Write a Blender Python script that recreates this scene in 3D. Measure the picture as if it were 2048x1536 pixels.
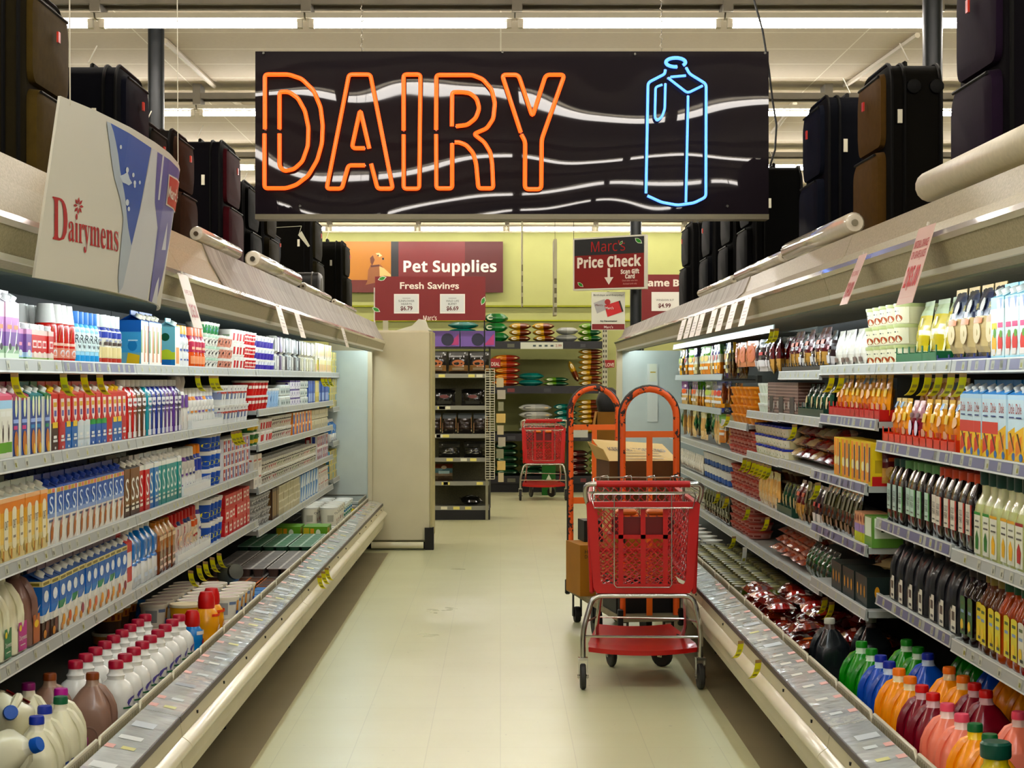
import bpy, math, random
from mathutils import Vector, Matrix, Euler
random.seed(7)
R = random.Random(11)
for o in list(bpy.data.objects):
    bpy.data.objects.remove(o)
SC = bpy.context.scene
COL = SC.collection
PI = math.pi

# ------------------------------------------------------------------ camera, world, exposure
F, VX, VY, H = 3650.0, 1000.0, 760.0, 1.535      # focal length and horizon in pixels of the 2048x1536 frame; eye height
cd = bpy.data.cameras.new('camera')
cd.sensor_width = 36.0
cd.lens = 36.0 * F / 2048.0
cd.shift_x = (1024 - VX) / 2048.0
cd.shift_y = -(768 - VY) / 2048.0
cd.clip_end = 100
cam = bpy.data.objects.new('camera', cd)
COL.objects.link(cam)
cam.location = (0, 0, H)
cam.rotation_euler = (PI / 2, 0, 0)
SC.camera = cam
wd = bpy.data.worlds.new('store_light')
SC.world = wd
wd.use_nodes = True
wd.node_tree.nodes['Background'].inputs[0].default_value = (1.0, 0.94, 0.82, 1)
wd.node_tree.nodes['Background'].inputs[1].default_value = 0.10
vs = SC.view_settings
vs.view_transform = 'Standard'
vs.look = 'None'
vs.exposure = 0.18
vs.gamma = 1.0
vs.use_curve_mapping = False
SC.cycles.use_denoising = True
SC.cycles.max_bounces = 6
SC.cycles.diffuse_bounces = 3
SC.cycles.glossy_bounces = 3
SC.cycles.transmission_bounces = 4
SC.cycles.transparent_max_bounces = 6
SC.cycles.sample_clamp_indirect = 6.0
TUBE = 60.0        # emission of the ceiling tubes
CASE_TUBE = 25.0    # emission of the tubes under the case canopies


def Yx(x, X):
    """distance at which the plane X shows at picture column x"""
    return X * F / (x - VX)


def P(x, y, Y):
    return ((x - VX) * Y / F, Y, H - (y - VY) * Y / F)


# ------------------------------------------------------------------ materials
def lin(h):
    if not isinstance(h, str):
        return tuple(h)
    h = h.lstrip('#')
    c = [int(h[i:i + 2], 16) / 255 for i in (0, 2, 4)]
    c = [x / 12.92 if x <= 0.04045 else ((x + 0.055) / 1.055) ** 2.4 for x in c]
    g = 0.3 * c[0] + 0.6 * c[1] + 0.1 * c[2]
    k = (g / 0.62) ** 0.27 if 0 < g < 0.62 else 1.0            # printed inks are a little deeper and purer than they photograph
    return tuple(min(1.0, max(0.0015, (g + (x - g) * 1.28) * k)) for x in c)


_M = {}


def M(c, rough=0.5, metal=0.0, emit=0.0, coat=0.0, noise=0.0, scale=8.0, trans=0.0, spec=0.35, sss=0.0):
    key = (c, rough, metal, emit, coat, noise, scale, trans, spec, sss)
    if key in _M:
        return _M[key]
    m = bpy.data.materials.new('paint')
    m.use_nodes = True
    nt = m.node_tree
    b = nt.nodes['Principled BSDF']
    rgb = lin(c)
    b.inputs['Base Color'].default_value = (*rgb, 1)
    b.inputs['Roughness'].default_value = rough
    b.inputs['Metallic'].default_value = metal
    b.inputs['Specular IOR Level'].default_value = spec
    if coat:
        b.inputs['Coat Weight'].default_value = coat
        b.inputs['Coat Roughness'].default_value = 0.08
    if trans:
        b.inputs['Transmission Weight'].default_value = trans
        b.inputs['IOR'].default_value = 1.2
    if sss:
        b.inputs['Subsurface Weight'].default_value = sss
        b.inputs['Subsurface Radius'].default_value = (0.03, 0.03, 0.03)
    if emit:
        b.inputs['Emission Color'].default_value = (*rgb, 1)
        b.inputs['Emission Strength'].default_value = emit
    if noise:
        tc = nt.nodes.new('ShaderNodeTexCoord')
        n = nt.nodes.new('ShaderNodeTexNoise')
        n.inputs['Scale'].default_value = scale
        n.inputs['Detail'].default_value = 5
        r = nt.nodes.new('ShaderNodeMapRange')
        r.inputs['From Min'].default_value = 0.3
        r.inputs['From Max'].default_value = 0.7
        r.inputs['To Min'].default_value = 1 - noise
        r.inputs['To Max'].default_value = 1 + noise
        x = nt.nodes.new('ShaderNodeMix')
        x.data_type = 'RGBA'
        x.blend_type = 'MULTIPLY'
        x.inputs[0].default_value = 1
        x.inputs[6].default_value = (*rgb, 1)
        nt.links.new(tc.outputs['Object'], n.inputs['Vector'])
        nt.links.new(n.outputs['Fac'], r.inputs['Value'])
        nt.links.new(r.outputs['Result'], x.inputs[7])
        nt.links.new(x.outputs[2], b.inputs['Base Color'])
    _M[key] = m
    return m


def C(h):
    """printed card or plastic"""
    return M(h, 0.42)


def node_mat(name, build):
    m = bpy.data.materials.new(name)
    m.use_nodes = True
    nt = m.node_tree

    def N(t, **kw):
        n = nt.nodes.new('ShaderNode' + t)
        for k, v in kw.items():
            if k in n.inputs:
                n.inputs[k].default_value = v
            else:
                setattr(n, k, v)
        return n
    build(N, lambda a, b: nt.links.new(a, b), nt.nodes['Principled BSDF'])
    return m


def mth(N, L, op, a, b=None):
    n = N('Math', operation=op)
    for i, q in enumerate((a, b)):
        if q is None:
            continue
        if isinstance(q, (int, float)):
            n.inputs[i].default_value = q
        else:
            L(q, n.inputs[i])
    return n.outputs[0]


# ------------------------------------------------------------------ mesh building
class MB:
    def __init__(s):
        s.v, s.f, s.mi, s.sm, s.mats, s.T = [], [], [], [], [], None

    def add(s, vs, fs, mat, sm=False):
        b = len(s.v)
        if s.T is not None:
            vs = [tuple(s.T @ Vector(p)) for p in vs]
        s.v += [tuple(p) for p in vs]
        if mat not in s.mats:
            s.mats.append(mat)
        k = s.mats.index(mat)
        for f in fs:
            s.f.append([i + b for i in f])
            s.mi.append(k)
            s.sm.append(sm)
        return s

    def box(s, x0, y0, z0, x1, y1, z1, mat, c=0.0):
        if c <= 0:
            return s.add([(x, y, z) for z in (z0, z1) for y in (y0, y1) for x in (x0, x1)],
                         [(0, 2, 3, 1), (4, 5, 7, 6), (0, 1, 5, 4), (2, 6, 7, 3), (0, 4, 6, 2), (1, 3, 7, 5)], mat)
        cx, cy, w, d = (x0 + x1) / 2, (y0 + y1) / 2, abs(x1 - x0), abs(y1 - y0)
        zs = ((z0, c), (z0 + c, 0), (z1 - c, 0), (z1, c))
        return s.loft([rr(w - 2 * i, d - 2 * i, max(c * 0.9, 1e-4), z, cx, cy, 2) for z, i in zs], mat, sm=True)

    def loft(s, rings, mat, cap=(1, 1), sm=True, mats=None, closed=False):
        n = len(rings[0])
        flat = [p for r in rings for p in r]
        b = len(s.v)
        s.add(flat, [], mat)
        m = len(rings)
        for i in range(m if closed else m - 1):
            mt = mats[i] if mats else mat
            if mt not in s.mats:
                s.mats.append(mt)
            k = s.mats.index(mt)
            i2 = (i + 1) % m
            for j in range(n):
                j2 = (j + 1) % n
                s.f.append([b + i * n + j, b + i * n + j2, b + i2 * n + j2, b + i2 * n + j])
                s.mi.append(k)
                s.sm.append(sm)
        if not closed:
            for e, (on, row) in enumerate(zip(cap, (0, m - 1))):
                if on:
                    mt = (mats[0] if e == 0 else mats[-1]) if mats else mat
                    if mt not in s.mats:
                        s.mats.append(mt)
                    idx = [b + row * n + j for j in range(n)]
                    s.f.append(idx[::-1] if e == 0 else idx)
                    s.mi.append(s.mats.index(mt))
                    s.sm.append(False)
        return s

    def lathe(s, prof, mat, n=16, c=(0, 0, 0), mats=None, axis='z', sm=True):
        rings = []
        for r, z in prof:
            r = max(r, 1e-4)
            ring = []
            for j in range(n):
                a = 2 * PI * (j + 0.5) / n
                x, y = r * math.cos(a), r * math.sin(a)
                q = (x, y, z) if axis == 'z' else ((x, z, y) if axis == 'y' else (z, x, y))
                ring.append((q[0] + c[0], q[1] + c[1], q[2] + c[2]))
            rings.append(ring)
        return s.loft(rings, mat, sm=sm, mats=mats)

    def tube(s, pts, r, mat, n=8, closed=False):
        pts = [Vector(p) for p in pts]
        m = len(pts)
        rings, nrm = [], None
        for i, p in enumerate(pts):
            a = pts[(i - 1) % m] if (closed or i > 0) else p
            b = pts[(i + 1) % m] if (closed or i < m - 1) else p
            t = (b - a)
            t = t.normalized() if t.length > 1e-9 else Vector((0, 0, 1))
            if nrm is None:
                nrm = t.orthogonal().normalized()
            nrm = (nrm - t * nrm.dot(t))
            nrm = nrm.normalized() if nrm.length > 1e-6 else t.orthogonal().normalized()
            bi = t.cross(nrm)
            rad = r[i] if isinstance(r, (list, tuple)) else r
            rings.append([tuple(p + (nrm * math.cos(2 * PI * j / n) + bi * math.sin(2 * PI * j / n)) * rad) for j in range(n)])
        return s.loft(rings, mat, closed=closed)

    def prism(s, prof, y0, y1, mat, sm=False, f=None):
        """a cross section of (x, z) pairs drawn out along y"""
        f = f or (lambda x, y, z: (x, y, z))
        return s.loft([[f(x, y, z) for x, z in prof] for y in (y0, y1)], mat, sm=sm)

    def poly(s, pts, mat):
        return s.add(pts, [tuple(range(len(pts)))], mat)

    def text(s, txt, mat, f, h=1.0, w=None, cx=0.0, cy=0.0, bold=0.0, align='c'):
        """lettering, h = cap height, squeezed into width w when given; f maps (u, v) to a point"""
        vs, fs, x0, x1 = glyphs(txt, bold)
        k = h / 0.70
        kx = k if w is None else w / max(x1 - x0, 1e-6)
        mid = (x0 + x1) / 2 if align == 'c' else x0
        return s.add([f((x - mid) * kx + cx, y * k + cy - h / 2) for x, y in vs], fs, mat)

    def mesh(s, name, sharp=40):
        me = bpy.data.meshes.new(name)
        me.from_pydata(s.v, [], s.f)
        for m in s.mats:
            me.materials.append(m)
        me.polygons.foreach_set('material_index', s.mi)
        me.polygons.foreach_set('use_smooth', s.sm)
        me.update()
        if any(s.sm):
            me.set_sharp_from_angle(angle=math.radians(sharp))
        return me


_G = {}


def glyphs(txt, bold=0.0):
    key = (txt, bold)
    if key not in _G:
        c = bpy.data.curves.new('lettering', 'FONT')
        c.body, c.size, c.offset, c.resolution_u = txt, 1.0, bold, 3
        o = bpy.data.objects.new('lettering', c)
        COL.objects.link(o)
        bpy.context.view_layer.update()
        me = bpy.data.meshes.new_from_object(o.evaluated_get(bpy.context.evaluated_depsgraph_get()))
        vs = [(v.co.x, v.co.y) for v in me.vertices]
        fs = [tuple(p.vertices) for p in me.polygons]
        bpy.data.objects.remove(o)
        bpy.data.curves.remove(c)
        bpy.data.meshes.remove(me)
        _G[key] = (vs, fs, min(v[0] for v in vs), max(v[0] for v in vs))
    return _G[key]


def rr(w, d, r, z, cx=0.0, cy=0.0, n=3, plane='xy'):
    """a ring: rounded rectangle"""
    r = min(r, w / 2 - 1e-5, d / 2 - 1e-5)
    pts = []
    for sx, sy, a0 in ((1, 1, 0), (-1, 1, 90), (-1, -1, 180), (1, -1, 270)):
        for i in range(n + 1):
            a = math.radians(a0 + 90 * i / n)
            pts.append((cx + sx * (w / 2 - r) + r * math.cos(a), cy + sy * (d / 2 - r) + r * math.sin(a)))
    if plane == 'xy':
        return [(x, y, z) for x, y in pts]
    if plane == 'xz':
        return [(x, z, y) for x, y in pts]
    return [(z, x, y) for x, y in pts]


# ------------------------------------------------------------------ objects
def meta(o, label=None, cat=None, group=None, kind=None):
    for k, v in (('label', label), ('category', cat), ('group', group), ('kind', kind)):
        if v:
            o[k] = v
    return o


def thing(name, label, cat, loc=(0, 0, 0), group=None, rz=0.0, kind=None):
    o = bpy.data.objects.new(name, None)
    o.empty_display_size = 0.05
    COL.objects.link(o)
    o.location = loc
    o.rotation_euler = (0, 0, rz)
    return meta(o, label, cat, group, kind)


def part(name, mb, parent=None, local=False, label=None):
    """a mesh object; built in world coordinates unless local"""
    o = bpy.data.objects.new(name, mb.mesh(name) if isinstance(mb, MB) else mb)
    COL.objects.link(o)
    if parent is not None:
        o.parent = parent
        if not local:
            off, q = Vector((0, 0, 0)), parent
            while q is not None:
                off += q.location
                q = q.parent
            o.location = -off
    if label:
        o['label'] = label
    return o


def solo(name, mb, label, cat, group=None, kind=None):
    return meta(part(name, mb), label, cat, group, kind)


def struct(name, mb):
    o = part(name, mb)
    o['kind'] = 'structure'
    return o


class Kind:
    """a kind of goods: the mesh of the thing itself and the meshes of its parts (name, mesh, [(sub name, mesh)])"""

    def __init__(s, name, cat, body, parts=(), w=0.1, d=0.1, h=0.2):
        s.name, s.cat, s.w, s.d, s.h = name, cat, w, d, h
        s.mesh = body.mesh(name)
        s.parts = [(q[0], q[1].mesh(q[0]), [(a, b.mesh(a)) for a, b in (q[2] if len(q) > 2 else ())]) for q in parts]
        s.proto = bpy.data.objects.new(name, s.mesh)


def put(k, loc, rot, label, group=None, sc=(1, 1, 1)):
    o = k.proto.copy()
    o.location = loc
    o.rotation_euler = rot if not isinstance(rot, (int, float)) else (0, 0, rot)
    o.scale = sc
    COL.objects.link(o)
    for nm, me, subs in k.parts:
        c = bpy.data.objects.new(nm, me)
        c.parent = o
        COL.objects.link(c)
        for a, b in subs:
            g = bpy.data.objects.new(a, b)
            g.parent = c
            COL.objects.link(g)
    return meta(o, label, k.cat, group)


def nth(i):
    return '%d%s' % (i, 'th' if 10 <= i % 100 <= 20 else {1: 'st', 2: 'nd', 3: 'rd'}.get(i % 10, 'th'))

# ------------------------------------------------------------------ the room
def floor_mat(c1, c2, dirt):
    def b(N, L, B):
        tc = N('TexCoord')
        sp = N('SeparateXYZ')
        L(tc.outputs['Object'], sp.inputs[0])
        lines = []
        for ax in (0, 1):
            fr = mth(N, L, 'FRACT', mth(N, L, 'DIVIDE', sp.outputs[ax], 0.305))
            lines.append(mth(N, L, 'LESS_THAN', fr, 0.012))
        ln = mth(N, L, 'MAXIMUM', lines[0], lines[1])
        n = N('TexNoise', Scale=1.6, Detail=6.0)
        L(tc.outputs['Object'], n.inputs['Vector'])
        n2 = N('TexNoise', Scale=26.0, Detail=3.0)
        L(tc.outputs['Object'], n2.inputs['Vector'])
        wn = N('TexWhiteNoise')
        fl = N('VectorMath', operation='SNAP')
        fl.inputs[1].default_value = (0.305, 0.305, 0.305)
        L(tc.outputs['Object'], fl.inputs[0])
        L(fl.outputs[0], wn.inputs['Vector'])
        mix = N('Mix', data_type='RGBA')
        mix.inputs[6].default_value = (*lin(c1), 1)
        mix.inputs[7].default_value = (*lin(c2), 1)
        v = mth(N, L, 'MULTIPLY_ADD', n.outputs['Fac'], 0.5)
        L(mth(N, L, 'MULTIPLY', wn.outputs['Value'], 0.16), v.node.inputs[2])
        L(v, mix.inputs[0])
        spk = mth(N, L, 'GREATER_THAN', n2.outputs['Fac'], 0.735)
        d = mth(N, L, 'MULTIPLY', mth(N, L, 'MAXIMUM', mth(N, L, 'MULTIPLY', ln, 0.34), mth(N, L, 'MULTIPLY', spk, 0.8)), dirt)
        mx = N('Mix', data_type='RGBA')
        mx.inputs[7].default_value = (0.05, 0.042, 0.03, 1)
        L(d, mx.inputs[0])
        L(mix.outputs[2], mx.inputs[6])
        L(mx.outputs[2], B.inputs['Base Color'])
        rg = N('MapRange')
        rg.inputs['To Min'].default_value = 0.24
        rg.inputs['To Max'].default_value = 0.36
        L(n.outputs['Fac'], rg.inputs['Value'])
        L(rg.outputs['Result'], B.inputs['Roughness'])
    return node_mat('floor_tile', b)


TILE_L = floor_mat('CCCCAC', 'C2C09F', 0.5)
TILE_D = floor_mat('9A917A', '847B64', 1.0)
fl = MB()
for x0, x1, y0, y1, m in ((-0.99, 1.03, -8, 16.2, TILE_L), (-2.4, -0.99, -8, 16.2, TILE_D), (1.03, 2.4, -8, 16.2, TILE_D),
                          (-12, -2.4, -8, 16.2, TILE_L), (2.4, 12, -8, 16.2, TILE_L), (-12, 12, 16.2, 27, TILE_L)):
    fl.add([(x0, y0, 0), (x1, y0, 0), (x1, y1, 0), (x0, y1, 0)], [(0, 1, 2, 3)], m)
struct('floor', fl)


def ceil_build(N, L, B):
    tc = N('TexCoord')
    sp = N('SeparateXYZ')
    L(tc.outputs['Object'], sp.inputs[0])
    fy = mth(N, L, 'FRACT', mth(N, L, 'DIVIDE', sp.outputs[1], 0.61))
    fx = mth(N, L, 'FRACT', mth(N, L, 'DIVIDE', sp.outputs[0], 2.44))
    ln = mth(N, L, 'MAXIMUM', mth(N, L, 'LESS_THAN', fy, 0.03), mth(N, L, 'LESS_THAN', fx, 0.004))
    n = N('TexNoise', Scale=30.0, Detail=4.0)
    L(tc.outputs['Object'], n.inputs['Vector'])
    mix = N('Mix', data_type='RGBA')
    mix.inputs[6].default_value = (*lin('C9BEAC'), 1)
    mix.inputs[7].default_value = (*lin('D3C9B8'), 1)
    L(n.outputs['Fac'], mix.inputs[0])
    m2 = N('Mix', data_type='RGBA')
    m2.inputs[7].default_value = (*lin('F2EDE0'), 1)
    L(ln, m2.inputs[0])
    L(mix.outputs[2], m2.inputs[6])
    L(m2.outputs[2], B.inputs['Base Color'])
    B.inputs['Roughness'].default_value = 0.85


CEIL = node_mat('ceiling_panel', ceil_build)
ZC = 3.86
struct('ceiling', MB().box(-12, -8, ZC, 12, 27, ZC + 0.1, CEIL))
YEL = M((0.35, 0.36, 0.125), 0.75, noise=0.04, scale=3)
wl = MB().box(-12, 26.3, 0, 12, 26.5, 2.66, YEL).box(-12, 26.33, 2.66, 12, 26.5, ZC, YEL)
struct('wall_back', wl)
struct('trim_1', MB().box(-12, 26.27, 3.66, 12, 26.33, ZC, M('C9C2AE', 0.8)))
struct('wall_left', MB().box(-12.2, -8, 0, -12, 26.5, ZC, M('B5B08E', 0.8)))
struct('wall_right', MB().box(12, -8, 0, 12.2, 26.5, ZC, M('B5B08E', 0.8)))

# suspended steel channels over the lamp rows, and the lamps
STEEL = M('8D877A', 0.5, noise=0.08)
WHITE_MET = M('CFC9BA', 0.45)
LAMP = M('FFF8F2', 0.4, emit=TUBE)
ROWS = [10.82, 14.42, 18.15, 21.8, 25.5]
BACK_ROWS = [7.2, 3.6, 0.0, -3.6, -7.0]
for i, y in enumerate(ROWS):
    mb = MB()
    mb.box(-9, y - 0.1, 3.745, 9, y - 0.06, 3.79, STEEL).box(-9, y + 0.06, 3.745, 9, y + 0.10, 3.79, STEEL)
    for k in range(-7, 8):
        mb.box(k * 1.24 - 0.03 + 0.1, y - 0.11, 3.70, k * 1.24 + 0.03 + 0.1, y + 0.11, ZC, STEEL)
    struct('trim_%d' % (i + 2), mb)


def lamp_kind():
    body = MB().prism([(-0.06, 3.705), (-0.045, 3.665), (0.045, 3.665), (0.06, 3.705)], -0.6, 0.6, WHITE_MET)
    body = MB()
    body.loft([[(x, y, z - 3.64) for y, z in ((-0.07, 3.70), (-0.05, 3.672), (0.05, 3.672), (0.07, 3.70))] for x in (-0.615, 0.615)], WHITE_MET, sm=False)
    t = MB().tube([(-0.57, 0, 0), (0.57, 0, 0)], 0.019, LAMP, 10)
    sk = [MB().box(a, -0.022, -0.02, b, 0.022, 0.034, WHITE_MET) for a, b in ((-0.60, -0.57), (0.57, 0.60))]
    return Kind('fluorescent_lamp', 'ceiling light', body, [('lamp_tube', t), ('lamp_socket', sk[0]), ('lamp_socket', sk[1])])


lk = lamp_kind()
ordw = ['first', 'second', 'third', 'fourth', 'fifth']
for i, y in enumerate(ROWS):
    for j, k in enumerate(range(-5, 6)):
        put(lk, (0.708 + k * 1.24, y, 3.64), 0, 'bare white fluorescent ceiling lamp, %s along the %s lamp row beyond the camera' % (nth(j + 1), ordw[i]), 'ceiling fluorescent lamps')
for i, y in enumerate(BACK_ROWS):
    for j, k in enumerate(range(-4, 4)):
        put(lk, (0.708 + k * 1.24, y, 3.64), 0, 'bare white fluorescent ceiling lamp reflected in the sign, %s in its row, row %d behind' % (nth(j + 1), i + 1), 'ceiling fluorescent lamps')
# diagonal ceiling braces
for lab, a, b in (('above the navy suitcase', (330, 76, 12.4), (428, 182, 14.3)), ('above the olive suitcase on the deli case', (1835, 58, 12.2), (1690, 185, 14.3)),
                  ('beside the neon sign', (455, 228, 14.9), (508, 262, 15.8)), ('above the black suitcases beside the sign', (1590, 252, 15.2), (1545, 305, 17))):
    pa, pb = P(*a), P(*b)
    solo('ceiling_brace', MB().tube([(pa[0], pa[1], ZC - 0.02), (pb[0], pb[1], ZC - 0.02)], 0.02, M('BDB5A2', 0.6), 6), 'pale diagonal steel brace under the ceiling ' + lab, 'brace', 'ceiling braces')
DKCOL = M('1B2328', 0.35, noise=0.1)
for x, y, lab in ((-2.28, 12.1, 'dark round steel column rising behind the navy suitcase on the dairy case'), (2.37, 10.0, 'dark round steel column between the olive and purple suitcases'),
                  (1.265, 17.0, 'black round column that carries the price check sign')):
    solo('support_column', MB().lathe([(0.054, 0), (0.054, ZC)], DKCOL, 20, (x, y, 0)), lab, 'column')

# ------------------------------------------------------------------ refrigerated cases
def speck(c, c2, sc=160):
    def b(N, L, B):
        tc = N('TexCoord')
        n = N('TexNoise', Scale=float(sc), Detail=2.0)
        L(tc.outputs['Object'], n.inputs['Vector'])
        r = N('MapRange')
        r.inputs['From Min'].default_value = 0.4
        r.inputs['From Max'].default_value = 0.62
        L(n.outputs['Fac'], r.inputs['Value'])
        mix = N('Mix', data_type='RGBA')
        mix.inputs[6].default_value = (*lin(c), 1)
        mix.inputs[7].default_value = (*lin(c2), 1)
        L(r.outputs['Result'], mix.inputs[0])
        L(mix.outputs[2], B.inputs['Base Color'])
        B.inputs['Roughness'].default_value = 0.45
    return node_mat('speckled_panel', b)


def streak(c, c2):
    def b(N, L, B):
        tc = N('TexCoord')
        mp = N('Mapping')
        mp.inputs['Scale'].default_value = (1, 22, 1.5)
        L(tc.outputs['Object'], mp.inputs[0])
        n = N('TexNoise', Scale=1.2, Detail=5.0)
        L(mp.outputs[0], n.inputs['Vector'])
        mix = N('Mix', data_type='RGBA')
        mix.inputs[6].default_value = (*lin(c), 1)
        mix.inputs[7].default_value = (*lin(c2), 1)
        r = N('MapRange')
        r.inputs['From Min'].default_value = 0.42
        r.inputs['From Max'].default_value = 0.6
        L(n.outputs['Fac'], r.inputs['Value'])
        L(r.outputs['Result'], mix.inputs[0])
        L(mix.outputs[2], B.inputs['Base Color'])
        B.inputs['Roughness'].default_value = 0.55
        B.inputs['Specular IOR Level'].default_value = 0.15
    return node_mat('plastic_film', b)


def strip_build(N, L, B):
    tc = N('TexCoord')
    sn = N('VectorMath', operation='SNAP')
    sn.inputs[1].default_value = (9.0, 0.135, 9.0)
    L(tc.outputs['Object'], sn.inputs[0])
    wn = N('TexWhiteNoise')
    L(sn.outputs[0], wn.inputs['Vector'])
    nz = N('TexNoise', Scale=45.0, Detail=3.0)
    L(tc.outputs['Object'], nz.inputs['Vector'])
    v = N('Math', operation='MULTIPLY_ADD')
    v.inputs[1].default_value = 0.85
    L(wn.outputs['Value'], v.inputs[0])
    L(mth(N, L, 'MULTIPLY', nz.outputs['Fac'], 0.15), v.inputs[2])
    cr = N('ValToRGB')
    e = cr.color_ramp
    e.interpolation = 'CONSTANT'
    e.elements[0].color = (*lin('C6C7C3'), 1)
    e.elements[1].position = 0.4
    e.elements[1].color = (*lin('D8D8D3'), 1)
    for p, c in ((0.62, 'BCBEBE'), (0.8, 'E0D8D0'), (0.88, 'CFD1D1')):
        q = e.elements.new(p)
        q.color = (*lin(c), 1)
    L(v.outputs[0], cr.inputs[0])
    L(cr.outputs[0], B.inputs['Base Color'])
    B.inputs['Roughness'].default_value = 0.12
    B.inputs["Coat Weight"].default_value = 0.6
    n = N('TexNoise', Scale=14.0, Detail=2.0)
    L(tc.outputs['Object'], n.inputs['Vector'])
    bp = N('Bump', Strength=0.25, Distance=0.02)
    L(n.outputs['Fac'], bp.inputs['Height'])
    L(bp.outputs[0], B.inputs['Normal'])


STRIP = node_mat('price_strip_sleeves', strip_build)
CREAM = M('C8C1A9', 0.45, noise=0.05, scale=3)
CREAM2 = M('D4CDB4', 0.32, noise=0.05, scale=3, coat=0.3)
CANOPY = speck('A19A80', 'B2AB92')
CAN_UP = streak('8E877C', 'A8A197')
CASE_IN = M('8E9A94', 0.5)
CASE_BACK = M('2C302F', 0.6)  # back panel grey darkened to stand for the shade behind the goods
RAIL_W = M('A9ABA6', 0.4)
RAIL_E = M('D3D4D0', 0.35)
RAIL_B = M('6E6F8C', 0.4)
TAGC = M('B9B9A8', 0.5)
DARK = M('17150F', 0.6)
PURP = M('4A3A40', 0.4)
CASE_LAMP = M('F4FAFF', 0.4, emit=CASE_TUBE)
FENCE = M('B4AE98', 0.35)
XS = 1.45


def shelf(par, s, ya, yb, z, X=XS, blue=False, tags=True):
    ya, yb = ya + 0.004, yb - 0.004
    o = part('shelf', MB().box(s * X, ya, z - 0.034, s * 2.05, yb, z - 0.010, M('A9ABA6', 0.45)), par)
    mb = MB()
    pr = [(s * X, z - 0.046), (s * (X - 0.012), z - 0.042), (s * (X - 0.006), z), (s * (X + 0.004), z), (s * (X + 0.004), z - 0.046)]
    mb.prism(pr, ya, yb, RAIL_W)
    e = 0.0012
    xf = lambda t: s * (X - 0.012 + 0.006 * t - e)                    # t = 0 at the rail's lower edge, 1 at its top
    zf = lambda t: z - 0.042 + 0.042 * t
    q = lambda a, b, t0, t1, m: mb.poly([(xf(t0), a, zf(t0)), (xf(t0), b, zf(t0)), (xf(t1), b, zf(t1)), (xf(t1), a, zf(t1))], m)
    q(ya, yb, 0.0, 0.12, RAIL_E)
    q(ya, yb, 0.90, 1.0, RAIL_E)
    if blue:
        y = ya + 0.02
        while y < yb - 0.1:
            w = R.uniform(0.12, 0.26)
            q(y, min(y + w, yb - 0.02), 0.15, 0.87, RAIL_B)
            y += w + R.choice((0.03, 0.045))
    if tags:
        y = ya + R.uniform(0.03, 0.12)
        while y < yb - 0.06:
            q(y, y + 0.035, 0.2, 0.82, TAGC)
            q(y + 0.008, y + 0.026, 0.3, 0.6, C('B0AC50') if R.random() < 0.4 else C('8E8E80'))
            y += R.uniform(0.09, 0.22)
    part('price_rail', mb, o)
    return o


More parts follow.
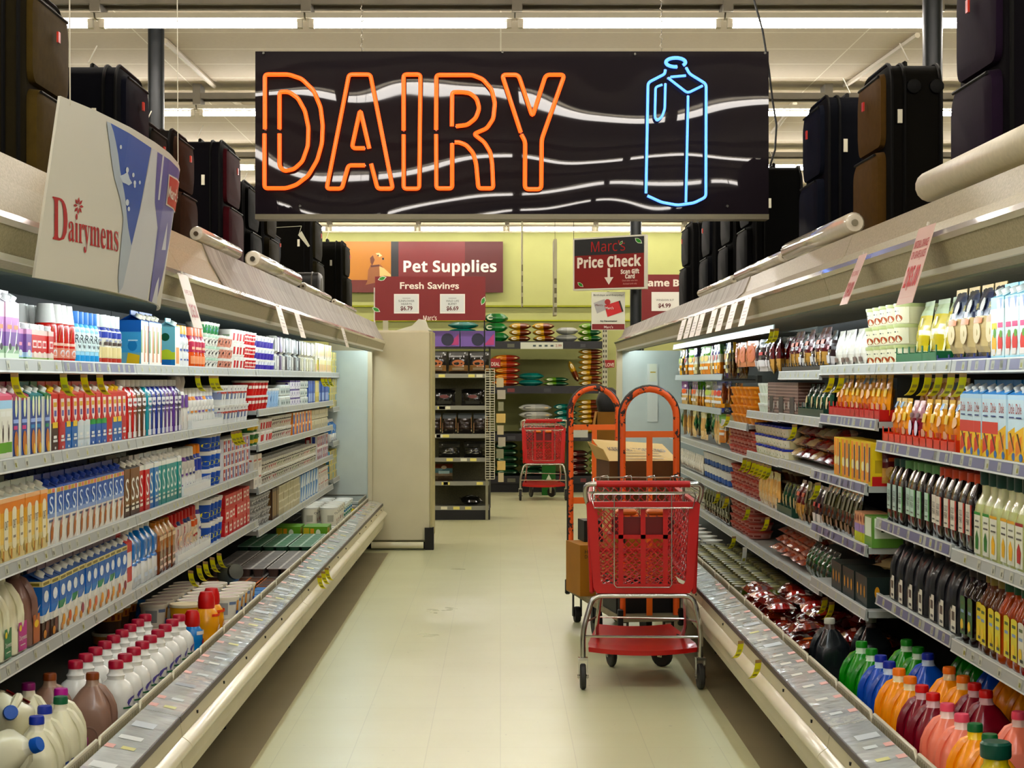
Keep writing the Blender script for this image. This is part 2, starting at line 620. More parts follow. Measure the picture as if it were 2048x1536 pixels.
def case(s, name, y0, y1, secs, label, roof=2.05, film=(0, 0)):
    r = thing(name, label, 'refrigerated case', (s * 1.6, (y0 + y1) / 2, 0), 'refrigerated cases along the aisle')
    e = 0.004
    a, b = y0 + e, y1 - e
    pz = lambda pr: [(s * x, z) for x, z in pr]
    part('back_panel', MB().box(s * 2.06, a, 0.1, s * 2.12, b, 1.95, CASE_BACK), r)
    part('deck', MB().box(s * 1.175, a, 0.29, s * 2.06, b, 0.33, M('6F7069', 0.5)), r)
    part('kick_panel', MB().box(s * 1.42, a, 0.0, s * 1.44, b, 0.29, M('3A352B', 0.7)), r)
    lower = MB().prism(pz([(1.175, 0.29), (1.12, 0.19), (1.055, 0.205), (1.045, 0.245), (1.05, 0.29)]), a, b, CREAM)
    lower.prism(pz([(1.12, 0.186), (1.40, 0.11), (1.40, 0.125), (1.12, 0.20)]), a, b, CREAM)
    part('lower_panel', lower, r)
    bp = [(1.175, 0.29), (1.048, 0.29)] + [(1.048 - 0.034 * math.sin(PI * i / 8), 0.293 + 0.068 * i / 8) for i in range(1, 8)] + [(1.048, 0.361), (1.175, 0.361)]
    part('bumper', MB().prism(pz(bp), a, b, CREAM2, sm=True), r)
    band = MB().prism(pz([(1.175, 0.362), (1.046, 0.362), (1.053, 0.405), (1.175, 0.405)]), a, b, CREAM)
    for k in range(int((b - a) / 0.61)):
        band.lathe([(0.006, 0), (0.006, 0.004)], DARK, 8, (0, 0, 0), axis='x') if 0 else None
        y = a + 0.3 + k * 0.61
        band.box(s * 1.045, y, 0.382, s * 1.052, y + 0.012, 0.392, DARK)
    part('front_band', band, r)
    part('dark_strip', MB().prism(pz([(1.175, 0.405), (1.05, 0.405), (1.052, 0.424), (1.175, 0.424)]), a, b, PURP), r)
    ps_ = MB().prism(pz([(1.175, 0.424), (1.056, 0.424), (1.056, 0.428), (1.172, 0.452), (1.175, 0.452)]), a, b, STRIP)
    y = a + R.uniform(.02, .15)
    while y < b - .12:
        t = lambda x0, x1, ya, yb, c: ps_.poly([(s * x, yy, .4288 + (x - 1.056) * .2069 + .0006) for x, yy in ((x0, ya), (x1, ya), (x1, yb), (x0, yb))], C(c))
        if R.random() < .7:
            t(1.145, 1.172, y, y + .05, 'DDA89C')
            t(1.085, 1.125, y + .01, y + .05, R.choice(['CFC98A', 'C9CCC8', 'D2CFC2']))
        else:
            t(1.09, 1.16, y, y + R.uniform(.03, .09), R.choice(['BFC2C2', 'D6D6D0', '9A9C9E']))
        y += R.uniform(.13, .3)
    part('price_strip', ps_, r)
    n = max(1, round((b - a) / 0.61))
    for k in range(n):
        ya, yb = a + (b - a) * k / n + 0.006, a + (b - a) * (k + 1) / n - 0.006
        zz = [(ya, 0.44), (ya, 0.452), (ya + 0.02, 0.472), (yb - 0.02, 0.472), (yb, 0.452), (yb, 0.44)]
        prof = [(ya, 0.33), *zz[1:5], (yb, 0.33)]
        mb = MB().loft([[(s * x, y, z) for y, z in prof] for x in (1.186, 1.194)], FENCE, sm=False)
        mb.tube([(s * 1.19, ya, 0.34), (s * 1.19, ya, 0.452), (s * 1.19, ya + 0.02, 0.472), (s * 1.19, yb - 0.02, 0.472), (s * 1.19, yb, 0.452), (s * 1.19, yb, 0.34)], 0.0055, M('D3CDB8', 0.35), 6)
        for j in range(1, 24):
            y = ya + (yb - ya) * j / 24
            mb.box(s * 1.184, y, 0.345, s * 1.196, y + 0.003, 0.462, M('A19B85', 0.4))
        part('front_fence', mb, r)
    for k in range(max(1, int((b - a) / 1.3))):
        y = a + 0.8 + k * 1.22
        part('foot', MB().lathe([(0.035, 0), (0.035, 0.03), (0.018, 0.04), (0.018, 0.16)], DARK, 10, (s * 1.24, y, 0)), r)
    zt = roof
    cp = [(1.16, 1.795), (1.055, 1.80), (1.032, 1.868), (1.04, 1.875), (1.10, zt - 0.07), (1.128, zt), (1.155, zt + 0.008), (1.165, zt - 0.05), (2.12, zt - 0.05), (2.12, zt - 0.12), (1.22, 1.87)]
    can = MB().prism(pz(cp), a, b, CANOPY)
    for fa, fb in [film] if film[1] else []:
        can.prism(pz([(1.037, 1.8765), (1.035, 1.8775), (1.094, zt - 0.069), (1.124, zt + 0.001), (1.128, zt), (1.10, zt - 0.07)]), max(a, fa), min(b, fb), CAN_UP)
    co = part('canopy', can, r)
    part('price_channel', MB().prism(pz([(1.031, 1.860), (1.024, 1.872), (1.030, 1.886), (1.042, 1.882)]), a, b, M('D9D2C6', 0.12, coat=1.0)), co)
    part('bottom_trim', MB().prism(pz([(1.054, 1.792), (1.050, 1.804), (1.062, 1.804), (1.066, 1.792)]), a, b, M('E8E8E0', 0.3)), co)
    part('lining', MB().prism(pz([(1.165, 1.790), (1.225, 1.864), (2.06, 1.90), (2.06, 1.91), (1.2, 1.874), (1.16, 1.80)]), a, b, CASE_IN), co)
    part('lamp_tube', MB().tube([(s * 1.205, a + 0.05, 1.818), (s * 1.205, b - 0.05, 1.818)], 0.014, CASE_LAMP, 8), co)
    for sec in secs:
        for sh in sec[2]:
            shelf(r, s, sec[0], sec[1], sh[0], sh[1] if len(sh) > 1 else XS, blue=len(sh) > 2)
    return r


B4 = ((1.60,), (1.305,), (1.0,), (0.705,))
YL = [4.79 + 1.22 * i for i in range(10)]           # section joints of the dairy case: 4.79 6.01 7.23 8.45 9.67 10.89 12.11 13.33 14.55 15.77
MID = ((1.60,), (1.36,), (1.15,), (0.895,), (0.64,))
END = ((1.60,), (1.30,), (1.0,), (0.68,))
case(-1, 'dairy_case', 2.40, 6.01, [(3.57, 4.79, B4), (4.79, 6.01, B4)], 'cream refrigerated dairy case with milk jugs at the aisle mouth, below the bowed sign', film=(0, 0))
case(-1, 'dairy_case', 6.01, 9.67, [(6.01, 7.23, ((1.60, XS, 1), (1.305,), (1.0,), (0.705,))), (7.23, 8.45, B4), (8.45, 9.67, B4)], 'cream refrigerated dairy case holding red-capped milk bottles and almond milk cartons', film=(6.9, 9.67))
case(-1, 'dairy_case', 9.67, 13.33, [(9.67, 10.89, B4), (10.89, 12.11, MID), (12.11, 13.33, MID)], 'cream refrigerated dairy case holding grey tubs and green snack boxes', film=(9.67, 13.33))
case(-1, 'dairy_case', 13.33, 16.42, [(13.33, 14.55, MID), (14.55, 15.77, MID), (15.77, 16.40, END)], 'cream refrigerated dairy case ending at the beige upright panel', film=(13.33, 16.42))
YR = [4.61, 5.83, 7.0, 8.23, 9.45, 10.67, 11.9, 13.1, 14.3, 15.5]
RT = 2.0
X2 = 1.41
case(1, 'deli_case', 2.10, 5.83, [(3.4, 4.61, B4), (4.61, 5.83, ((1.60, XS, 1), (1.305, XS, 1), (1.0,), (0.712,)))], 'cream refrigerated case with bright juice jugs at the aisle mouth', RT)
case(1, 'deli_case', 5.83, 9.45, [(5.83, 7.0, ((1.60,), (1.305, XS, 1), (1.01, XS, 1), (0.72, XS, 1))), (7.0, 8.23, ((1.60,), (1.384, XS, 1), (1.136, X2, 1), (0.90, X2, 1), (0.655, X2))),
     (8.23, 9.45, ((1.58,), (1.365,), (1.13,), (0.85,), (0.605,)))], 'cream refrigerated case with dark tea bottles and sausage packs', RT, film=(8.2, 9.45))
case(1, 'deli_case', 9.45, 13.1, [(9.45, 10.67, ((1.36,), (1.125,), (0.85,), (0.60,))), (10.67, 11.9, ((1.28,), (1.085,), (0.85,), (0.60,))), (11.9, 13.1, ((1.085,), (0.84,), (0.60,)))],
     'cream refrigerated case beside the shopping cart, with tubs and pickle jars', RT, film=(9.45, 13.1))
case(1, 'deli_case', 13.1, 16.42, [(13.1, 14.3, ((1.085,), (0.84,), (0.60,))), (14.3, 15.5, ((1.085,), (0.84,), (0.60,)))], 'cream refrigerated case ending at the pale end wall, hung with cheese bags', RT, film=(13.1, 16.42))

# end walls of the cases
PALE = M('C3CCC6', 0.45, noise=0.03)
BEIGE = M('C6BFA6', 0.55, noise=0.04, scale=4)
w = MB().box(-2.12, 16.43, 0.1, -1.19, 16.47, 1.80, PALE)
ew = thing('case_end_wall', 'pale inner end wall closing the dairy case', 'end panel', (-1.5, 16.45, 0))
part('panel', w, ew)
part('edge_frame', MB().box(-1.19, 16.42, 0.45, -1.15, 16.48, 1.79, BEIGE), ew)
ew = thing('case_end_wall', 'pale inner end wall closing the deli case, behind the orange handles', 'end panel', (1.4, 16.45, 0))
part('panel', MB().box(1.10, 16.43, 0.1, 2.12, 16.47, 1.80, PALE).box(1.325, 16.42, 1.16, 1.42, 16.432, 1.68, M('D5DAD2', 0.5)), ew)
part('edge_frame', MB().box(1.05, 16.40, 0.2, 1.10, 16.5, 1.82, BEIGE), ew)
part('notice', MB().box(1.345, 16.418, 1.52, 1.41, 16.421, 1.68, C('D9DDCB')).box(1.352, 16.416, 1.60, 1.40, 16.418, 1.61, C('B9A23A')), ew)
up = thing('beige_upright_cabinet', 'tall beige cabinet end standing across the far end of the dairy case', 'cabinet', (-1.0, 16.7, 0))
part('body', MB().box(-1.55, 16.5, 0.07, -0.635, 17.2, 1.985, BEIGE, 0.02), up)
part('side_trim', MB().box(-0.634, 16.52, 0.10, -0.612, 17.2, 1.975, M('B0A783', 0.4)), up)
part('base_pipe', MB().tube([(-1.16, 16.46, 0.045), (-0.69, 16.46, 0.045)], 0.03, CREAM2, 10), up)
kp = MB().box(-1.5, 16.6, 0, -0.66, 17.2, 0.075, DARK).box(-0.68, 16.47, 0, -0.60, 16.6, 0.20, M('2A2722', 0.8))
part('kick', kp, up)
bag = MB()
prof = [(-0.95, 1.985), (-0.62, 1.985), (-0.66, 2.02), (-0.68, 2.08), (-0.74, 2.09), (-0.80, 2.03)]
bag.prism(prof, 16.6, 16.8, M('CFCDBD', 0.3), sm=True)
solo('plastic_bag', bag, 'crumpled white plastic bag on top of the beige cabinet', 'bag')

# ------------------------------------------------------------------ kinds of goods
def deco(mb, shapes, f, e0=0.0005, seg=1):
    """print on a surface; f maps (u across the face, v up the face, lift) to a point"""
    for i, q in enumerate(shapes):
        e = e0 + 0.0003 * i
        if q[0] == 'r':
            _, u0, v0, u1, v1, c = q
            k = seg if abs(u1 - u0) > 0.2 else max(1, seg // 3)
            pts = [f(u0 + (u1 - u0) * j / k, v, e) for v in (v0, v1) for j in range(k + 1)]
            mb.add(pts, [(j, j + 1, k + 2 + j, k + 1 + j) for j in range(k)], C(c))
        elif q[0] == 'e':
            _, cu, cv, ru, rv, c = q
            mb.poly([f(cu + ru * math.cos(a * PI / 6), cv + rv * math.sin(a * PI / 6), e) for a in range(12)], C(c))
        elif q[0] == 'p':
            mb.poly([f(u, v, e) for u, v in q[1]], C(q[2]))
        elif q[0] == 't':
            _, t, cu, cv, h, wf, c = q[:7]
            if len(q) > 7:                                   # reads upwards
                mb.text(t, C(c), lambda a, b: f(-b + cu, a + cv, e), h=wf, w=h)
            else:
                mb.text(t, C(c), lambda a, b: f(a, b, e), h=h, w=wf, cx=cu, cy=cv)
    return mb


def box_maps(w, d, h, z0=0.0):
    return (lambda u, v, e: (u * w, -d / 2 - e, z0 + v * h), lambda u, v, e: (-w / 2 - e, -u * d, z0 + v * h), lambda u, v, e: (w / 2 + e, u * d, z0 + v * h))


def carton(nm, w, d, h, bands, gable, cap, shapes, sides=None, fin=None):
    hb = h * 0.82
    hr = h - 0.018
    mb = MB()
    zs = [b[0] * hb for b in bands] + [hb]
    ring = lambda z: [(-w / 2, -d / 2, z), (w / 2, -d / 2, z), (w / 2, d / 2, z), (-w / 2, d / 2, z)]
    mb.loft([ring(z) for z in zs], C(gable), cap=(1, 0), sm=False, mats=[C(b[1]) for b in bands])
    g = C(gable)
    i = 0.30 * w
    mb.add([(-w / 2, -d / 2, hb), (w / 2, -d / 2, hb), (w / 2, 0, hr), (-w / 2, 0, hr), (w / 2, d / 2, hb), (-w / 2, d / 2, hb), (-w / 2 + i, 0, hr - 0.01), (w / 2 - i, 0, hr - 0.01)],
           [(0, 1, 2, 3), (4, 5, 3, 2), (0, 3, 6), (5, 6, 3), (0, 6, 5), (1, 7, 2), (4, 2, 7), (1, 4, 7)], g)
    mb.box(-w / 2, -0.0022, hr, w / 2, 0.0022, h, C(fin or gable))
    fm, lm, rm = box_maps(w, d, hb)
    deco(mb, shapes, fm)
    for m in (lm, rm):
        deco(mb, sides if sides is not None else shapes, m)
    a = math.atan2(hr - hb, d / 2)
    cp = MB()
    cp.T = Matrix.Translation((0, -d / 4, (hb + hr) / 2)) @ Matrix.Rotation(a, 4, 'X')
    cp.lathe([(0.017, 0), (0.017, 0.003), (0.0145, 0.004), (0.0145, 0.014), (0.013, 0.016)], C(cap), 12)
    return Kind(nm, 'carton', mb, [('cap', cp)], w, d, h)


def jug(nm, body, neck, cap, shapes=(), w=0.15, h=0.258, rough=0.3, ring=False):
    k = w / 0.15
    kz = h / 0.258
    bm, nm_ = M(body, rough, coat=0.25, sss=0.0), M(neck, rough, coat=0.25)
    spec = [(0.0, .132, .132, .026, 0), (.008, .149, .149, .028, 0), (.07, .15, .15, .028, 0), (.10, .15, .150, .028, 0.010), (.146, .149, .149, .030, 0.016),
            (.158, .142, .142, .032, 0.016), (.202, .078, .078, .028, 0.006), (.214, .052, .052, .0259, 0), (.221, .044, .044, .0219, 0), (.238, .040, .040, .0199, 0)]
    rings = []
    for z, a, b, r, dent in spec:
        rg = rr(a * k, b * k, r * k, z * kz)
        rings.append([(x, y + (dent * k if y < -0.02 else 0), zz) for x, y, zz in rg])
    mb = MB().loft(rings, bm, mats=[bm] * 7 + [nm_] * 2)
    deco(mb, shapes, lambda u, v, e: (u * w * 0.8, -w / 2 - e - 0.0015, v * 0.1 * kz), 0.001)
    deco(mb, shapes, lambda u, v, e: (w / 2 + e, u * w * 0.8, v * 0.1 * kz), 0.001)
    deco(mb, shapes, lambda u, v, e: (-w / 2 - e, -u * w * 0.8, v * 0.1 * kz), 0.001)
    if ring:
        for s in (-1, 1):
            mb.tube([(s * w / 2, 0.03 * math.cos(t * PI / 8), 0.062 + 0.03 * math.sin(t * PI / 8)) for t in range(16)], 0.003, bm, 6, closed=True)
    hd = MB().tube([(0, y * k, z * kz) for y, z in ((-.012, .214), (-.032, .204), (-.052, .176), (-.064, .148), (-.067, .125), (-.066, .10), (-.062, .085))], [0.012 * k, .0145 * k, .0155 * k, .0155 * k, .0155 * k, .016 * k, .016 * k], bm, 8)
    cp = MB().lathe([(0.0215, .234 * kz), (0.0215, .250 * kz), (0.0195, .256 * kz), (0.002, .257 * kz)], M(cap, 0.4), 16)
    return Kind(nm, 'jug', mb, [('handle', hd), ('cap', cp)], w, w, h)


def bottle(nm, prof, cols, capprof, capcol, shapes, span, vz, r=None, n=16, cat='bottle', label=None, square=None, rough=0.25):
    """a turned bottle; shapes are wrapped between heights vz over the angle span"""
    mt = [M(c, rough, coat=0.3) for c in cols]
    if square:
        mb = MB().loft([rr(2 * q, 2 * q, min(q, square), z) for q, z in prof], mt[0], mats=mt)
    else:
        mb = MB().lathe(prof, mt[0], n, mats=mt)
    R0 = r or max(q for q, z in prof)
    cp = MB().lathe(capprof, M(capcol, 0.35), n)
    lab = MB()
    z0, z1 = vz
    if square:
        deco(lab, shapes, lambda u, v, e: (u * 1.6 * R0, -R0 - e, z0 + v * (z1 - z0)), 0.0008)
        for s in (-1, 1):
            deco(lab, shapes, lambda u, v, e: (s * (R0 + e), s * u * 1.6 * R0, z0 + v * (z1 - z0)), 0.0008)
    else:
        deco(lab, shapes, lambda u, v, e: ((R0 + e) * math.sin(u * span), -(R0 + e) * math.cos(u * span), z0 + v * (z1 - z0)), 0.001, 8)
    ps = [('cap', cp)] + ([('label', lab)] if shapes else [])
    return Kind(nm, cat, mb, ps, 2 * R0, 2 * R0, max(capprof[-1][1], prof[-1][1]))


def tub(nm, r, h, bands, lid, shapes=(), n=18, taper=0.86, lidh=0.008, lidtop=None, cat='tub'):
    prof = [(r * taper * 0.96, 0)] + [(r * (taper + (1 - taper) * b[0]), b[0] * (h - lidh)) for b in bands[1:]] + [(r, h - lidh)]
    mb = MB().lathe(prof, C(bands[0][1]), n, mats=[C(b[1]) for b in bands])
    g = lambda u, v, e: ((r * (taper + (1 - taper) * v) + e) * math.sin(u * 5), -(r * (taper + (1 - taper) * v) + e) * math.cos(u * 5), v * (h - lidh))
    deco(mb, shapes, g, 0.0008, 6)
    lp = [(r * 1.02, h - lidh - 0.006), (r * 1.045, h - lidh), (r * 1.045, h - 0.001), (r * 0.96, h), (r * 0.90, h - 0.004), (0.001, h - 0.004)]
    ld = MB().lathe(lp, C(lid), n, mats=[C(lid)] * 4 + [C(lidtop or lid)])
    return Kind(nm, cat, mb, [('lid', ld)], 2.1 * r, 2.1 * r, h)


def boxk(nm, w, d, h, col, shapes=(), sides=None, cat='box', r=0.0, top=None, ex=()):
    mb = MB()
    if r:
        mb.loft([rr(w - 2 * i, d - 2 * i, r, z) for z, i in ((0, r * .5), (r * .5, 0), (h - r * .5, 0), (h, r * .5))], C(col))
    else:
        mb.box(-w / 2, -d / 2, 0, w / 2, d / 2, h, C(col))
    fm, lm, rm = box_maps(w, d, h)
    deco(mb, shapes, fm)
    for m in (lm, rm):
        deco(mb, sides if sides is not None else shapes, m)
    deco(mb, top or (), lambda u, v, e: (u * w, (v - 0.5) * d, h + e))
    return Kind(nm, cat, mb, ex, w, d, h)


def bagk(nm, w, h, t, bands, shapes=(), cat='bag', rough=0.22, crimp=0.06, seed=1, hang=False, seal=None):
    """a filled film bag standing up, crimped at top and bottom; bands run from the bottom up"""
    rd = random.Random(seed)
    nx, nz = 7, 12
    wob = [[rd.uniform(-1, 1) for _ in range(nx + 1)] for _ in range(nz + 1)]

    def th(u, v):
        a = max(0.0, 1 - abs(2 * u) ** 2.5)
        vv = (v - crimp) / (1 - 2 * crimp)
        b = max(0.0, math.sin(PI * min(1, max(0, vv)) ** 0.8)) ** 0.6
        return t / 2 * a ** 0.6 * b

    def fp(u, v, e=0, s=-1):
        i, j = min(nz, max(0, int(v * nz + .5))), min(nx, max(0, int((u + .5) * nx + .5)))
        q = th(u, v)
        pin = 1 - 0.05 * math.sin(PI * v)
        return (u * w * pin, s * (q + e + wob[i][j] * min(0.004, q * 0.2)), v * h)
    mb = MB()
    mt = [M(b[1], rough, coat=0.35) for b in bands]
    for s in (-1, 1):
        vs = [fp(j / nx - .5, i / nz, 0, s) for i in range(nz + 1) for j in range(nx + 1)]
        for i in range(nz):
            v = (i + .5) / nz
            m = [mt[k] for k, b in enumerate(bands) if v >= b[0]][-1]
            mb.add([vs[i * (nx + 1) + j] for j in range(nx + 1)] + [vs[(i + 1) * (nx + 1) + j] for j in range(nx + 1)],
                   [(j, j + 1, nx + 2 + j, nx + 1 + j) for j in range(nx)], m, True)
    for s in (-1, 1):
        deco(mb, shapes, lambda u, v, e: (u * w, s * (th(u, v) + e + 0.003), v * h), 0.002, 6)
    if hang:
        mb.box(-w * .5, -0.001, h, w * .5, 0.001, h + 0.012, mt[-1])
    if seal:
        mb.box(-w * .48, -0.0015, h * (1 - crimp), w * .48, 0.0015, h + 0.006, C(seal))
    return Kind(nm, cat, mb, (), w, t, h)


# gable-top cartons
MK = 'milk_carton'
K = {}
K['cream'] = carton('creamer_carton', .07, .07, .215, [(0, 'D9E4CF'), (.14, 'A3BE9D'), (.26, '8D6BAA'), (.5, 'C38FC0'), (.75, 'E8C7D6')], 'E9DEE4', 'EDEBEA', [('p', [(-.5, .12), (-.2, .22), (.1, .5), (.3, .72), (.2, .45), (.0, .2)], 'F0EDEA'), ('e', .1, .25, .2, .06, '4D4552'), ('r', -.3, .55, .3, .62, 'EFA07D')])
K['pintp'] = carton('creamer_carton', .07, .07, .125, [(0, '7EA678'), (.15, 'B7CFE0'), (.3, '8A63A6'), (.85, 'D9A6C6')], 'E8DEE6', 'F0ECEC', [('r', -.25, .5, .25, .6, 'E9A8B0'), ('e', 0, .28, .3, .1, 'DCE4D8')])
K['pintr'] = carton('creamer_carton', .07, .07, .125, [(0, '9DAF6C'), (.15, 'E8CFC8'), (.3, 'D8442F'), (.85, 'EBC9BF')], 'EFE3E0', 'F3EFEE', [('r', -.35, .45, .35, .68, 'EBDAD3'), ('r', -.25, .5, .25, .62, 'D8442F'), ('e', 0, .25, .3, .09, 'E8D9C8')])
silk_side = [('r', -.5, 0, .5, .98, 'E6E4DC'), ('r', -.4, .5, .4, .8, '8899C0'), ('r', -.35, .1, .35, .4, 'B7B3A6')]
K['silk'] = carton(MK, .095, .095, .235, [(0, 'DDD8CC'), (.48, '8FA5CF'), (.56, '4A74BD'), (.66, '2C5EB4'), (.9, '2A57AC')], '1C3F96', '1E45A8', [('r', -.5, .90, .5, .98, 'D9D2B8'), ('r', -.45, .905, .0, .975, 'C9A43A'), ('r', .1, .905, .45, .975, 'D97E70'), ('t', 'S', 0, .70, .3, .5, 'DCE6F2'), ('r', -.3, .41, .3, .45, '59607E'), ('p', [(-.1, .05), (.2, .12), (.28, .3), (.1, .42), (-.12, .25)], 'AD6B38'), ('p', [(.15, .3), (.35, .42), (.3, .5), (.12, .4)], 'C79A94')], silk_side)
for key, c1, c2, gb in (('brown', '7A5230', '4E3018', '30221A'), ('red', 'C2342E', 'B2302C', 'CFC9C2'), ('blue', '2D78B4', '2A66A6', 'D3D8D5'), ('teal', '2B8F8A', '1F817C', 'DDE1DC')):
    K['s' + key] = carton(MK, .093, .093, .235, [(0, c2), (.25, c1), (.9, c1 if key == 'brown' else 'DCDCD2')], gb, 'E2DFD6', [('t', 'S', 0, .58, .46, .6, 'E6E8DF'), ('r', -.3, .14, .3, .2, 'D9D7CB'), ('r', -.25, .24, .25, .28, 'D9D7CB')])
K['oat'] = carton(MK, .095, .095, .235, [(0, 'D8C795'), (.3, 'DFC07B'), (.55, 'D9A65B'), (.78, 'DD8A45')], 'D9DFD4', 'D8D6CA', [('r', -.5, .93, .5, 1, 'E2B48B'), ('r', -.26, .26, .26, .78, 'E5DDC2'), ('e', 0, .78, .26, .07, 'E5DDC2'), ('e', 0, .26, .26, .07, 'E5DDC2'), ('t', 'OAT', 0, .58, .14, .4, '2F2A24'), ('r', -.15, .36, .15, .4, '9F9582'), ('r', -.5, .05, -.3, .2, 'C08A4A'), ('r', .3, .1, .5, .25, 'C9B070')])
alm = lambda bot, mid, bx: carton(MK, .095, .095, .235, [(0, bot), (.3, 'DAD9D2'), (.42, mid), (.55, '2F6FC2'), (.9, '2966BA')], '2D5DA8', 'D9D8D0', [('r', -.5, .9, .5, .99, 'E3D9A2'), ('r', -.4, .915, .4, .965, '8B7E42'), ('e', 0, .72, .3, .1, 'E7EAEC'), ('r', -.2, .66, .2, .70, 'DCE3EA'), ('p', [(-.4, .36), (.3, .5), (.45, .62), (.3, .42), (-.1, .3)], 'E6E4DA'), ('e', .1, .2, .22, .1, bx), ('e', -.2, .1, .2, .07, 'C98A3B')], fin='9B8A96')
K['alm1'], K['alm2'], K['alm3'], K['alm4'] = alm('4A2E22', '3B78C6', '713023'), alm('D8D4C8', '3D8B62', 'D99E48'), alm('D6D2C4', '3B7CC4', 'CC6A2E'), alm('E0DCD2', '5E7FBE', '8E2C44')
K['redc'] = carton(MK, .095, .095, .24, [(0, 'D2CEC4'), (.2, 'C3322B'), (.9, 'CC3B30')], 'CF3A2F', 'D9D6CE', [('r', -.4, .5, .4, .8, 'E6E0D8')])
nav = lambda t, f: carton(MK, .095, .095, .235, [(0, 'D9D4C4'), (.04, '30509F'), (.92, t)], t, 'D9D9D2', [('r', .3, 0, .5, .97, 'DDDACB'), ('e', -.05, .82, .17, .17, 'DDE0B8'), ('r', -.45, .56, .25, .62, '9EB2DE'), ('r', -.42, .46, .1, .52, f), ('e', -.08, .24, .27, .2, 'C07A3B'), ('e', .08, .12, .15, .1, 'D8B04A')])
K['nav1'], K['nav2'], K['nav3'] = nav('A9344D', 'D0507E'), nav('2A7F80', '3F8FC0'), nav('2A7A48', '3D9A6A')
K['cow'] = carton(MK, .095, .095, .235, [(0, 'DDD9CA'), (.12, '6BA244'), (.28, 'E2DED0'), (.8, 'A7C9DC'), (.93, 'D9667A')], 'D7798A', 'E6DAD8', [('e', .05, .42, .1, .14, '4B3528'), ('e', -.1, .55, .12, .07, 'CFC9BC'), ('r', -.3, .68, .3, .76, 'E9E6DC')])
lac = lambda lo, mid, fl: carton(MK, .095, .095, .235, [(0, lo), (.42, mid), (.5, 'CC3A28'), (.93, 'D0452F')], 'CE5A4A', 'DAD7CC' if fl else 'D9B83A', [('p', [(-.28, .92), (.28, .92), (.34, .6), (.1, .5), (-.2, .62)], 'E8D9CE'), ('r', -.2, .78, .25, .86, 'D9AE36'), ('r', -.12, .62, .2, .72, '5C5AA0'), ('r', -.35, .42, .35, .52, 'E0C02E' if fl == 0 else mid), ('r', -.22, .24, .22, .29, 'E4E4DC'), ('r', -.3, .18, .3, .22, 'DCDCD6'), ('r', -.1, .06, .1, .1, 'DCDCD6')])
K['lac1'], K['lac2'], K['lac3'], K['lac4'], K['lac5'] = lac('4A2A18', '5A3018', 0), lac('C22F2A', 'C93A30', 1), lac('2F6EB5', '2B6AB0', 0), lac('CDD5D6', 'D4D9D8', 1), lac('2864B4', '3F9A50', 1)
K['oj1'] = carton('juice_carton', .095, .095, .24, [(0, 'E7A23C'), (.2, 'CBDDE4'), (.93, 'BFD9EA')], '3A86C8', 'E0E2E0', [('p', [(-.5, 0), (.5, 0), (.5, .42), (-.5, .42)], 'E8C43B'), ('r', -.5, .40, .5, .58, 'D4544B'), ('p', [(-.45, .08), (.1, .16), (.3, .38), (-.1, .36), (-.4, .3)], 'D8532F'), ('p', [(-.3, .4), (-.1, .4), (.25, .2), (.2, .14)], '6B4A24'), ('e', .22, .1, .18, .06, '3B6FB0'), ('t', 'Dole', -.02, .80, .15, .62, 'B5463C'), ('r', -.3, .66, .3, .68, '27418A')], [('r', -.5, 0, .5, .3, 'E3B04A'), ('r', -.3, .4, .3, .8, '9AA9BE')])
K['oj2'] = carton('juice_carton', .095, .095, .24, [(0, 'E3A23C'), (.2, 'CBDDE4'), (.93, 'BFD9EA')], '3A86C8', 'E0E2E0', [('p', [(-.5, 0), (.5, 0), (.5, .55), (-.5, .45)], 'E3B82E'), ('p', [(-.4, .1), (.2, .2), (.3, .42), (-.1, .36), (-.4, .3)], 'E08A2E'), ('p', [(-.3, .44), (-.1, .44), (.25, .22), (.2, .16)], '6B4A24'), ('e', .2, .1, .2, .06, '3B6FB0'), ('t', 'Dole', -.02, .80, .15, .62, 'B5463C'), ('r', -.3, .66, .3, .68, '27418A')], [('r', -.4, .1, .4, .9, 'B8CAD8'), ('r', -.2, .15, .2, .8, '5A6FA6')])
K['berry'] = carton('juice_carton', .088, .088, .23, [(0, '9CCBD6'), (.08, 'D9E4E2'), (.82, '8DBFD2')], '8FC3D6', 'E4E2DE', [('p', [(-.5, .95), (.5, .95), (.4, .55), (-.4, .5)], 'E4E8E6'), ('p', [(-.1, .98), (.3, .98), (.1, .78)], '4B6AA0'), ('r', -.35, .52, .35, .6, 'D9527E'), ('e', 0, .28, .36, .16, 'D94A38'), ('e', .1, .42, .2, .06, '6AA23C'), ('r', -.4, .1, .2, .19, 'E2DAD2')])
K['berry2'] = carton('juice_carton', .088, .088, .23, [(0, '9CCBD6'), (.08, 'D9E4E2'), (.82, '8DBFD2')], '8FC3D6', 'E4E2DE', [('r', -.35, .5, .4, .6, 'DEC62E'), ('e', 0, .26, .36, .18, 'E3B23A'), ('e', .1, .44, .2, .08, '6AA23C'), ('r', -.4, .1, .2, .19, 'E2DAD2')])
K['bigb'] = carton('creamer_carton', .088, .088, .23, [(0, '7FB0BE'), (.3, '5FA8D8'), (.75, '2E6FC4')], '244E9E', 'E6E0CC', [('r', -.5, .0, .5, .98, 'E6E0D6'), ('r', .2, .1, .5, .9, 'D8926C'), ('r', -.5, .3, -.2, .8, '8FA56C')], [('e', .1, .45, .22, .12, '3B86C2'), ('p', [(-.2, .02), (.4, .02), (.45, .24), (-.1, .3)], 'D9B72C'), ('r', -.1, .55, .35, .58, 'B9DCEA')])
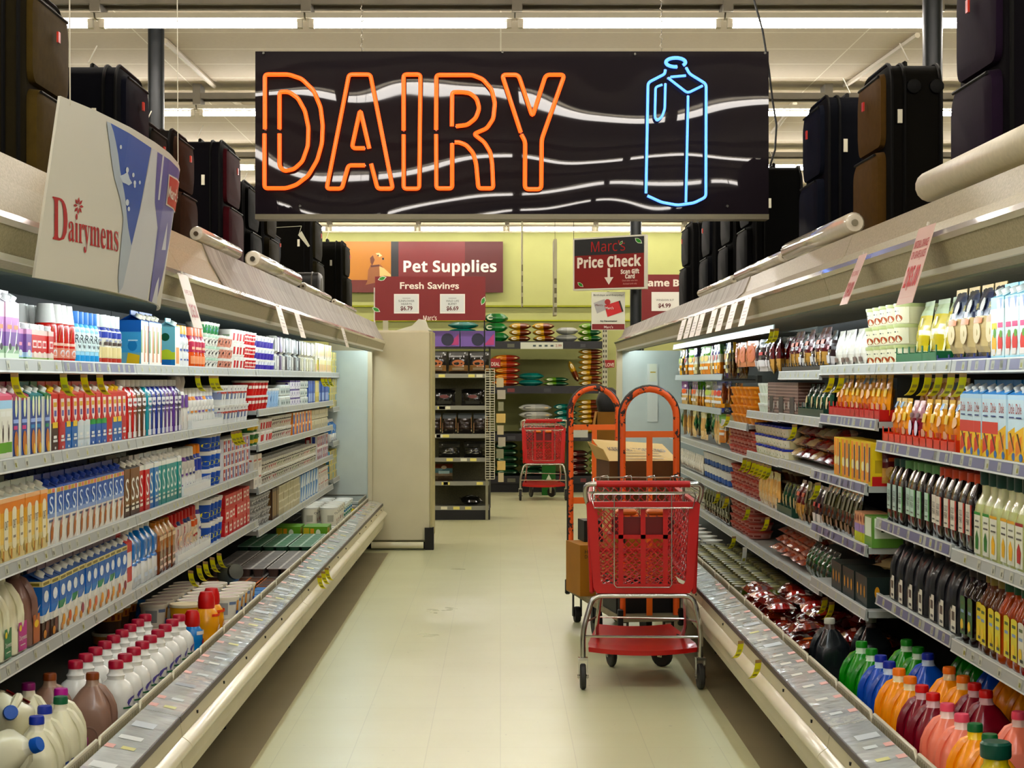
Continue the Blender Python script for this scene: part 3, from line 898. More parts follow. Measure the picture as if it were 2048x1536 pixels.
K['tealb'] = carton('creamer_carton', .088, .088, .225, [(0, '3E86C0'), (.2, 'C9D56A'), (.38, '8CC6D2')], 'A9D3DB', 'E9EAE6', [('r', -.5, 0, .5, .98, 'E2DDD2'), ('r', -.3, .1, .3, .5, 'DE9A62')], [('e', .0, .75, .22, .1, '2D6A4A'), ('e', .05, .35, .3, .1, 'C9D56A'), ('r', -.2, .02, .3, .2, '2F78BC')])
# jugs
DM = lambda c: [('r', -.34, .12, .34, 1.0, c), ('e', -.18, .82, .1, .1, 'D6C24A'), ('t', 'Dairymens', 0.02, .52, .15, .6, 'E6E6DA'), ('r', -.2, .28, .2, .31, 'D6D6C6')]
MILK, MNK = 'DAD6BC', 'E0DCC8'
K['mpur'], K['mmag'], K['mgrn'], K['mblu'] = [jug('milk_jug', MILK, MNK, c, DM(l), w=.145) for c, l in (('8E2A70', 'B03A86'), ('B43A92', 'B03A86'), ('1E6A48', '1E7048'), ('2A3FB0', '2A55B0'))]
K['mred'] = jug('milk_jug', MILK, MNK, '2F62BE', [('r', -.35, .1, .35, 1, 'C63A34'), ('t', 'VITAMIN', 0, .7, .15, .55, 'E8DDD0')], w=.14)
K['mshelf1'] = jug('milk_jug', MILK, MNK, '1E6A48', DM('1F7A4A'), w=.145)
K['mshelf2'] = jug('milk_jug', MILK, MNK, 'B43A92', DM('C0468C'), w=.145)
K['choc'] = jug('milk_jug', '95786A', 'A08878', '8A4A2A', [], w=.148, ring=True)
K['chocs'] = jug('milk_jug', '8A6A60', '927A70', '6A3A2A', [('r', -.3, .1, .3, 1, 'B4661F'), ('e', 0, .7, .2, .12, 'E2C060')], w=.14)
for key, b, n, c in (('jdark', '23272B', '5B4A42', 'B9B6A8'), ('jgreen', '1E8A2E', 'C3D6BE', '1E8A34'), ('jblue', '1F57BE', 'BCCBDD', '1C33AE'), ('jorange', 'F0A028', 'EBD9B4', 'F08A22'), ('jred', '8A1C34', 'D3AFB0', 'D8261E'), ('jpink', 'EE927E', 'EBD0C6', 'E8687A'), ('joj', 'F5A51C', 'F0CC6A', '1E7040')):
    K[key] = jug('juice_jug', b, n, c, [], w=.149, rough=0.22)
K['tea'] = jug('tea_jug', '2A2B30', '4A4038', 'C9C7BE', [('r', -.1, .1, .42, 1.0, 'D9D5C8'), ('r', .0, .2, .32, .3, '4A4440'), ('r', .0, .5, .32, .8, '5A4A40')], w=.14)
# bottles
K['redcap'] = bottle('milk_bottle', [(.052, 0), (.06, .006), (.061, .10), (.060, .15), (.057, .172), (.045, .192), (.029, .204), (.028, .210), (.031, .218), (.024, .226), (.022, .242)], ['DAD9D2'] * 10, [(.025, .240), (.025, .262), (.022, .266), (.001, .267)], 'B01E44',
                    [('r', -.5, 0, .5, .32, '2A4E98'), ('r', -.5, .32, .5, .42, 'C9975A'), ('e', 0, .8, .22, .14, '6A5FA8'), ('r', -.3, .66, .3, .7, '3F7A50')], 3.0, (.02, .16))
K['cancap'] = bottle('whipped_cream_can', [(.036, 0), (.037, .01), (.037, .125), (.033, .135), (.026, .142)], ['CE4232'] * 4, [(.034, .134), (.026, .198), (.001, .199)], 'DAD9D4',
                    [('r', -.5, .42, .5, .5, 'E2B9A8'), ('p', [(-.3, .55), (.3, .55), (.25, .95), (-.25, .95)], 'E0C07A'), ('r', -.4, .05, .4, .35, 'D9907C'), ('e', -.1, .2, .15, .1, 'D6DADC'), ('e', .2, .2, .15, .1, 'D6DADC')], 2.4, (.012, .125))
K['lightblue'] = bottle('creamer_bottle', [(.036, 0), (.037, .01), (.037, .115), (.035, .13), (.029, .142), (.028, .15)], ['7FC2DE', 'A8D2E2', 'A8D2E2', '58AEDC', '58AEDC'], [(.031, .142), (.031, .185), (.001, .186)], '2E7FD0',
                       [('r', -.5, 0, .5, .18, '3A9AD0'), ('p', [(-.5, .18), (0, .3), (.5, .2), (.5, .15), (-.5, .15)], 'DDE8EA'), ('r', -.5, .3, .5, .85, 'D3DEDC'), ('t', 'Rddi', 0, .66, .25, .7, '2A2F44'), ('t', 'wip', .05, .46, .18, .5, '2A2F44')], 2.4, (.01, .13))
K['whitecan'] = bottle('creamer_bottle', [(.037, 0), (.038, .01), (.038, .115), (.036, .13), (.029, .142), (.028, .15)], ['DDD8C8', 'DDD8C8', 'DDD8C8', '2A3AA8', '2A3AA8'], [(.031, .142), (.031, .188), (.001, .189)], 'D9DCDA',
                      [('r', -.5, 0, .5, .14, 'B5463C'), ('r', -.5, .15, .5, .5, 'D6C69A'), ('r', -.5, .8, .5, 1, '3548B0'), ('r', -.3, .56, .3, .66, '5B4A44'), ('r', -.2, .68, .2, .74, '9A9AAE')], 2.4, (.01, .125))
CAPS = {'white': 'DCDAD2', 'tan': 'D9A85A', 'orange': 'E0731E', 'red': 'B81F24'}


def creamer(key, body, lab, cap, h=.2, shapes=None):
    z = h / .2
    K[key] = bottle('creamer_bottle', [(.034, 0), (.036, .008 * z), (.036, .07 * z), (.033, .09 * z), (.035, .11 * z), (.033, .14 * z), (.026, .156 * z), (.025, .162 * z)], [body, body, body, body, body, lab, lab], [(.027, .158 * z), (.026, .196 * z), (.02, .2 * z), (.001, .2 * z)], cap,
                    shapes or [('r', -.5, 0, .5, .5, body), ('e', 0, .6, .3, .2, 'E6E2D8'), ('r', -.25, .55, .25, .63, lab), ('r', -.2, .2, .2, .26, lab)], 2.2, (.01, .135 * z))


creamer('cw1', 'DAD8D4', '5A6AA8', 'D9A85A')
creamer('cor', 'D9633A', 'B23050', 'E0731E', .2, [('r', -.5, .55, .5, .95, 'BE3050'), ('r', -.3, .65, .3, .75, 'E8B8A0'), ('r', -.4, .1, .4, .4, 'E29A76')])
creamer('cw2', 'DEDCD4', '7E93C4', 'DEDCD4')
creamer('cw3', 'DEDAD2', '7A55A0', 'DEDCD4')
creamer('cw4', 'DEDAD2', 'D98E4A', 'DEDCD4')
creamer('ct', 'DEDCD6', '3F9C92', 'DEDCD4', .22)
creamer('cp', 'DEDCD6', '7A4FA0', 'DEDCD4', .22)
creamer('cn', 'DEDCD6', '343C80', 'DEDCD4', .22)
creamer('cb', 'D8D4CC', '3046B0', 'E08E20', .225, [('r', -.5, .6, .5, 1, '2D48B8'), ('e', .2, .75, .2, .15, 'D8402E'), ('r', -.3, .2, .3, .5, 'C9C4BC')])
creamer('cr1', 'D9C9C0', 'B0243A', 'B81F24', .22, [('p', [(-.5, .95), (.1, .95), (.0, .3), (-.5, .6)], 'B42036'), ('e', .05, .55, .25, .2, 'E6D8CC'), ('r', -.4, .05, .4, .2, '7E86B4')])
creamer('cr2', 'DCD0C8', '32407E', 'B81F24', .22, [('p', [(-.4, .95), (.5, .95), (.5, .4), (0, .6)], '2E3A80'), ('e', -.05, .5, .28, .2, 'E6C8A8'), ('r', -.3, .05, .3, .25, 'D49A9A')])
creamer('cr3', 'E0D2B8', 'C2502A', 'B81F24', .22, [('r', -.5, .8, .5, 1, 'D66A20'), ('e', 0, .5, .3, .22, 'EBDCC0'), ('r', -.25, .45, .25, .52, 'B8382A')])
creamer('cr4', 'DEDCD6', '5E4A9A', 'D9D6CE', .24)
fair = lambda c, d: bottle('milk_bottle', [(.044, 0), (.046, .008), (.046, .17), (.044, .185), (.03, .205), (.024, .212), (.024, .22)], [c, c, c, c, c, 'D6D6D2'], [(.027, .216), (.027, .24), (.001, .241)], 'DAD8D0',
                          [('r', -.5, .0, .5, .14, d), ('p', [(-.28, .0), (.22, .0), (.12, .52), (-.12, .58)], 'E2DFDA'), ('r', -.5, .72, .5, .95, 'E6E4E2'), ('p', [(-.5, .72), (.5, .72), (.5, .78), (0, .70), (-.5, .78)], c), ('r', -.4, .62, .4, .66, 'D9D6D6'), ('r', -.35, .82, .35, .87, c)], 1.5, (.01, .175), square=.012)
for key, c, d in (('f1', 'C6382C', 'B9A09A'), ('f2', '6B4230', '8A5A3E'), ('f3', '2A93A0', 'B9CAD0'), ('f4', '2C3E9C', '8E96B8'), ('f5', '6A4794', '9E90B4'), ('f6', '33286E', '8E86A8')):
    K[key] = fair(c, d)
K['fpur'] = bottle('milk_bottle', [(.04, 0), (.046, .02), (.044, .09), (.036, .15), (.026, .18), (.022, .19)], ['DCD8D0'] * 5, [(.024, .185), (.026, .205), (.032, .23), (.028, .255), (.001, .262)], 'B9AFA8', [('r', -.4, .7, .4, 1.15, '7A55A0'), ('r', -.2, .2, .2, .4, 'C9BCB0')], 1.6, (.02, .15), r=.045)
K['fblue'] = bottle('milk_bottle', [(.05, 0), (.055, .008), (.055, .09), (.05, .1), (.055, .115), (.055, .17), (.03, .2), (.024, .21)], ['DBDCDA', 'DBDCDA', '2E7ECC', '2E7ECC', '2E7ECC', '2E7ECC', '2E7ECC'], [(.026, .206), (.026, .238), (.001, .239)], 'DEDCD6', [('e', 0, .7, .14, .08, 'DCE6F0'), ('r', -.3, .48, .3, .52, '1F5EA8'), ('r', -.35, .1, .35, .2, 'BBC4CE')], 1.5, (.01, .17), square=.02)
K['fbrown'] = bottle('milk_bottle', [(.044, 0), (.046, .008), (.046, .10), (.046, .17), (.026, .2), (.022, .21)], ['6A2A20', '7A4028', 'A0653E', 'C59A72', 'B5763E'], [(.022, .205), (.022, .222), (.001, .223)], 'B5763E', [('r', -.5, .85, .5, .95, 'E0C8A6'), ('r', -.4, .1, .4, .18, 'D9C0B0'), ('r', -.4, .3, .4, .36, 'D9C0B0')], 1.5, (.01, .17), square=.015)
K['blueb'] = bottle('creamer_bottle', [(.04, 0), (.045, .01), (.046, .08), (.04, .10), (.044, .13), (.042, .165), (.03, .185), (.026, .19)], ['2F86CE'] * 7, [(.030, .185), (.033, .20), (.03, .235), (.022, .25), (.001, .252)], 'C81E26', [('r', -.5, .95, .5, 1.05, 'E2E0DA'), ('e', 0, .72, .18, .12, 'C83448'), ('r', -.4, .1, .4, .14, '1F66AE')], 2.0, (.01, .16))
K['yelb'] = bottle('creamer_bottle', [(.05, 0), (.056, .012), (.057, .09), (.05, .11), (.055, .14), (.053, .195), (.036, .22), (.03, .226)], ['E3A41E'] * 7, [(.034, .22), (.037, .235), (.034, .27), (.026, .292), (.001, .295)], 'C81E22', [('e', 0, .66, .22, .14, 'EBDCC4'), ('r', -.15, .62, .15, .69, 'B03A30'), ('r', -.5, 1.0, .5, 1.06, 'D8561E'), ('r', -.4, .12, .4, .15, 'C07A12')], 2.0, (.01, .19))
gold = lambda cap, lab, s2: bottle('tea_bottle', [(.04, 0), (.043, .008), (.043, .15), (.038, .175), (.024, .205), (.021, .212)], ['1C100C'] * 5, [(.024, .205), (.024, .24), (.001, .241)], cap, [('r', -.5, 0, .25, 1, lab), ('r', .25, 0, .5, 1, s2), ('t', 'GOLD', -.12, .66, .2, .5, '3A3D36'), ('t', 'PEAK', -.12, .42, .2, .5, '3A3D36'), ('r', -.35, .12, .1, .17, '6A6F66')], 1.6, (.05, .145), square=.012, rough=.12)
K['g1'], K['g2'], K['g3'] = gold('1A4A42', 'B4C6BE', '1F4A34'), gold('6F9A6A', 'B7CCBF', '4A8A50'), gold('C0511E', 'D2CDBF', 'B8401E')
lem = lambda l, fr: bottle('lemonade_bottle', [(.044, 0), (.046, .006), (.046, .14), (.042, .165), (.03, .19), (.027, .20), (.027, .225)], ['B9BC8A'] * 3 + ['C9CBA8'] * 3, [(.033, .222), (.036, .225), (.036, .265), (.001, .266)], '17473A', [('r', -.5, 0, .5, 1, 'D6D6C4'), ('r', -.5, .93, .5, 1, l), ('r', -.3, .76, .3, .8, '7A7A70'), ('r', -.35, .62, .35, .66, '5E5E58'), ('p', [(-.22, .12), (.2, .1), (.3, .36), (0, .56), (-.25, .4)], fr)], 1.6, (.012, .14), square=.012, rough=.1)
K['l1'], K['l2'], K['l3'] = lem('2F8A3E', '2C7A34'), lem('D9A62A', 'E0B23A'), lem('A81E2A', 'B4222A')
amb = lambda c, cap, l: bottle('juice_bottle', [(.046, 0), (.05, .008), (.05, .06), (.048, .14), (.044, .165), (.03, .195), (.025, .205), (.025, .222)], [c] * 7, [(.028, .22), (.028, .255), (.001, .256)], cap, [('r', -.5, 0, .5, 1, l), ('e', 0, 1.0, .5, .06, l), ('r', -.3, .82, .3, .9, '5A6A34'), ('r', -.3, .6, .3, .68, '8AA0C0'), ('e', -.1, .26, .3, .16, 'E0C23A'), ('r', -.1, .08, .4, .16, '2A2620')], 1.2, (.03, .15), square=.03, rough=.1)
K['a0'], K['a1'], K['a2'], K['a3'] = amb('2A120C', '2A1A14', '3A6A3A'), amb('6A3A16', '8A7A4A', 'D9C64A'), amb('B0541C', '1E5A3A', 'D8CC6A'), amb('9A2420', '1E5A3A', 'D2D0C0')
K['lemb'] = bottle('lemonade_bottle', [(.05, 0), (.055, .01), (.055, .15), (.05, .18), (.032, .21), (.03, .23)], ['D8C22A'] * 5, [(.038, .226), (.04, .23), (.04, .262), (.034, .268), (.001, .269)], '1E5A48', [('r', -.5, .1, .5, .9, 'D9D23A'), ('e', 0, .5, .3, .2, '2A4A98')], 1.6, (.03, .15), rough=.1)
# tubs
K['tcow'] = tub('dip_tub', .058, .058, [(0, 'DDD8CC')], 'B9CDB8', [('r', -.5, .1, .5, .9, 'E2DDD2'), ('e', 0, .45, .14, .3, '3A2A26'), ('e', .25, .4, .12, .25, 'B9A898')])
K['tgreen'] = tub('dip_tub', .058, .062, [(0, 'DDD8CC')], 'D8D6C8', [('r', -.3, .1, .3, .95, '2A8A4C'), ('e', .05, .45, .14, .25, '3A6AB0')])
K['tpink'] = tub('dip_tub', .058, .06, [(0, 'D9A08E')], 'DDD9CE', [('r', -.5, .1, .5, .9, 'D98E78'), ('e', 0, .5, .15, .3, '5A2A24'), ('e', .3, .5, .13, .3, 'E6E0D6')])
K['twr'] = tub('dip_tub', .055, .075, [(0, 'E0DCD2')], 'E2DFD6', [('r', -.2, .1, .4, .9, 'E2E0D6'), ('r', -.1, .2, .25, .8, 'CE3E30'), ('r', -.35, .3, -.2, .7, '9AA88A')])
K['tred'] = tub('dip_tub', .055, .075, [(0, 'CF3A28')], 'E2DFD6', [('r', -.3, .3, .3, .75, 'E4D6C8'), ('r', -.2, .4, .2, .62, 'C93222')])
K['tblue'] = tub('dip_tub', .055, .075, [(0, 'DDDBDC')], 'E2DFD6', [('r', -.5, .0, .0, .6, '4A3AA8'), ('r', .0, .2, .4, .9, '3A86C8')])
K['tcott'] = tub('cottage_cheese_tub', .066, .105, [(0, 'DDDCD6')], 'E0DED6', [('r', -.5, .82, .5, .92, '23264A'), ('r', -.35, .3, -.1, .7, '8A93B0'), ('r', .05, .3, .4, .7, 'A9B0BC'), ('r', -.2, .62, .3, .72, 'C2564A')])
K['tredb'] = tub('cottage_cheese_tub', .07, .1, [(0, 'CC3428')], 'DFDAD2', [('r', -.3, .3, .3, .85, 'C23A34'), ('r', -.25, .5, .25, .72, 'E6DDD2'), ('e', .3, .4, .1, .2, 'C9A24A')])
K['tface'] = tub('yogurt_tub', .06, .13, [(0, 'C9D6E2')], 'E0DED8', [('r', -.3, .1, .3, .9, 'A9C6E2'), ('e', 0, .5, .15, .32, '2F66A8')])
K['tdaisy'] = tub('sour_cream_tub', .062, .09, [(0, '2A56B4'), (.12, '2A56B4'), (.85, 'DDDCD4')], 'DEDCD6', [('e', -.15, .35, .12, .16, 'D9D23A'), ('e', .12, .4, .12, .16, 'D9D23A'), ('r', .3, .1, .5, .8, 'DDDCD4')])
K['tgrey'] = tub('spread_tub', .068, .055, [(0, '9A9A98')], 'B4B4B0', [('r', -.5, .2, .5, .7, '8A8A8A'), ('e', 0, .45, .12, .25, 'D0D0CC'), ('e', .3, .45, .12, .25, 'D0D0CC')])
K['tgrn2'] = tub('yogurt_tub', .075, .1, [(0, '2E6A34')], 'E0DCD0', [('r', -.2, .2, .3, .5, 'C9A83A'), ('r', -.5, .6, .5, .75, '1F5A2A')])
K['cup'] = tub('yogurt_cup', .038, .07, [(0, 'D9D5C6')], 'CFCDC0', [('e', 0, .4, .16, .24, '5A2A24'), ('r', -.3, .72, .3, .84, '6A6A5E')], n=12)
K['cup2'] = tub('yogurt_cup', .038, .07, [(0, 'DAD6C8')], 'D2CFC4', [('e', 0, .4, .16, .24, 'B8402E'), ('r', -.3, .72, .3, .84, '55564E')], n=12)
K['cup3'] = tub('yogurt_cup', .038, .07, [(0, 'D6D2C2')], 'D0CDC0', [('e', 0, .4, .14, .2, '6A7A3A'), ('r', -.3, .72, .3, .84, '55564E')], n=12)
K['but'] = tub('spread_tub', .062, .1, [(0, 'DEDCD0')], 'E2DCCB', [('r', -.05, .38, .22, .9, 'D99A2A'), ('r', -.05, .1, .22, .38, '2A56B4'), ('r', -.4, .2, -.22, .8, '9A9C9A'), ('r', -.2, .7, -.08, .85, '7A8AA8')], lidtop='D2C0B6')
K['butb'] = tub('spread_tub', .066, .1, [(0, '4A3020'), (.55, 'B4782A')], 'CFC8B4', [('r', -.3, .6, .3, .85, '7A2A1E')], lidtop='8A6A4A')
K['buty'] = tub('spread_tub', .07, .1, [(0, 'DDA82E')], 'E2D8BC', [], lidtop='D9C8A8')
K['chob'] = tub('yogurt_tub', .066, .13, [(0, 'DDDAC8')], 'DAD9D0', [('t', 'Chobani', 0, .72, .13, .34, '2A2C30'), ('e', .12, .3, .1, .12, 'C2402E'), ('e', .05, .9, .1, .07, '26407E'), ('r', -.35, .2, -.2, .6, 'AAA898')])
K['chobg'] = tub('yogurt_tub', .066, .12, [(0, 'D6DCD4')], 'D9DCD8', [('r', -.3, .45, .3, .62, '2F7EA8'), ('r', -.3, .2, .3, .34, '5A9A7A'), ('r', -.3, .7, .3, .74, '3E7A4A')])
K['yell'] = tub('yogurt_tub', .05, .12, [(0, 'D9C02E')], 'DCC84A', [('r', -.3, .2, .3, .5, 'D88A2A')])
K['hum'] = tub('hummus_tub', .062, .076, [(0, 'D9D4B4')], 'B9BE8E', [('r', -.25, .05, .25, .95, 'E3DDC4'), ('e', .08, .3, .08, .2, 'B05A2E'), ('r', -.1, .65, .1, .72, '6A6A5A'), ('r', -.45, .1, -.3, .9, 'C08A5A')])
K['pinkt'] = tub('meat_tub', .075, .052, [(0, 'C68A80')], 'B4544A', [('r', -.5, .2, .5, .6, 'D2A096'), ('r', -.3, .3, .3, .5, '9A3A34')], n=14)
K['bluelid'] = tub('cheese_tub', .055, .07, [(0, 'D6CFA8')], '2C3CA8', [('r', -.2, .15, .2, .85, 'E0DCC6'), ('e', 0, .4, .1, .2, '7A9A4A')])
K['orgt'] = tub('cheese_tub', .085, .055, [(0, 'C9803C')], 'D0873E', [('r', -.5, .3, .5, .7, 'D99A5A')], n=14)
K['whit'] = tub('cheese_tub', .05, .055, [(0, 'D3D8C8')], 'D9DCD0', [], n=14)
K['nuts'] = tub('nut_tub', .075, .06, [(0, '7A4A24')], 'D6CCB4', [('r', -.5, .1, .5, .8, '6A3A1C')], n=14)
K['rice'] = tub('cheese_tub', .07, .09, [(0, 'D9B24A')], '6A6A7A', [('r', -.3, .2, .3, .7, 'C9962E')], n=14)
K['jamj'] = tub('dip_tub', .06, .09, [(0, '2A3F7A'), (.5, 'D6D6D0')], 'DAD8D0', [('r', -.3, .1, .3, .45, '3E62A8')], n=14)
K['jar'] = bottle('pickle_jar', [(.036, 0), (.04, .006), (.04, .105), (.034, .118)], ['5A6228'] * 3, [(.036, .112), (.037, .116), (.037, .132), (.034, .134), (.001, .134)], '8A8660', [('r', -.5, .1, .5, .75, 'C9B88A'), ('e', 0, .45, .28, .2, 'B03A2A'), ('r', -.5, .1, .5, .2, '7A8A3A')], 2.0, (.015, .095), cat='jar', rough=.1)
K['jar2'] = bottle('pickle_jar', [(.036, 0), (.04, .006), (.04, .105), (.034, .118)], ['4A5420'] * 3, [(.036, .112), (.037, .116), (.037, .132), (.034, .134), (.001, .134)], '74725A', [('r', -.5, .1, .5, .75, '8A4A2A'), ('r', -.4, .35, .4, .6, 'C9B46A')], 2.0, (.015, .095), cat='jar', rough=.1)
# boxes and packs
slab = lambda c, t: boxk('yogurt_pack', .15, .1, .118, c, [('r', -.35, .1, .35, .9, t), ('r', -.2, .3, .2, .7, c)], [('r', -.4, .15, .4, .85, t)], r=.035, cat='pack')
for key, c, t in (('y1', 'D8D4CC', 'C2BEB8'), ('y2', '4E2A68', '6A4A80'), ('y3', '211E22', '4A4648'), ('y4', 'D4D6D4', '9AA0A2'), ('y5', 'DDD9C6', 'CFC9A8')):
    K[key] = slab(c, t)
K['wy'] = boxk('cheese_box', .11, .09, .12, 'DDD8C4', [('r', -.4, .1, .1, .6, 'D8AC96'), ('r', .15, .2, .45, .9, 'D9C86A')])
K['yb'] = boxk('cheese_box', .09, .09, .062, 'D9CC8A', [('r', -.4, .2, .1, .8, 'DDBE3A'), ('r', .15, .1, .45, .9, '6AA6C2')])
K['pw'] = boxk('cheese_box', .13, .1, .072, 'DEDCE2', [('r', -.5, .8, .5, 1, '5A44A0'), ('e', .25, .5, .12, .2, '5A44A0'), ('r', -.4, .2, .1, .3, 'B9B4C8')])
K['clr'] = boxk('yogurt_pack', .12, .1, .075, 'D6DAD4', [('r', -.4, .2, .4, .7, 'B4C0BC'), ('r', -.2, .3, .2, .5, '5A6A6A')], cat='pack', r=.015)
K['blub'] = boxk('cheese_box', .13, .09, .21, '2F56AE', [('r', -.4, .1, .4, .45, '9FB4DA'), ('r', -.3, .55, .3, .85, '4A74C4')], [('r', -.4, .1, .4, .9, '2A4A9A')])
K['yelbx'] = boxk('cheese_box', .13, .09, .21, 'D9C87A', [('r', -.4, .5, .4, .9, 'DED3A8'), ('r', -.4, .1, .4, .3, 'B9A86A')])
K['rwp'] = boxk('cheese_box', .16, .1, .075, 'D8D4D0', [('r', -.5, .1, -.05, .9, 'B8323A'), ('r', .05, .1, .3, .9, '3A4AA0'), ('r', -.4, .35, -.15, .65, 'E2DAD4')])
K['blor'] = boxk('cheese_box', .19, .1, .11, 'D9D6C8', [('r', -.5, 0, -.05, .8, '2C66B8'), ('r', -.05, 0, .5, 1, 'E08A2A'), ('e', .1, .4, .12, .2, 'E6C88A')])
K['beig'] = boxk('cheese_pack', .2, .1, .11, 'C3BCA2', [('r', -.4, .2, .4, .5, 'A9A28A')], cat='pack', r=.02)
K['redbx'] = boxk('cheese_box', .16, .12, .073, 'C8362E', [('r', -.3, .25, .3, .75, 'E2D6CC'), ('r', -.2, .4, .2, .6, 'C8362E')])
K['brnbk'] = boxk('snack_box', .1, .12, .2, '5A3E2A', [('r', -.4, .1, .4, .9, '8A6A44')])
K['beicup'] = boxk('yogurt_pack', .15, .12, .055, 'CFC7AC', [('r', -.5, .85, .5, 1, 'E0DAC6'), ('r', -.42, .1, -.06, .8, 'BDB496'), ('r', .06, .1, .42, .8, 'BDB496')], cat='pack')
K['bluw'] = boxk('cheese_box', .17, .1, .11, '3E86C8', [('p', [(-.4, .1), (.2, .1), (.2, .9)], 'DCE6EA'), ('r', .2, 0, .5, 1, 'D3D8D6')])
K['wbox'] = boxk('cheese_box', .16, .1, .10, 'DAD4CA', [('r', -.4, .6, .4, .7, 'C05A50'), ('r', -.3, .2, .3, .5, 'BEB8B0')])
K['pack2'] = boxk('snack_box', .17, .11, .05, '3A78C2', [('r', -.3, .3, .3, .7, 'DCE6EA')], top=[('r', -.45, .1, .45, .5, '3A6AB4'), ('r', -.45, .55, .45, .9, '5A90CC')])
K['grnbx'] = boxk('snack_box', .30, .17, .085, '6FA02E', [('r', -.48, .1, -.25, .9, 'C9B23A'), ('r', -.2, .15, -.05, .85, 'E0A03A'), ('e', .12, .5, .1, .3, 'E8F0D8'), ('r', .25, .15, .45, .4, '6A5AA0')])
K['stick'] = boxk('cheese_stick_box', .105, .11, .165, 'D9B82C', [('r', -.4, .5, .0, .98, 'DE8A2C'), ('r', -.4, .05, .1, .35, 'E0952E'), ('e', -.05, .42, .3, .12, 'DCD2A8'), ('r', .2, .1, .4, .9, '5A3A6A')], [('r', -.45, .25, .45, .9, 'DCC22E'), ('r', -.35, .3, .1, .6, 'B9A01E'), ('r', -.45, 0, .3, .22, 'C4352A')])
K['brick'] = boxk('printed_box', .3, .13, .2, '6A4A40', [('r', -.5, .1 * i - .02, .5, .1 * i, 'B09488') for i in range(1, 10)] + [('r', -.2, .05, .2, .55, '2A201E'), ('e', -.3, .3, .08, .12, 'A8A09A'), ('e', .32, .26, .08, .12, 'A8A09A')])
K['card'] = boxk('snack_box', .08, .1, .12, 'D8A98A', [('r', -.5, 0, .5, .35, 'B9C24A'), ('r', -.5, .35, .5, .62, '9A86B4'), ('e', 0, .8, .25, .12, '8A3A2A')])
K['egg'] = boxk('snack_box', .14, .12, .12, '6F9A52', [('r', -.42, .35, .42, .95, 'D3DCC8')], [('r', -.42, .3, .42, .95, 'D3DCC8'), ('r', -.2, .5, -.1, .6, '3A4A3A'), ('r', .1, .7, .2, .8, '3A4A3A')])
K['grbox'] = boxk('sausage_box', .3, .2, .17, '20332E', [('e', -.3, .5, .05, .2, 'D9A03A'), ('e', .0, .5, .05, .2, 'D9A03A'), ('e', .3, .5, .05, .2, 'D9A03A')])
# bags
bag = lambda key, nm, w, h, t, bands, sh=(), **kw: K.__setitem__(key, bagk(nm, w, h, t, bands, sh, **kw))
bag('pasta', 'pasta_bag', .15, .225, .06, [(0, '8A7A5A'), (.1, 'D6BE92'), (.55, '2A3058'), (.92, '23284C')], [('e', .02, .36, .3, .16, 'E2CFA8'), ('r', -.35, .48, .35, .56, 'D9885A'), ('t', 'NA', -.12, .72, .1, .3, 'D9C24A'), ('e', .25, .74, .1, .1, 'CFC9C4')], seal='C9AE7E')
bag('noodle', 'noodle_bag', .13, .22, .05, [(0, 'D6CDA0'), (.15, 'CFB93A'), (.75, 'BCC6A8'), (.92, 'C9D2BC')], [('p', [(-.3, .15), (.1, .7), (.2, .7), (-.1, .12)], 'D9D098')])
bag('whiteb', 'white_bag', .11, .16, .035, [(0, 'D8D2C6'), (.3, 'E2DED4')], [('r', -.3, .12, .3, .24, '8A7468')])
bag('redg', 'snack_bag', .15, .2, .06, [(0, 'B9905A'), (.4, '6A1E24'), (.85, '5A1A22')], [('e', -.1, .3, .25, .16, 'D9B88A'), ('r', -.2, .6, .3, .7, 'C9642A')], seed=3)
bag('blkb', 'snack_bag', .14, .18, .05, [(0, 'C9C2BC'), (.3, '3A2024'), (.8, '241A1C')], [('r', -.3, .15, .3, .35, 'D6D0CC'), ('r', -.2, .5, .2, .6, 'B03A30')], seed=4)
bag('orch', 'cheese_bag', .11, .155, .03, [(0, 'D9832E'), (.5, 'DFA04A'), (.85, 'C9B48A')], [('e', 0, .55, .35, .12, 'E2B48A'), ('r', -.2, .8, .2, .95, '5A86A8'), ('r', -.3, .2, .3, .3, 'C25A2A')], seal='D9C28E')
bag('orch2', 'cheese_bag', .11, .155, .03, [(0, 'DE962E'), (.6, 'E0A63C')], [('e', 0, .25, .35, .1, 'D9A88A'), ('r', -.3, .5, .3, .7, 'D8B45A')], seed=2, seal='DDB04A')
bag('orch3', 'cheese_bag', .11, .155, .03, [(0, '8A2A34'), (.6, 'B88A90')], [('e', 0, .35, .3, .18, 'D8D0DC'), ('r', -.3, .6, .3, .7, '6A2A3A')], seed=5)
for i, (a, b, c, d) in enumerate((('D9A24A', 'E0D8C8', '3A6A3A', 'B4C46A'), ('DD9A3E', 'D9DAD4', '35489A', 'C94A34'), ('C9B98A', 'E2DED2', '2A3A7A', 'D9943A'), ('D98A3A', 'DAD8C9', '6AA23A', 'E0C88A'), ('6A4A2A', '2E2A26', 'B03A2A', 'D9B45A'), ('C8AA7A', 'DCD6CE', '8A5AA0', 'D96A3A'))):
    bag('hb%d' % i, 'shredded_cheese_bag', .14, .22, .035, [(0, c if i in (1, 2) else a), (.2, a), (.5, b), (.78, c if i != 4 else d)], [('e', 0, .66, .3, .1, d), ('r', -.3, .3, .3, .4, b)], seed=10 + i, hang=True)
bag('hgreen', 'greens_bag', .14, .18, .04, [(0, '1F5A34'), (.4, '2A7A44'), (.8, '8AA85A')], [('r', -.3, .3, .3, .5, '123A22')], seed=20, hang=True)
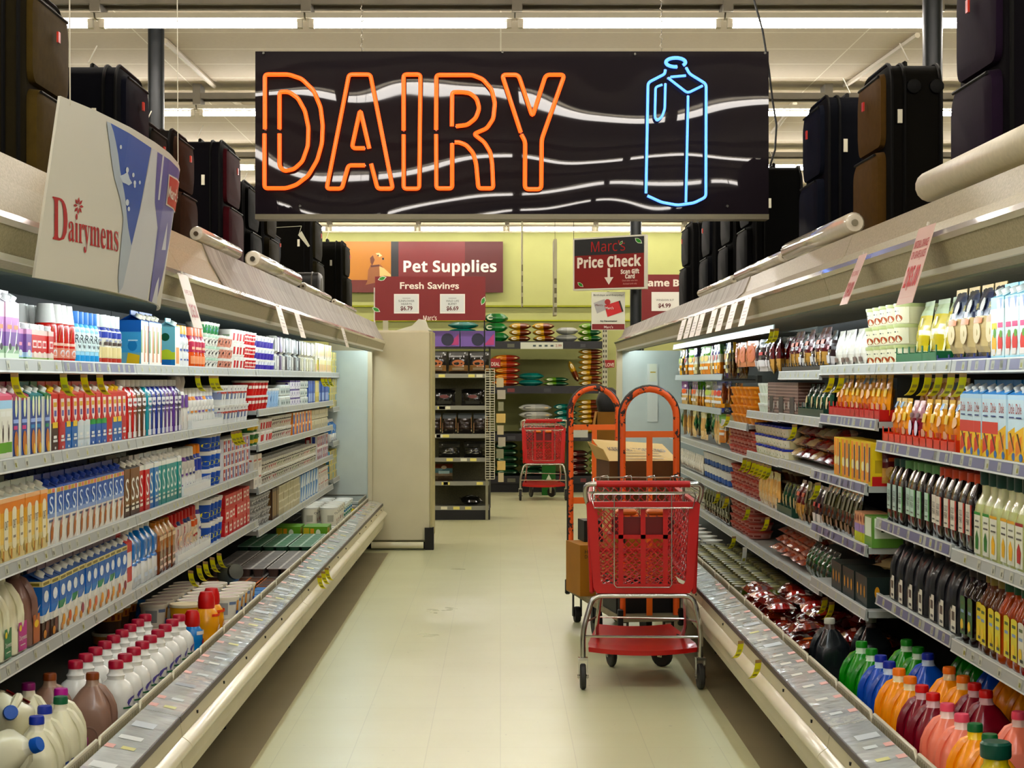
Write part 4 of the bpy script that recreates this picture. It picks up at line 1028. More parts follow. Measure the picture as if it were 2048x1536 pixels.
bag('hcab', 'string_cheese_bag', .12, .24, .035, [(0, 'DDBE92'), (.3, 'D9B078'), (.8, 'C9C09A')], [('r', -.05, .1, .05, .9, 'E6D2AC')], seed=21, hang=True)
bag('sal', 'salami_pack', .15, .15, .03, [(0, 'C98A6A'), (.5, 'B5704A')], [('e', 0, .5, .36, .34, 'C2765A')], seed=22, cat='pack')
bag('grbag', 'cheese_bag', .13, .15, .04, [(0, '1C3A2C'), (.3, '2A5A40'), (.7, '1F4634')], [('e', 0, .4, .22, .2, 'C9B48A')], seed=23)
bag('meat', 'meat_pack', .19, .13, .05, [(0, '8A2420'), (.3, 'A8382E'), (.6, 'C9A090'), (.8, '8A2A26')], [('r', -.3, .4, .2, .55, 'DCCFC4')], seed=24, cat='pack')
bag('meat2', 'meat_pack', .19, .13, .05, [(0, 'C9B08A'), (.4, 'B5804A'), (.7, 'D2C2A0')], [('r', -.3, .4, .2, .6, 'E0D4BC')], seed=25, cat='pack')
bag('bacon', 'bacon_pack', .2, .14, .035, [(0, 'B5604A'), (.25, 'D9A892'), (.45, 'B05440'), (.65, 'E0BEA8'), (.8, 'A84A3A')], seed=26, cat='pack')
bag('saus', 'sausage_pack', .26, .13, .05, [(0, '6A1E16'), (.3, '8A3424'), (.55, '5A1A14'), (.75, '7A2A1C')], [('r', -.2, .35, .15, .5, 'B08A7A')], seed=27, cat='pack', rough=.12)
bag('saus2', 'sausage_pack', .26, .13, .05, [(0, '8A3A1E'), (.4, 'A8542E'), (.7, '6A2418')], [('e', .1, .5, .14, .2, 'C97A34')], seed=28, cat='pack', rough=.12)
bag('saus3', 'sausage_pack', .26, .13, .05, [(0, 'B03A2A'), (.4, '9A2A20'), (.75, 'D2C8C0')], [('r', -.3, .75, .3, .9, 'D9D4CE')], seed=29, cat='pack', rough=.12)
bag('olive', 'cheese_pack', .13, .19, .03, [(0, '3A3420'), (.4, '4A4628'), (.8, '5A5A34')], [('e', 0, .15, .3, .1, '8A6A4A'), ('r', -.1, .5, .25, .8, '6A6A4A')], seed=30, cat='pack', rough=.12)
bag('grape', 'salad_bag', .16, .16, .06, [(0, '123A1C'), (.4, '1C5A2A'), (.8, '0E2A16')], seed=31)
# display trays and dividers
comb = lambda key, nm, col, w, h, n, d=.1: K.__setitem__(key, Kind(nm, 'tray', trayk(col, w, h, n, d), (), w, d, h))


def trayk(col, w, h, n, d):
    m = M(col, 0.35)
    mb = MB().box(-w / 2, -d / 2, 0, w / 2, d / 2, 0.004, m)
    for i in range(n + 1):
        x = -w / 2 + w * i / n
        mb.box(x - 0.004, -d / 2, 0.004, x + 0.004, d / 2, h * 0.6, m)
        mb.box(x - 0.006, -d / 2 - 0.003, 0.0, x + 0.006, -d / 2, h * .9, m)
    mb.box(-w / 2, -d / 2 - 0.003, 0, w / 2, -d / 2, h * 0.55, m)
    return mb


comb('tray_red', 'display_tray', 'CC2A16', 1.14, .075, 11)
comb('tray_org', 'display_tray', 'D8501A', 1.14, .07, 11)
comb('tray_grn', 'display_tray', '1E7A50', .2, .07, 2)
comb('tray_blu', 'display_tray', '1F3A8E', .155, .03, 1)
comb('tray_blk', 'display_tray', '1C1A1A', .3, .055, 4)
comb('tray_dgr', 'display_tray', '1E4A3A', .28, .08, 2)
comb('glide', 'bottle_glide_tray', 'DADAD6', 1.0, .075, 18, .03)
K['glide'].cat = K['glide'].cat

# ------------------------------------------------------------------ stocking the shelves
CASE = {-1: 'dairy case', 1: 'deli case'}
LEVEL = ['top shelf', 'second shelf', 'third shelf', 'fourth shelf', 'fifth shelf', 'well', 'upper hooks', 'middle hooks', 'lower hooks']
LAY = ['bottom', 'second', 'third', 'top', 'fifth']
CNT = {}


def row(s, lv, z, x0, x1, keys, n, desc, X=XS, stack=1, deep=1, ht=None, lean=0.0, back=0.014, jit=0.004, group=None, fit=True, fk=.965):
    """n goods standing side by side from picture column x0 to x1 along the front of a shelf"""
    keys = keys if isinstance(keys, list) else [keys]
    ya, yb = Yx(x0, s * X), Yx(x1, s * X)
    if ya > yb:
        ya, yb = yb, ya
        keys = keys[::-1] if len(keys) > 1 else keys
    p = (yb - ya) / n
    for i in range(n):
        key = keys[i * len(keys) // n] if len(keys) <= n else keys[i]
        k = K[key]
        ds = desc if isinstance(desc, str) else desc[key]
        fx = min(1.35, max(0.6, p * fk / k.w)) if fit else 1.0
        fz = (ht / k.h) if ht else 1.0
        for j in range(deep):
            c = CNT[(ds, s, lv, j)] = CNT.get((ds, s, lv, j), 0) + 1
            for l in range(stack):
                y = ya + p * (i + .5)
                x = s * (X + back + k.d / 2 + j * k.d * 1.04 + abs(R.gauss(0, jit)))
                where = '%s %s' % (CASE[s], LEVEL[lv])
                pre = '' if j == 0 else 'rear '
                if stack > 1:
                    lab = '%s%s, %s layer of stack %d, %s' % (pre, ds, nth(l + 1), c, where)
                else:
                    lab = '%s%s, %s from the near end, %s' % (pre, ds, nth(c), where)
                rot = Euler((lean, 0, -s * PI / 2 + (R.uniform(-.02, .02) if jit else 0)), 'XYZ')
                put(k, (x, y, z - 0.0095 + l * (k.h * fz + 0.0008)), rot, lab, group or '%s on the %s' % (ds, where), (fx, 1, fz))


def at(s, key, x, y, ztop, label, group=None, rz=None, sc=1.0, kz=1.0):
    """a single item whose top shows at picture point (x, y) at height ztop"""
    k = K[key]
    Y = (H - ztop) * F / (y - VY)
    X = (x - VX) * Y / F
    return put(k, (X, Y, ztop - k.h * sc * kz), (-s * PI / 2 if rz is None else rz), label, group, (sc, sc, sc * kz))


def lay(key, loc, rot, label, group, sc=(1, 1, 1)):
    """a pack lying down"""
    return put(K[key], loc, Euler(rot, 'XYZ'), label, group, sc)
# --- dairy case, top shelf
z = 1.60
row(-1, 0, z, -70, 49, 'cream', 8, 'tall purple creamer carton', deep=2)
row(-1, 0, z, 50, 73, 'pintp', 2, 'short purple creamer carton')
row(-1, 0, z, 73, 117, 'pintr', 4, 'short red creamer carton', deep=1)
row(-1, 0, z, 62, 112, 'cancap', 5, 'red can with tall white cap', X=1.545)
row(-1, 0, z, 118, 165, 'cancap', 4, 'red can with tall white cap')
row(-1, 0, z, 165, 210, 'lightblue', 5, 'light blue bottle with blue cap', deep=2)
row(-1, 0, z, 210, 256, 'whitecan', 5, 'blue-shouldered bottle with white cap')
row(-1, 0, z, 289, 331, 'bigb', 5, 'blue and cream creamer carton')
row(-1, 0, z, 357, 367, 'tealb', 1, 'teal creamer carton with leaf emblem')
row(-1, 0, z, 367, 392, 'cw1', 4, 'white creamer bottle with tan cap')
row(-1, 0, z, 392, 420, 'cor', 4, 'orange-capped red creamer bottle')
row(-1, 0, z, 421, 449, 'tcow', 4, 'dip tub, cow silhouette', stack=3)
row(-1, 0, z + 3 * .0588, 421, 449, 'tgreen', 4, 'green-labelled dip tub topping stacks')
row(-1, 0, z, 450, 475, 'tpink', 4, 'pink dip tub', stack=3)
row(-1, 0, z, 475, 500, 'twr', 4, 'white red dip tub', stack=3)
row(-1, 0, z, 500, 521, 'tred', 3, 'red dip tub', stack=3)
row(-1, 0, z, 521, 557, 'tblue', 6, 'blue dip tub', stack=3, ht=.072)
yd = {'y1': 'white yogurt pack', 'y2': 'purple yogurt pack', 'y3': 'black yogurt pack', 'y4': 'grey yogurt pack', 'y5': 'cream yogurt pack'}
row(-1, 0, z, 558, 634, ['y1', 'y2', 'y1', 'y3', 'y4', 'y1', 'y3', 'y4', 'y3', 'y5', 'y1', 'y5', 'y5', 'y1', 'y5'], 15, yd, stack=2)
row(-1, 0, z, 635, 667, 'wy', 9, 'pale pink yellow cheese box', stack=2)
row(-1, 0, z, 668, 677, 'yb', 6, 'small yellow box', stack=3)
# second shelf
z = 1.305
row(-1, 1, z, -75, 37, 'cow', 7, 'white carton with cow print', deep=2)
row(-1, 1, z, 38, 112, ['nav1', 'nav1', 'nav2', 'nav2', 'nav3'], 5, {'nav1': 'navy almond carton with red top', 'nav2': 'navy almond carton with teal top', 'nav3': 'navy almond carton with green top'}, deep=2)
row(-1, 1, z, 113, 262, ['lac1', 'lac2', 'lac3', 'lac3', 'lac4', 'lac4', 'lac5', 'lac5', 'lac5', 'lac2', 'lac3', 'lac3', 'lac2'], 13,
    {'lac1': 'red and brown milk carton', 'lac2': 'all-red milk carton', 'lac3': 'red carton with blue foot', 'lac4': 'red carton with white foot', 'lac5': 'red green blue milk carton'}, deep=2)
row(-1, 1, z, 262, 370, ['f1', 'f1', 'f2', 'f2', 'f3', 'f4', 'f4', 'f4', 'f5', 'f5', 'f5', 'f6'], 12,
    {'f1': 'white and red milk bottle', 'f2': 'white and brown milk bottle', 'f3': 'white and teal milk bottle', 'f4': 'white and blue milk bottle', 'f5': 'white and purple milk bottle', 'f6': 'white and indigo milk bottle'})
row(-1, 1, z, 371, 387, 'fpur', 2, 'domed white bottle, purple collar')
row(-1, 1, z, 388, 450, ['cw2', 'cw2', 'cw4', 'cw4', 'cw3', 'cw3', 'cw4', 'cw2', 'cw2'], 9, {'cw2': 'white creamer bottle, blue label', 'cw3': 'white creamer bottle, purple label', 'cw4': 'white creamer bottle, orange label'}, back=.05)
row(-1, 1, z, 388, 450, 'glide', 1, 'white slatted bottle glide tray', back=.013, jit=0)
row(-1, 1, z, 453, 506, 'tcott', 8, 'white cottage cheese tub', stack=2)
z = 1.36
row(-1, 1, z, 513, 545, 'tredb', 5, 'red cheese tub', stack=2, ht=.09)
row(-1, 1, z, 545, 566, 'tface', 4, 'pale blue yogurt tub with portrait')
row(-1, 1, z, 566, 585, 'clr', 4, 'clear yogurt pack', stack=2)
row(-1, 1, z, 585, 605, 'pw', 4, 'purple-edged box', stack=3, ht=.06)
row(-1, 1, z, 605, 621, 'clr', 4, 'clear yogurt pack', stack=3, ht=.06)
row(-1, 1, z, 621, 661, ['blub', 'yelbx', 'blub', 'blub'], 10, {'blub': 'tall blue cheese box', 'yelbx': 'tall pale yellow cheese box'}, ht=.18)
row(-1, 1, 1.30, 664, 677, 'yb', 5, 'small yellow box', stack=4)
# third shelf
z = 1.0
row(-1, 2, z, -75, 106, 'oat', 11, 'orange oat milk carton', deep=2)
row(-1, 2, z, 107, 257, 'silk', 12, 'blue and white almond carton', deep=2)
row(-1, 2, z, 258, 288, 'sbrown', 3, 'brown almond milk carton', deep=2)
row(-1, 2, z, 288, 307, 'sred', 2, 'red soy milk carton', deep=2)
row(-1, 2, z, 307, 325, 'sblue', 2, 'blue soy milk carton', deep=2)
row(-1, 2, z, 325, 370, 'steal', 6, 'teal soy milk carton')
row(-1, 2, z, 371, 426, ['ct', 'ct', 'cp', 'cp', 'cn', 'cn', 'cb', 'cb'], 8, {'ct': 'white creamer bottle, teal collar', 'cp': 'white creamer bottle, purple collar', 'cn': 'white creamer bottle, navy collar', 'cb': 'orange-capped blue creamer bottle'}, back=.05)
row(-1, 2, z, 371, 426, 'glide', 1, 'white slatted bottle glide tray', back=.013, jit=0)
row(-1, 2, z, 427, 452, 'tdaisy', 3, 'blue tub', stack=3)
row(-1, 2, z, 453, 505, 'rwp', 7, 'red white box', stack=3)
z = 1.15
row(-1, 2, z, 513, 530, 'tgrn2', 2, 'green yogurt tub', stack=2, ht=.078)
row(-1, 2, z, 530, 553, 'twr', 5, 'white red dip tub', stack=2)
row(-1, 2, z, 553, 590, ['cup', 'cup2'], 10, {'cup': 'white brown-dot cup', 'cup2': 'white red-dot cup'}, stack=2, ht=.079)
row(-1, 2, z, 591, 627, 'blor', 6, 'blue orange box', stack=2, ht=.08)
row(-1, 2, z, 628, 660, 'beig', 7, 'beige pack', stack=2, ht=.08)
row(-1, 2, z - .15, 665, 677, 'fblue', 4, 'blue and white bottle, white cap', ht=.2)
# fourth shelf
z = .705
row(-1, 3, z, -45, 38, 'mshelf1', 3, 'white milk jug with green label')
row(-1, 3, z, 39, 68, 'mshelf2', 1, 'white milk jug with magenta label')
row(-1, 3, z, 69, 96, 'chocs', 1, 'brown chocolate milk jug')
row(-1, 3, z, 97, 262, ['alm1', 'alm1', 'alm2', 'alm3', 'alm2', 'alm4', 'alm3', 'alm3', 'alm2', 'alm3', 'alm2', 'alm3', 'alm4'], 13,
    {'alm1': 'blue almond carton, brown foot', 'alm2': 'blue almond carton, green wave', 'alm3': 'blue almond carton, orange nut', 'alm4': 'blue almond carton, wine-red dot'}, deep=2)
row(-1, 3, z, 262, 274, 'redc', 1, 'plain red milk carton')
row(-1, 3, z, 274, 325, 'fblue', 5, 'blue and white bottle, white cap', ht=.25)
row(-1, 3, z, 325, 359, 'fbrown', 4, 'brown chocolate milk bottle')
row(-1, 3, z, 360, 426, ['cr1', 'cr1', 'cr2', 'cr1', 'cr2', 'cr3', 'cr3', 'cr4'], 10, {'cr1': 'red-capped creamer bottle, red swirl', 'cr2': 'red-capped creamer bottle, navy swirl', 'cr3': 'red-capped creamer bottle, orange band', 'cr4': 'white-capped creamer bottle, violet band'}, back=.05)
row(-1, 3, z, 360, 426, 'glide', 1, 'white slatted bottle glide tray', back=.013, jit=0)
row(-1, 3, z, 427, 456, 'tdaisy', 4, 'blue tub', stack=2, ht=.115)
row(-1, 3, z, 457, 505, 'redbx', 7, 'red box', stack=3)
z = .895
row(-1, 3, z, 513, 528, 'wbox', 2, 'white box', stack=2)
row(-1, 3, z, 529, 638, ['cup', 'cup2', 'cup3', 'cup', 'cup3', 'cup', 'cup2', 'cup3'], 32, {'cup': 'white brown-dot cup', 'cup2': 'white red-dot cup', 'cup3': 'white green-dot cup'}, stack=2, deep=2)
row(-1, 3, z, 639, 660, 'rwp', 6, 'red white box', stack=2, ht=.1)
row(-1, 3, .68, 664, 677, 'yb', 5, 'small yellow box', stack=4)
z = .64
row(-1, 4, z, 513, 549, 'tgrey', 7, 'grey spread tub', stack=4, ht=.049)
row(-1, 4, z, 550, 562, 'brnbk', 3, 'brown upright box')
row(-1, 4, z, 563, 604, 'beicup', 9, 'beige cup pack', stack=4, ht=.049)
row(-1, 4, z, 605, 640, 'bluw', 7, 'blue white box', stack=2, ht=.1)
row(-1, 4, z, 641, 660, 'wbox', 5, 'white box', stack=2, ht=.09)
# the well of the dairy case
c3 = lambda cx, cy: (cx * .3165, 1050 + cy * .3165)
for r_, (nmr, pts) in enumerate((('front', ((720, 850), (772, 812), (823, 776), (883, 730), (933, 694), (985, 660), (1035, 626), (1075, 593), (1130, 558))),
                                 ('rear', ((475, 830), (536, 795), (589, 752), (655, 713), (707, 678), (762, 645), (817, 612), (864, 576), (920, 543))))):
    for i in range(9):
        f = i / 8
        x, y = c3(*pts[0])
        Y = 6.105 + 1.2 * f
        put(K['redcap'], (-(1.285 if r_ == 0 else 1.42), Y, .331), PI / 2 + R.uniform(-.2, .2), 'red-capped white milk bottle, %s from the near end, %s row' % (nth(i + 1), nmr), 'red-capped milk bottles in the well')
for key, p, lab in (('choc', (585, 930), 'brown chocolate milk jug at the fence, before the red-capped bottles'), ('choc', (315, 935), 'brown chocolate milk jug behind the one at the fence'),
                    ('mpur', (180, 995), 'milk jug with dark purple cap in the dairy well'), ('mmag', (385, 1030), 'milk jug with magenta cap in the dairy well'),
                    ('mgrn', (383, 1080), 'milk jug with green cap in the dairy well'), ('mblu', (283, 1140), 'milk jug with blue cap behind another blue cap'), ('mblu', (232, 1205), 'milk jug with blue cap at the front of the well')):
    x, y = c3(*p)
    Y = .947 * F / (y - VY)
    X = (x - VX) * Y / F
    put(K[key], (X, Y, .331), PI / 2 + R.uniform(-.1, .1), lab, 'jugs in the dairy well')
put(K['mred'], (-1.475, 5.42, .522), (Matrix.Rotation(.35, 4, 'Z') @ Matrix.Rotation(1.3, 4, 'X') @ Matrix.Rotation(2.6, 4, 'Z')).to_euler(), 'milk jug with red label lying tilted on the other jugs', 'jugs in the dairy well')
put(K['mred'], (-1.47, 5.0, .46), Euler((1.2, 0, PI / 2 - .3)), 'milk jug tipped forward, blue cap towards the aisle', 'jugs in the dairy well')
put(K['blueb'], (-1.275, 7.56, .331), PI / 2, 'blue creamer bottle with red cap in the well', 'large creamer bottles in the well')
put(K['yelb'], (-1.265, 7.86, .331), PI / 2, 'yellow creamer bottle with red cap behind the blue one', 'large creamer bottles in the well')
put(K['yelb'], (-1.265, 8.0, .331), PI / 2, 'yellow creamer bottle with red cap behind another yellow one', 'large creamer bottles in the well')
q = 0
for j, X in enumerate((1.275, 1.415, 1.555)):
    for i in range(8):
        Y = 8.2 + i * .14
        for l in range(1 if (i < 2 and j == 0) or i == 7 else 2):
            q += 1
            put(K['buty' if (j == 1 and i < 1) else 'but'], (-X, Y, .331 + l * .1008), PI / 2 + R.uniform(-.4, .4), 'white spread tub, %s layer, %s along, %s row in the well' % (('lower', 'upper')[l], nth(i + 1), ('first', 'second', 'third')[j]), 'spread tubs in the well')
for i in range(3):
    for l in range(2):
        put(K['butb'], (-1.72, 8.0 + i * .16, .331 + l * .1008), PI / 2, 'dark brown spread tub, %s layer, %s along the rear of the well' % (('lower', 'upper')[l], nth(i + 1)), 'brown spread tubs')
for i in range(5):
    for j in range(2):
        put(K['pack2'], (-1.30 - .13 * j, 9.36 + i * .18, .331 + .0), PI / 2, 'flat blue snack box, %s along, %s row, behind the spread tubs' % (nth(i + 1), ('first', 'second')[j]), 'flat blue snack boxes')
put(K['bluw'], (-1.78, 9.0, .331), PI / 2 + .3, 'small blue box at the rear of the well', 'loose goods in the well')
# packs of four pudding cups


def fourpack(nm, body, lid, h=.05, film=None):
    mb = MB()
    for i in range(2):
        for j in range(2):
            x, y = (i - .5) * .076, (j - .5) * .076
            mb.loft([rr(.05, .05, .012, 0, x, y), rr(.066, .066, .014, h - .004, x, y)], C(body))
    ld = MB()
    ld.loft([rr(.152, .152, .012, h - .004), rr(.152, .152, .012, h)], C(lid))
    for i in range(2):
        for j in range(2):
            x, y = (i - .5) * .076, (j - .5) * .076
            ld.box(x - .03, y - .03, h, x + .03, y + .03, h + .001, C(film or lid))
    return Kind(nm, 'pack', mb, [('lid', ld)], .155, .155, h + .001)


K['pud1'] = fourpack('pudding_pack', '4A2A1E', 'C9764A', film='3A201A')
K['pud2'] = fourpack('pudding_pack', '5A4A44', 'C9C4BC', film='8A8480')
K['pud3'] = fourpack('pudding_pack', '2E5A3E', 'B9CABC', .065, film='5A8A6A')
q = 0
for key, y0, n, nl, ds in (('pud1', 10.27, 3, 1, 'brown pudding pack'), ('pud2', 10.75, 7, 2, 'grey-lidded pudding pack'), ('pud3', 11.85, 6, 2, 'green cup pack')):
    for i in range(n):
        for j in range(3):
            for l in range(nl):
                put(K[key], (-1.29 - .165 * j, y0 + i * .16, .331 + l * (K[key].h + .0006)), PI / 2, '%s, %s along, %s row, %s layer in the well' % (ds, nth(i + 1), ('front', 'middle', 'rear')[j], ('lower', 'upper')[l]), ds + 's in the well')
jb = MB().lathe([(.05, 0), (.052, .01), (.052, .1), (.04, .12)], M('8A8A78', .15), 16)
K['glassjar'] = Kind('glass_jar', 'jar', jb, [('lid', MB().lathe([(.043, .116), (.043, .14), (.001, .141)], M('6A6A60', .3, .6), 16))], .1, .1, .14)
put(K['glassjar'], (-1.52, 10.1, .45), Euler((1.3, 0, .6)), 'glass jar lying on its side behind the pudding packs', 'loose goods in the well')
for l in range(2):
    for j in range(2):
        put(K['grnbx'], (-1.30 - .19 * j, 12.96 + .03 * l, .331 + l * .0858), PI / 2, 'lime green snack box, %s layer, %s row in the well' % (('lower', 'upper')[l], ('front', 'rear')[j]), 'lime green snack boxes')
for i in range(12):
    for j in range(2):
        for l in range(2 if i > 1 else 1):
            key = 'chob' if i < 7 else 'chobg'
            ds = {'chob': 'cream yogurt tub', 'chobg': 'green and white yogurt tub'}[key]
            put(K[key], (-1.27 - .145 * j, 13.25 + i * .15, .331 + l * (K[key].h + .0006)), PI / 2 + R.uniform(-.2, .2), '%s, %s along, %s row, %s layer in the well' % (ds, nth(i + 1), ('front', 'rear')[j], ('lower', 'upper')[l]), ds + 's in the well')
put(K['yell'], (-1.265, 15.2, .331), PI / 2, 'yellow yogurt tub beyond the green and white ones', 'loose goods in the well')
put(K['yell'], (-1.265, 15.33, .331), PI / 2, 'yellow yogurt tub beside the wire basket', 'loose goods in the well')
wb = thing('wire_basket', 'wire basket at the far end of the dairy well', 'basket', (-1.45, 15.85, .33))
mb = MB()
for zz in (.34, .42, .50):
    mb.tube([(-1.2, 15.45, zz), (-1.2, 16.35, zz), (-1.75, 16.35, zz), (-1.75, 15.45, zz)], .004, M('9A9C90', .3, .6), 5, closed=True)
for i in range(14):
    y = 15.45 + i * .9 / 13
    mb.tube([(-1.2, y, .5), (-1.2, y, .335), (-1.75, y, .335), (-1.75, y, .5)], .003, M('9A9C90', .3, .6), 5)
part('wires', mb, wb)
part('rim', MB().tube([(-1.2, 15.45, .505), (-1.2, 16.35, .505), (-1.75, 16.35, .505), (-1.75, 15.45, .505)], .006, M('B4B6AC', .3, .6), 6, closed=True), wb)
for i in range(5):
    put(K['but'], (-1.32 - .14 * (i % 3), 15.6 + .3 * (i // 3), .34), PI / 2, 'white tub %s inside the wire basket' % nth(i + 1), 'tubs in the wire basket')

# --- deli case
z = 1.60
row(1, 0, z, 1970, 2075, ['berry2', 'berry', 'berry', 'berry', 'berry', 'berry2', 'berry2'], 7, {'berry': 'teal strawberry juice carton', 'berry2': 'teal pineapple juice carton'}, deep=2)
row(1, 0, z, 1868, 1968, 'tray_blu', 4, 'blue pasta display tray', back=.013, jit=0)
row(1, 0, z + .012, 1868, 1968, 'pasta', 4, 'navy and gold pasta bag', back=.03, lean=-.06, fk=.86)
row(1, 0, z, 1787, 1866, 'tray_grn', 3, 'green display tray', back=.013, jit=0)
row(1, 0, z + .012, 1787, 1866, 'noodle', 3, 'clear bag of yellow noodles', back=.05, lean=-.15, fk=.8)
row(1, 0, z, 1716, 1786, 'hum', 5, 'cream hummus tub', stack=3, deep=2)
row(1, 0, z, 1656, 1715, 'whiteb', 5, 'white paper-like food bag', lean=-.12)
z = 1.58
row(1, 0, z, 1560, 1642, 'tray_blk', 4, 'black display tray with pointed slats', back=.013, jit=0)
row(1, 0, z + .012, 1560, 1641, ['redg', 'redg', 'blkb', 'redg', 'blkb', 'redg', 'redg', 'blkb'], 8, {'redg': 'red and gold snack bag', 'blkb': 'black and white snack bag'}, back=.03, lean=-.1, fk=.84)
z = 1.305
row(1, 1, z, 1909, 2075, ['oj2', 'oj2', 'oj2', 'oj2', 'oj2', 'oj1', 'oj1', 'oj1', 'oj1', 'oj1'][::-1], 10, {'oj1': 'blue carton with red fruit', 'oj2': 'blue carton with yellow fruit'}, deep=2)
row(1, 1, z, 1758, 1907, 'tray_org', 1, 'long orange comb display tray', back=.013, jit=0)
row(1, 1, z + .012, 1758, 1907, ['orch', 'orch', 'orch2', 'orch3', 'orch3', 'orch2', 'orch2', 'orch', 'orch2', 'orch', 'orch'], 11, {'orch': 'orange sliced cheese bag', 'orch2': 'golden cheese bag', 'orch3': 'wine-red cheese bag'}, back=.03, lean=-.1, fk=.8)
row(1, 1, z + .06, 1765, 1850, ['orch', 'orch2', 'orch'], 7, {'orch': 'tall orange cheese bag', 'orch2': 'tall golden cheese bag'}, back=.12, lean=-.1, ht=.18)
z = 1.384
row(1, 1, z, 1652, 1755, 'tray_red', 1, 'long red comb display tray', back=.013, jit=0)
row(1, 1, z + .012, 1652, 1755, ['orch', 'orch2', 'orch', 'orch2'], 10, {'orch': 'orange sliced cheese bag', 'orch2': 'golden cheese bag'}, back=.03, lean=-.1, ht=.165, fk=.8)
z = 1.365
row(1, 1, z, 1592, 1642, 'tray_dgr', 3, 'dark green display tray', back=.013, jit=0)
row(1, 1, z + .012, 1592, 1642, 'grbag', 5, 'dark green cheese bag', back=.03, lean=-.12, fk=.7)
row(1, 1, 1.367, 1527, 1590, 'brick', 3, 'box printed as a brick wall', ht=.165)
row(1, 1, 1.36, 1508, 1526, 'whit', 3, 'white cheese tub', stack=3)
row(1, 1, 1.28, 1452, 1495, 'orgt', 5, 'orange cheese tub', stack=4)
z = 1.0
row(1, 2, z, 1937, 2075, ['l3', 'l3', 'l3', 'l2', 'l2', 'l2', 'l1', 'l1'][::-1], 8, {'l1': 'pale lemonade bottle, lime label', 'l2': 'pale lemonade bottle, lemon label', 'l3': 'pale lemonade bottle, red label'}, deep=2)
z = 1.01
row(1, 2, z, 1765, 1936, ['g1', 'g1', 'g2', 'g2', 'g2', 'g2', 'g2', 'g3', 'g3', 'g3', 'g3', 'g3', 'g3'], 13, {'g1': 'dark tea bottle, dark green cap', 'g2': 'dark tea bottle, pale green cap', 'g3': 'dark tea bottle, orange cap'}, deep=2)
z = 1.136
row(1, 2, z, 1657, 1734, 'stick', 8, 'yellow cheese stick box', X=X2)
bs = K['redg']
put(bs, (1.50, 6.974, 1.14), Euler((0, 0, 0)), 'red snack bag between the tea bottles and the cheese stick boxes', 'loose snack bags', (.55, .35, .7))
z = 1.13
for i in range(6):
    for l in range(3):
        key = R.choice(['meat', 'meat', 'meat2']) if i < 5 else 'meat2'
        lay(key, (1.49 + .015 * l, 8.34 + i * .198, z + .028 + l * .058), (-1.47 + R.uniform(-.07, .07), R.uniform(-.06, .06), -PI / 2 + R.uniform(-.12, .12)), '%s meat pack, %s along, %s layer, deli case third shelf' % ('tan' if key == 'meat2' else 'red', nth(i + 1), nth(l + 1)), 'meat packs on the third shelf')
row(1, 2, 1.125, 1501, 1561, 'bluelid', 9, 'blue-lidded tub', stack=3, ht=.058)
row(1, 2, 1.125, 1520, 1561, 'rice', 5, 'golden tub, purple lid', X=1.58, stack=2)
z = 1.085
row(1, 2, z, 1449, 1500, 'pinkt', 7, 'pink meat tub', stack=3)
z = .712
row(1, 3, z, 1909, 2075, ['a3', 'a3', 'a3', 'a2', 'a2', 'a2', 'a1', 'a1', 'a1', 'a0', 'a0'][::-1], 11, {'a0': 'blackish juice bottle', 'a1': 'brown juice bottle with yellow label', 'a2': 'amber juice bottle, green cap', 'a3': 'red juice bottle, green cap'}, deep=2, ht=.244, fk=.93)
row(1, 3, .72, 1766, 1906, 'tea', 7, 'dark tea jug with white label', ht=.248)
z = .90
row(1, 3, z, 1632, 1700, 'olive', 8, 'dark olive cheese pack', X=X2, lean=-.15)
row(1, 3, z, 1701, 1721, 'card', 4, 'small orange lilac snack box', X=X2)
row(1, 3, z, 1722, 1736, 'egg', 1, 'green box with white panel', X=X2)
z = .85
row(1, 3, z, 1580, 1630, ['redg', 'olive', 'blkb'], 6, {'redg': 'red and gold snack bag', 'olive': 'dark olive cheese pack', 'blkb': 'black and white snack bag'}, lean=-.1, ht=.2)
row(1, 3, z, 1550, 1579, 'tray_dgr', 2, 'dark green display tray', back=.013, jit=0)
row(1, 3, z + .012, 1550, 1579, 'grbag', 4, 'dark green cheese bag', back=.03, fk=.7)
row(1, 3, z, 1553, 1586, 'nuts', 3, 'brown nut tub', X=1.6, stack=4)
row(1, 3, z, 1510, 1549, 'hcab', 6, 'tan string cheese bag', ht=.19)
row(1, 3, z, 1452, 1508, 'pinkt', 8, 'pink meat tub', stack=3, ht=.055)
row(1, 3, z, 1400, 1450, 'jamj', 9, 'blue and white dip tub', stack=2)
row(1, 3, z, 1352, 1398, 'whiteb', 12, 'white food bag', ht=.14)
z = .655
row(1, 4, z, 1655, 1725, 'grbox', 3, 'dark green sausage box', X=X2, ht=.12)
for i in range(3):
    lay('saus2', (1.5, 7.3 + i * .33, z + .160), (-1.45, 0, -PI / 2 + R.uniform(-.4, .4)), 'brown sausage pack lying on the %s dark green box' % ('near', 'middle', 'far')[i], 'sausage packs on boxes')
lay('meat2', (1.50, 7.13, z + .15), (-1.4, 0, -PI / 2 + .3), 'tan meat pack lying on the dark green sausage boxes near the tea jugs', 'loose meat packs')
z = .605
row(1, 4, z, 1592, 1640, 'grape', 6, 'dark green salad bag', lean=-.3)
for i in range(5):
    for l in range(3):
        lay('bacon', (1.475 + .02 * l, 9.02 + i * .21, z + .022 + l * .047), (-1.42 + R.uniform(-.06, .06), R.uniform(-.05, .05), -PI / 2 + R.uniform(-.1, .1)), 'bacon pack, %s along, %s layer, deli case fifth shelf' % (nth(i + 1), ('lower', 'middle', 'upper')[l]), 'bacon packs')
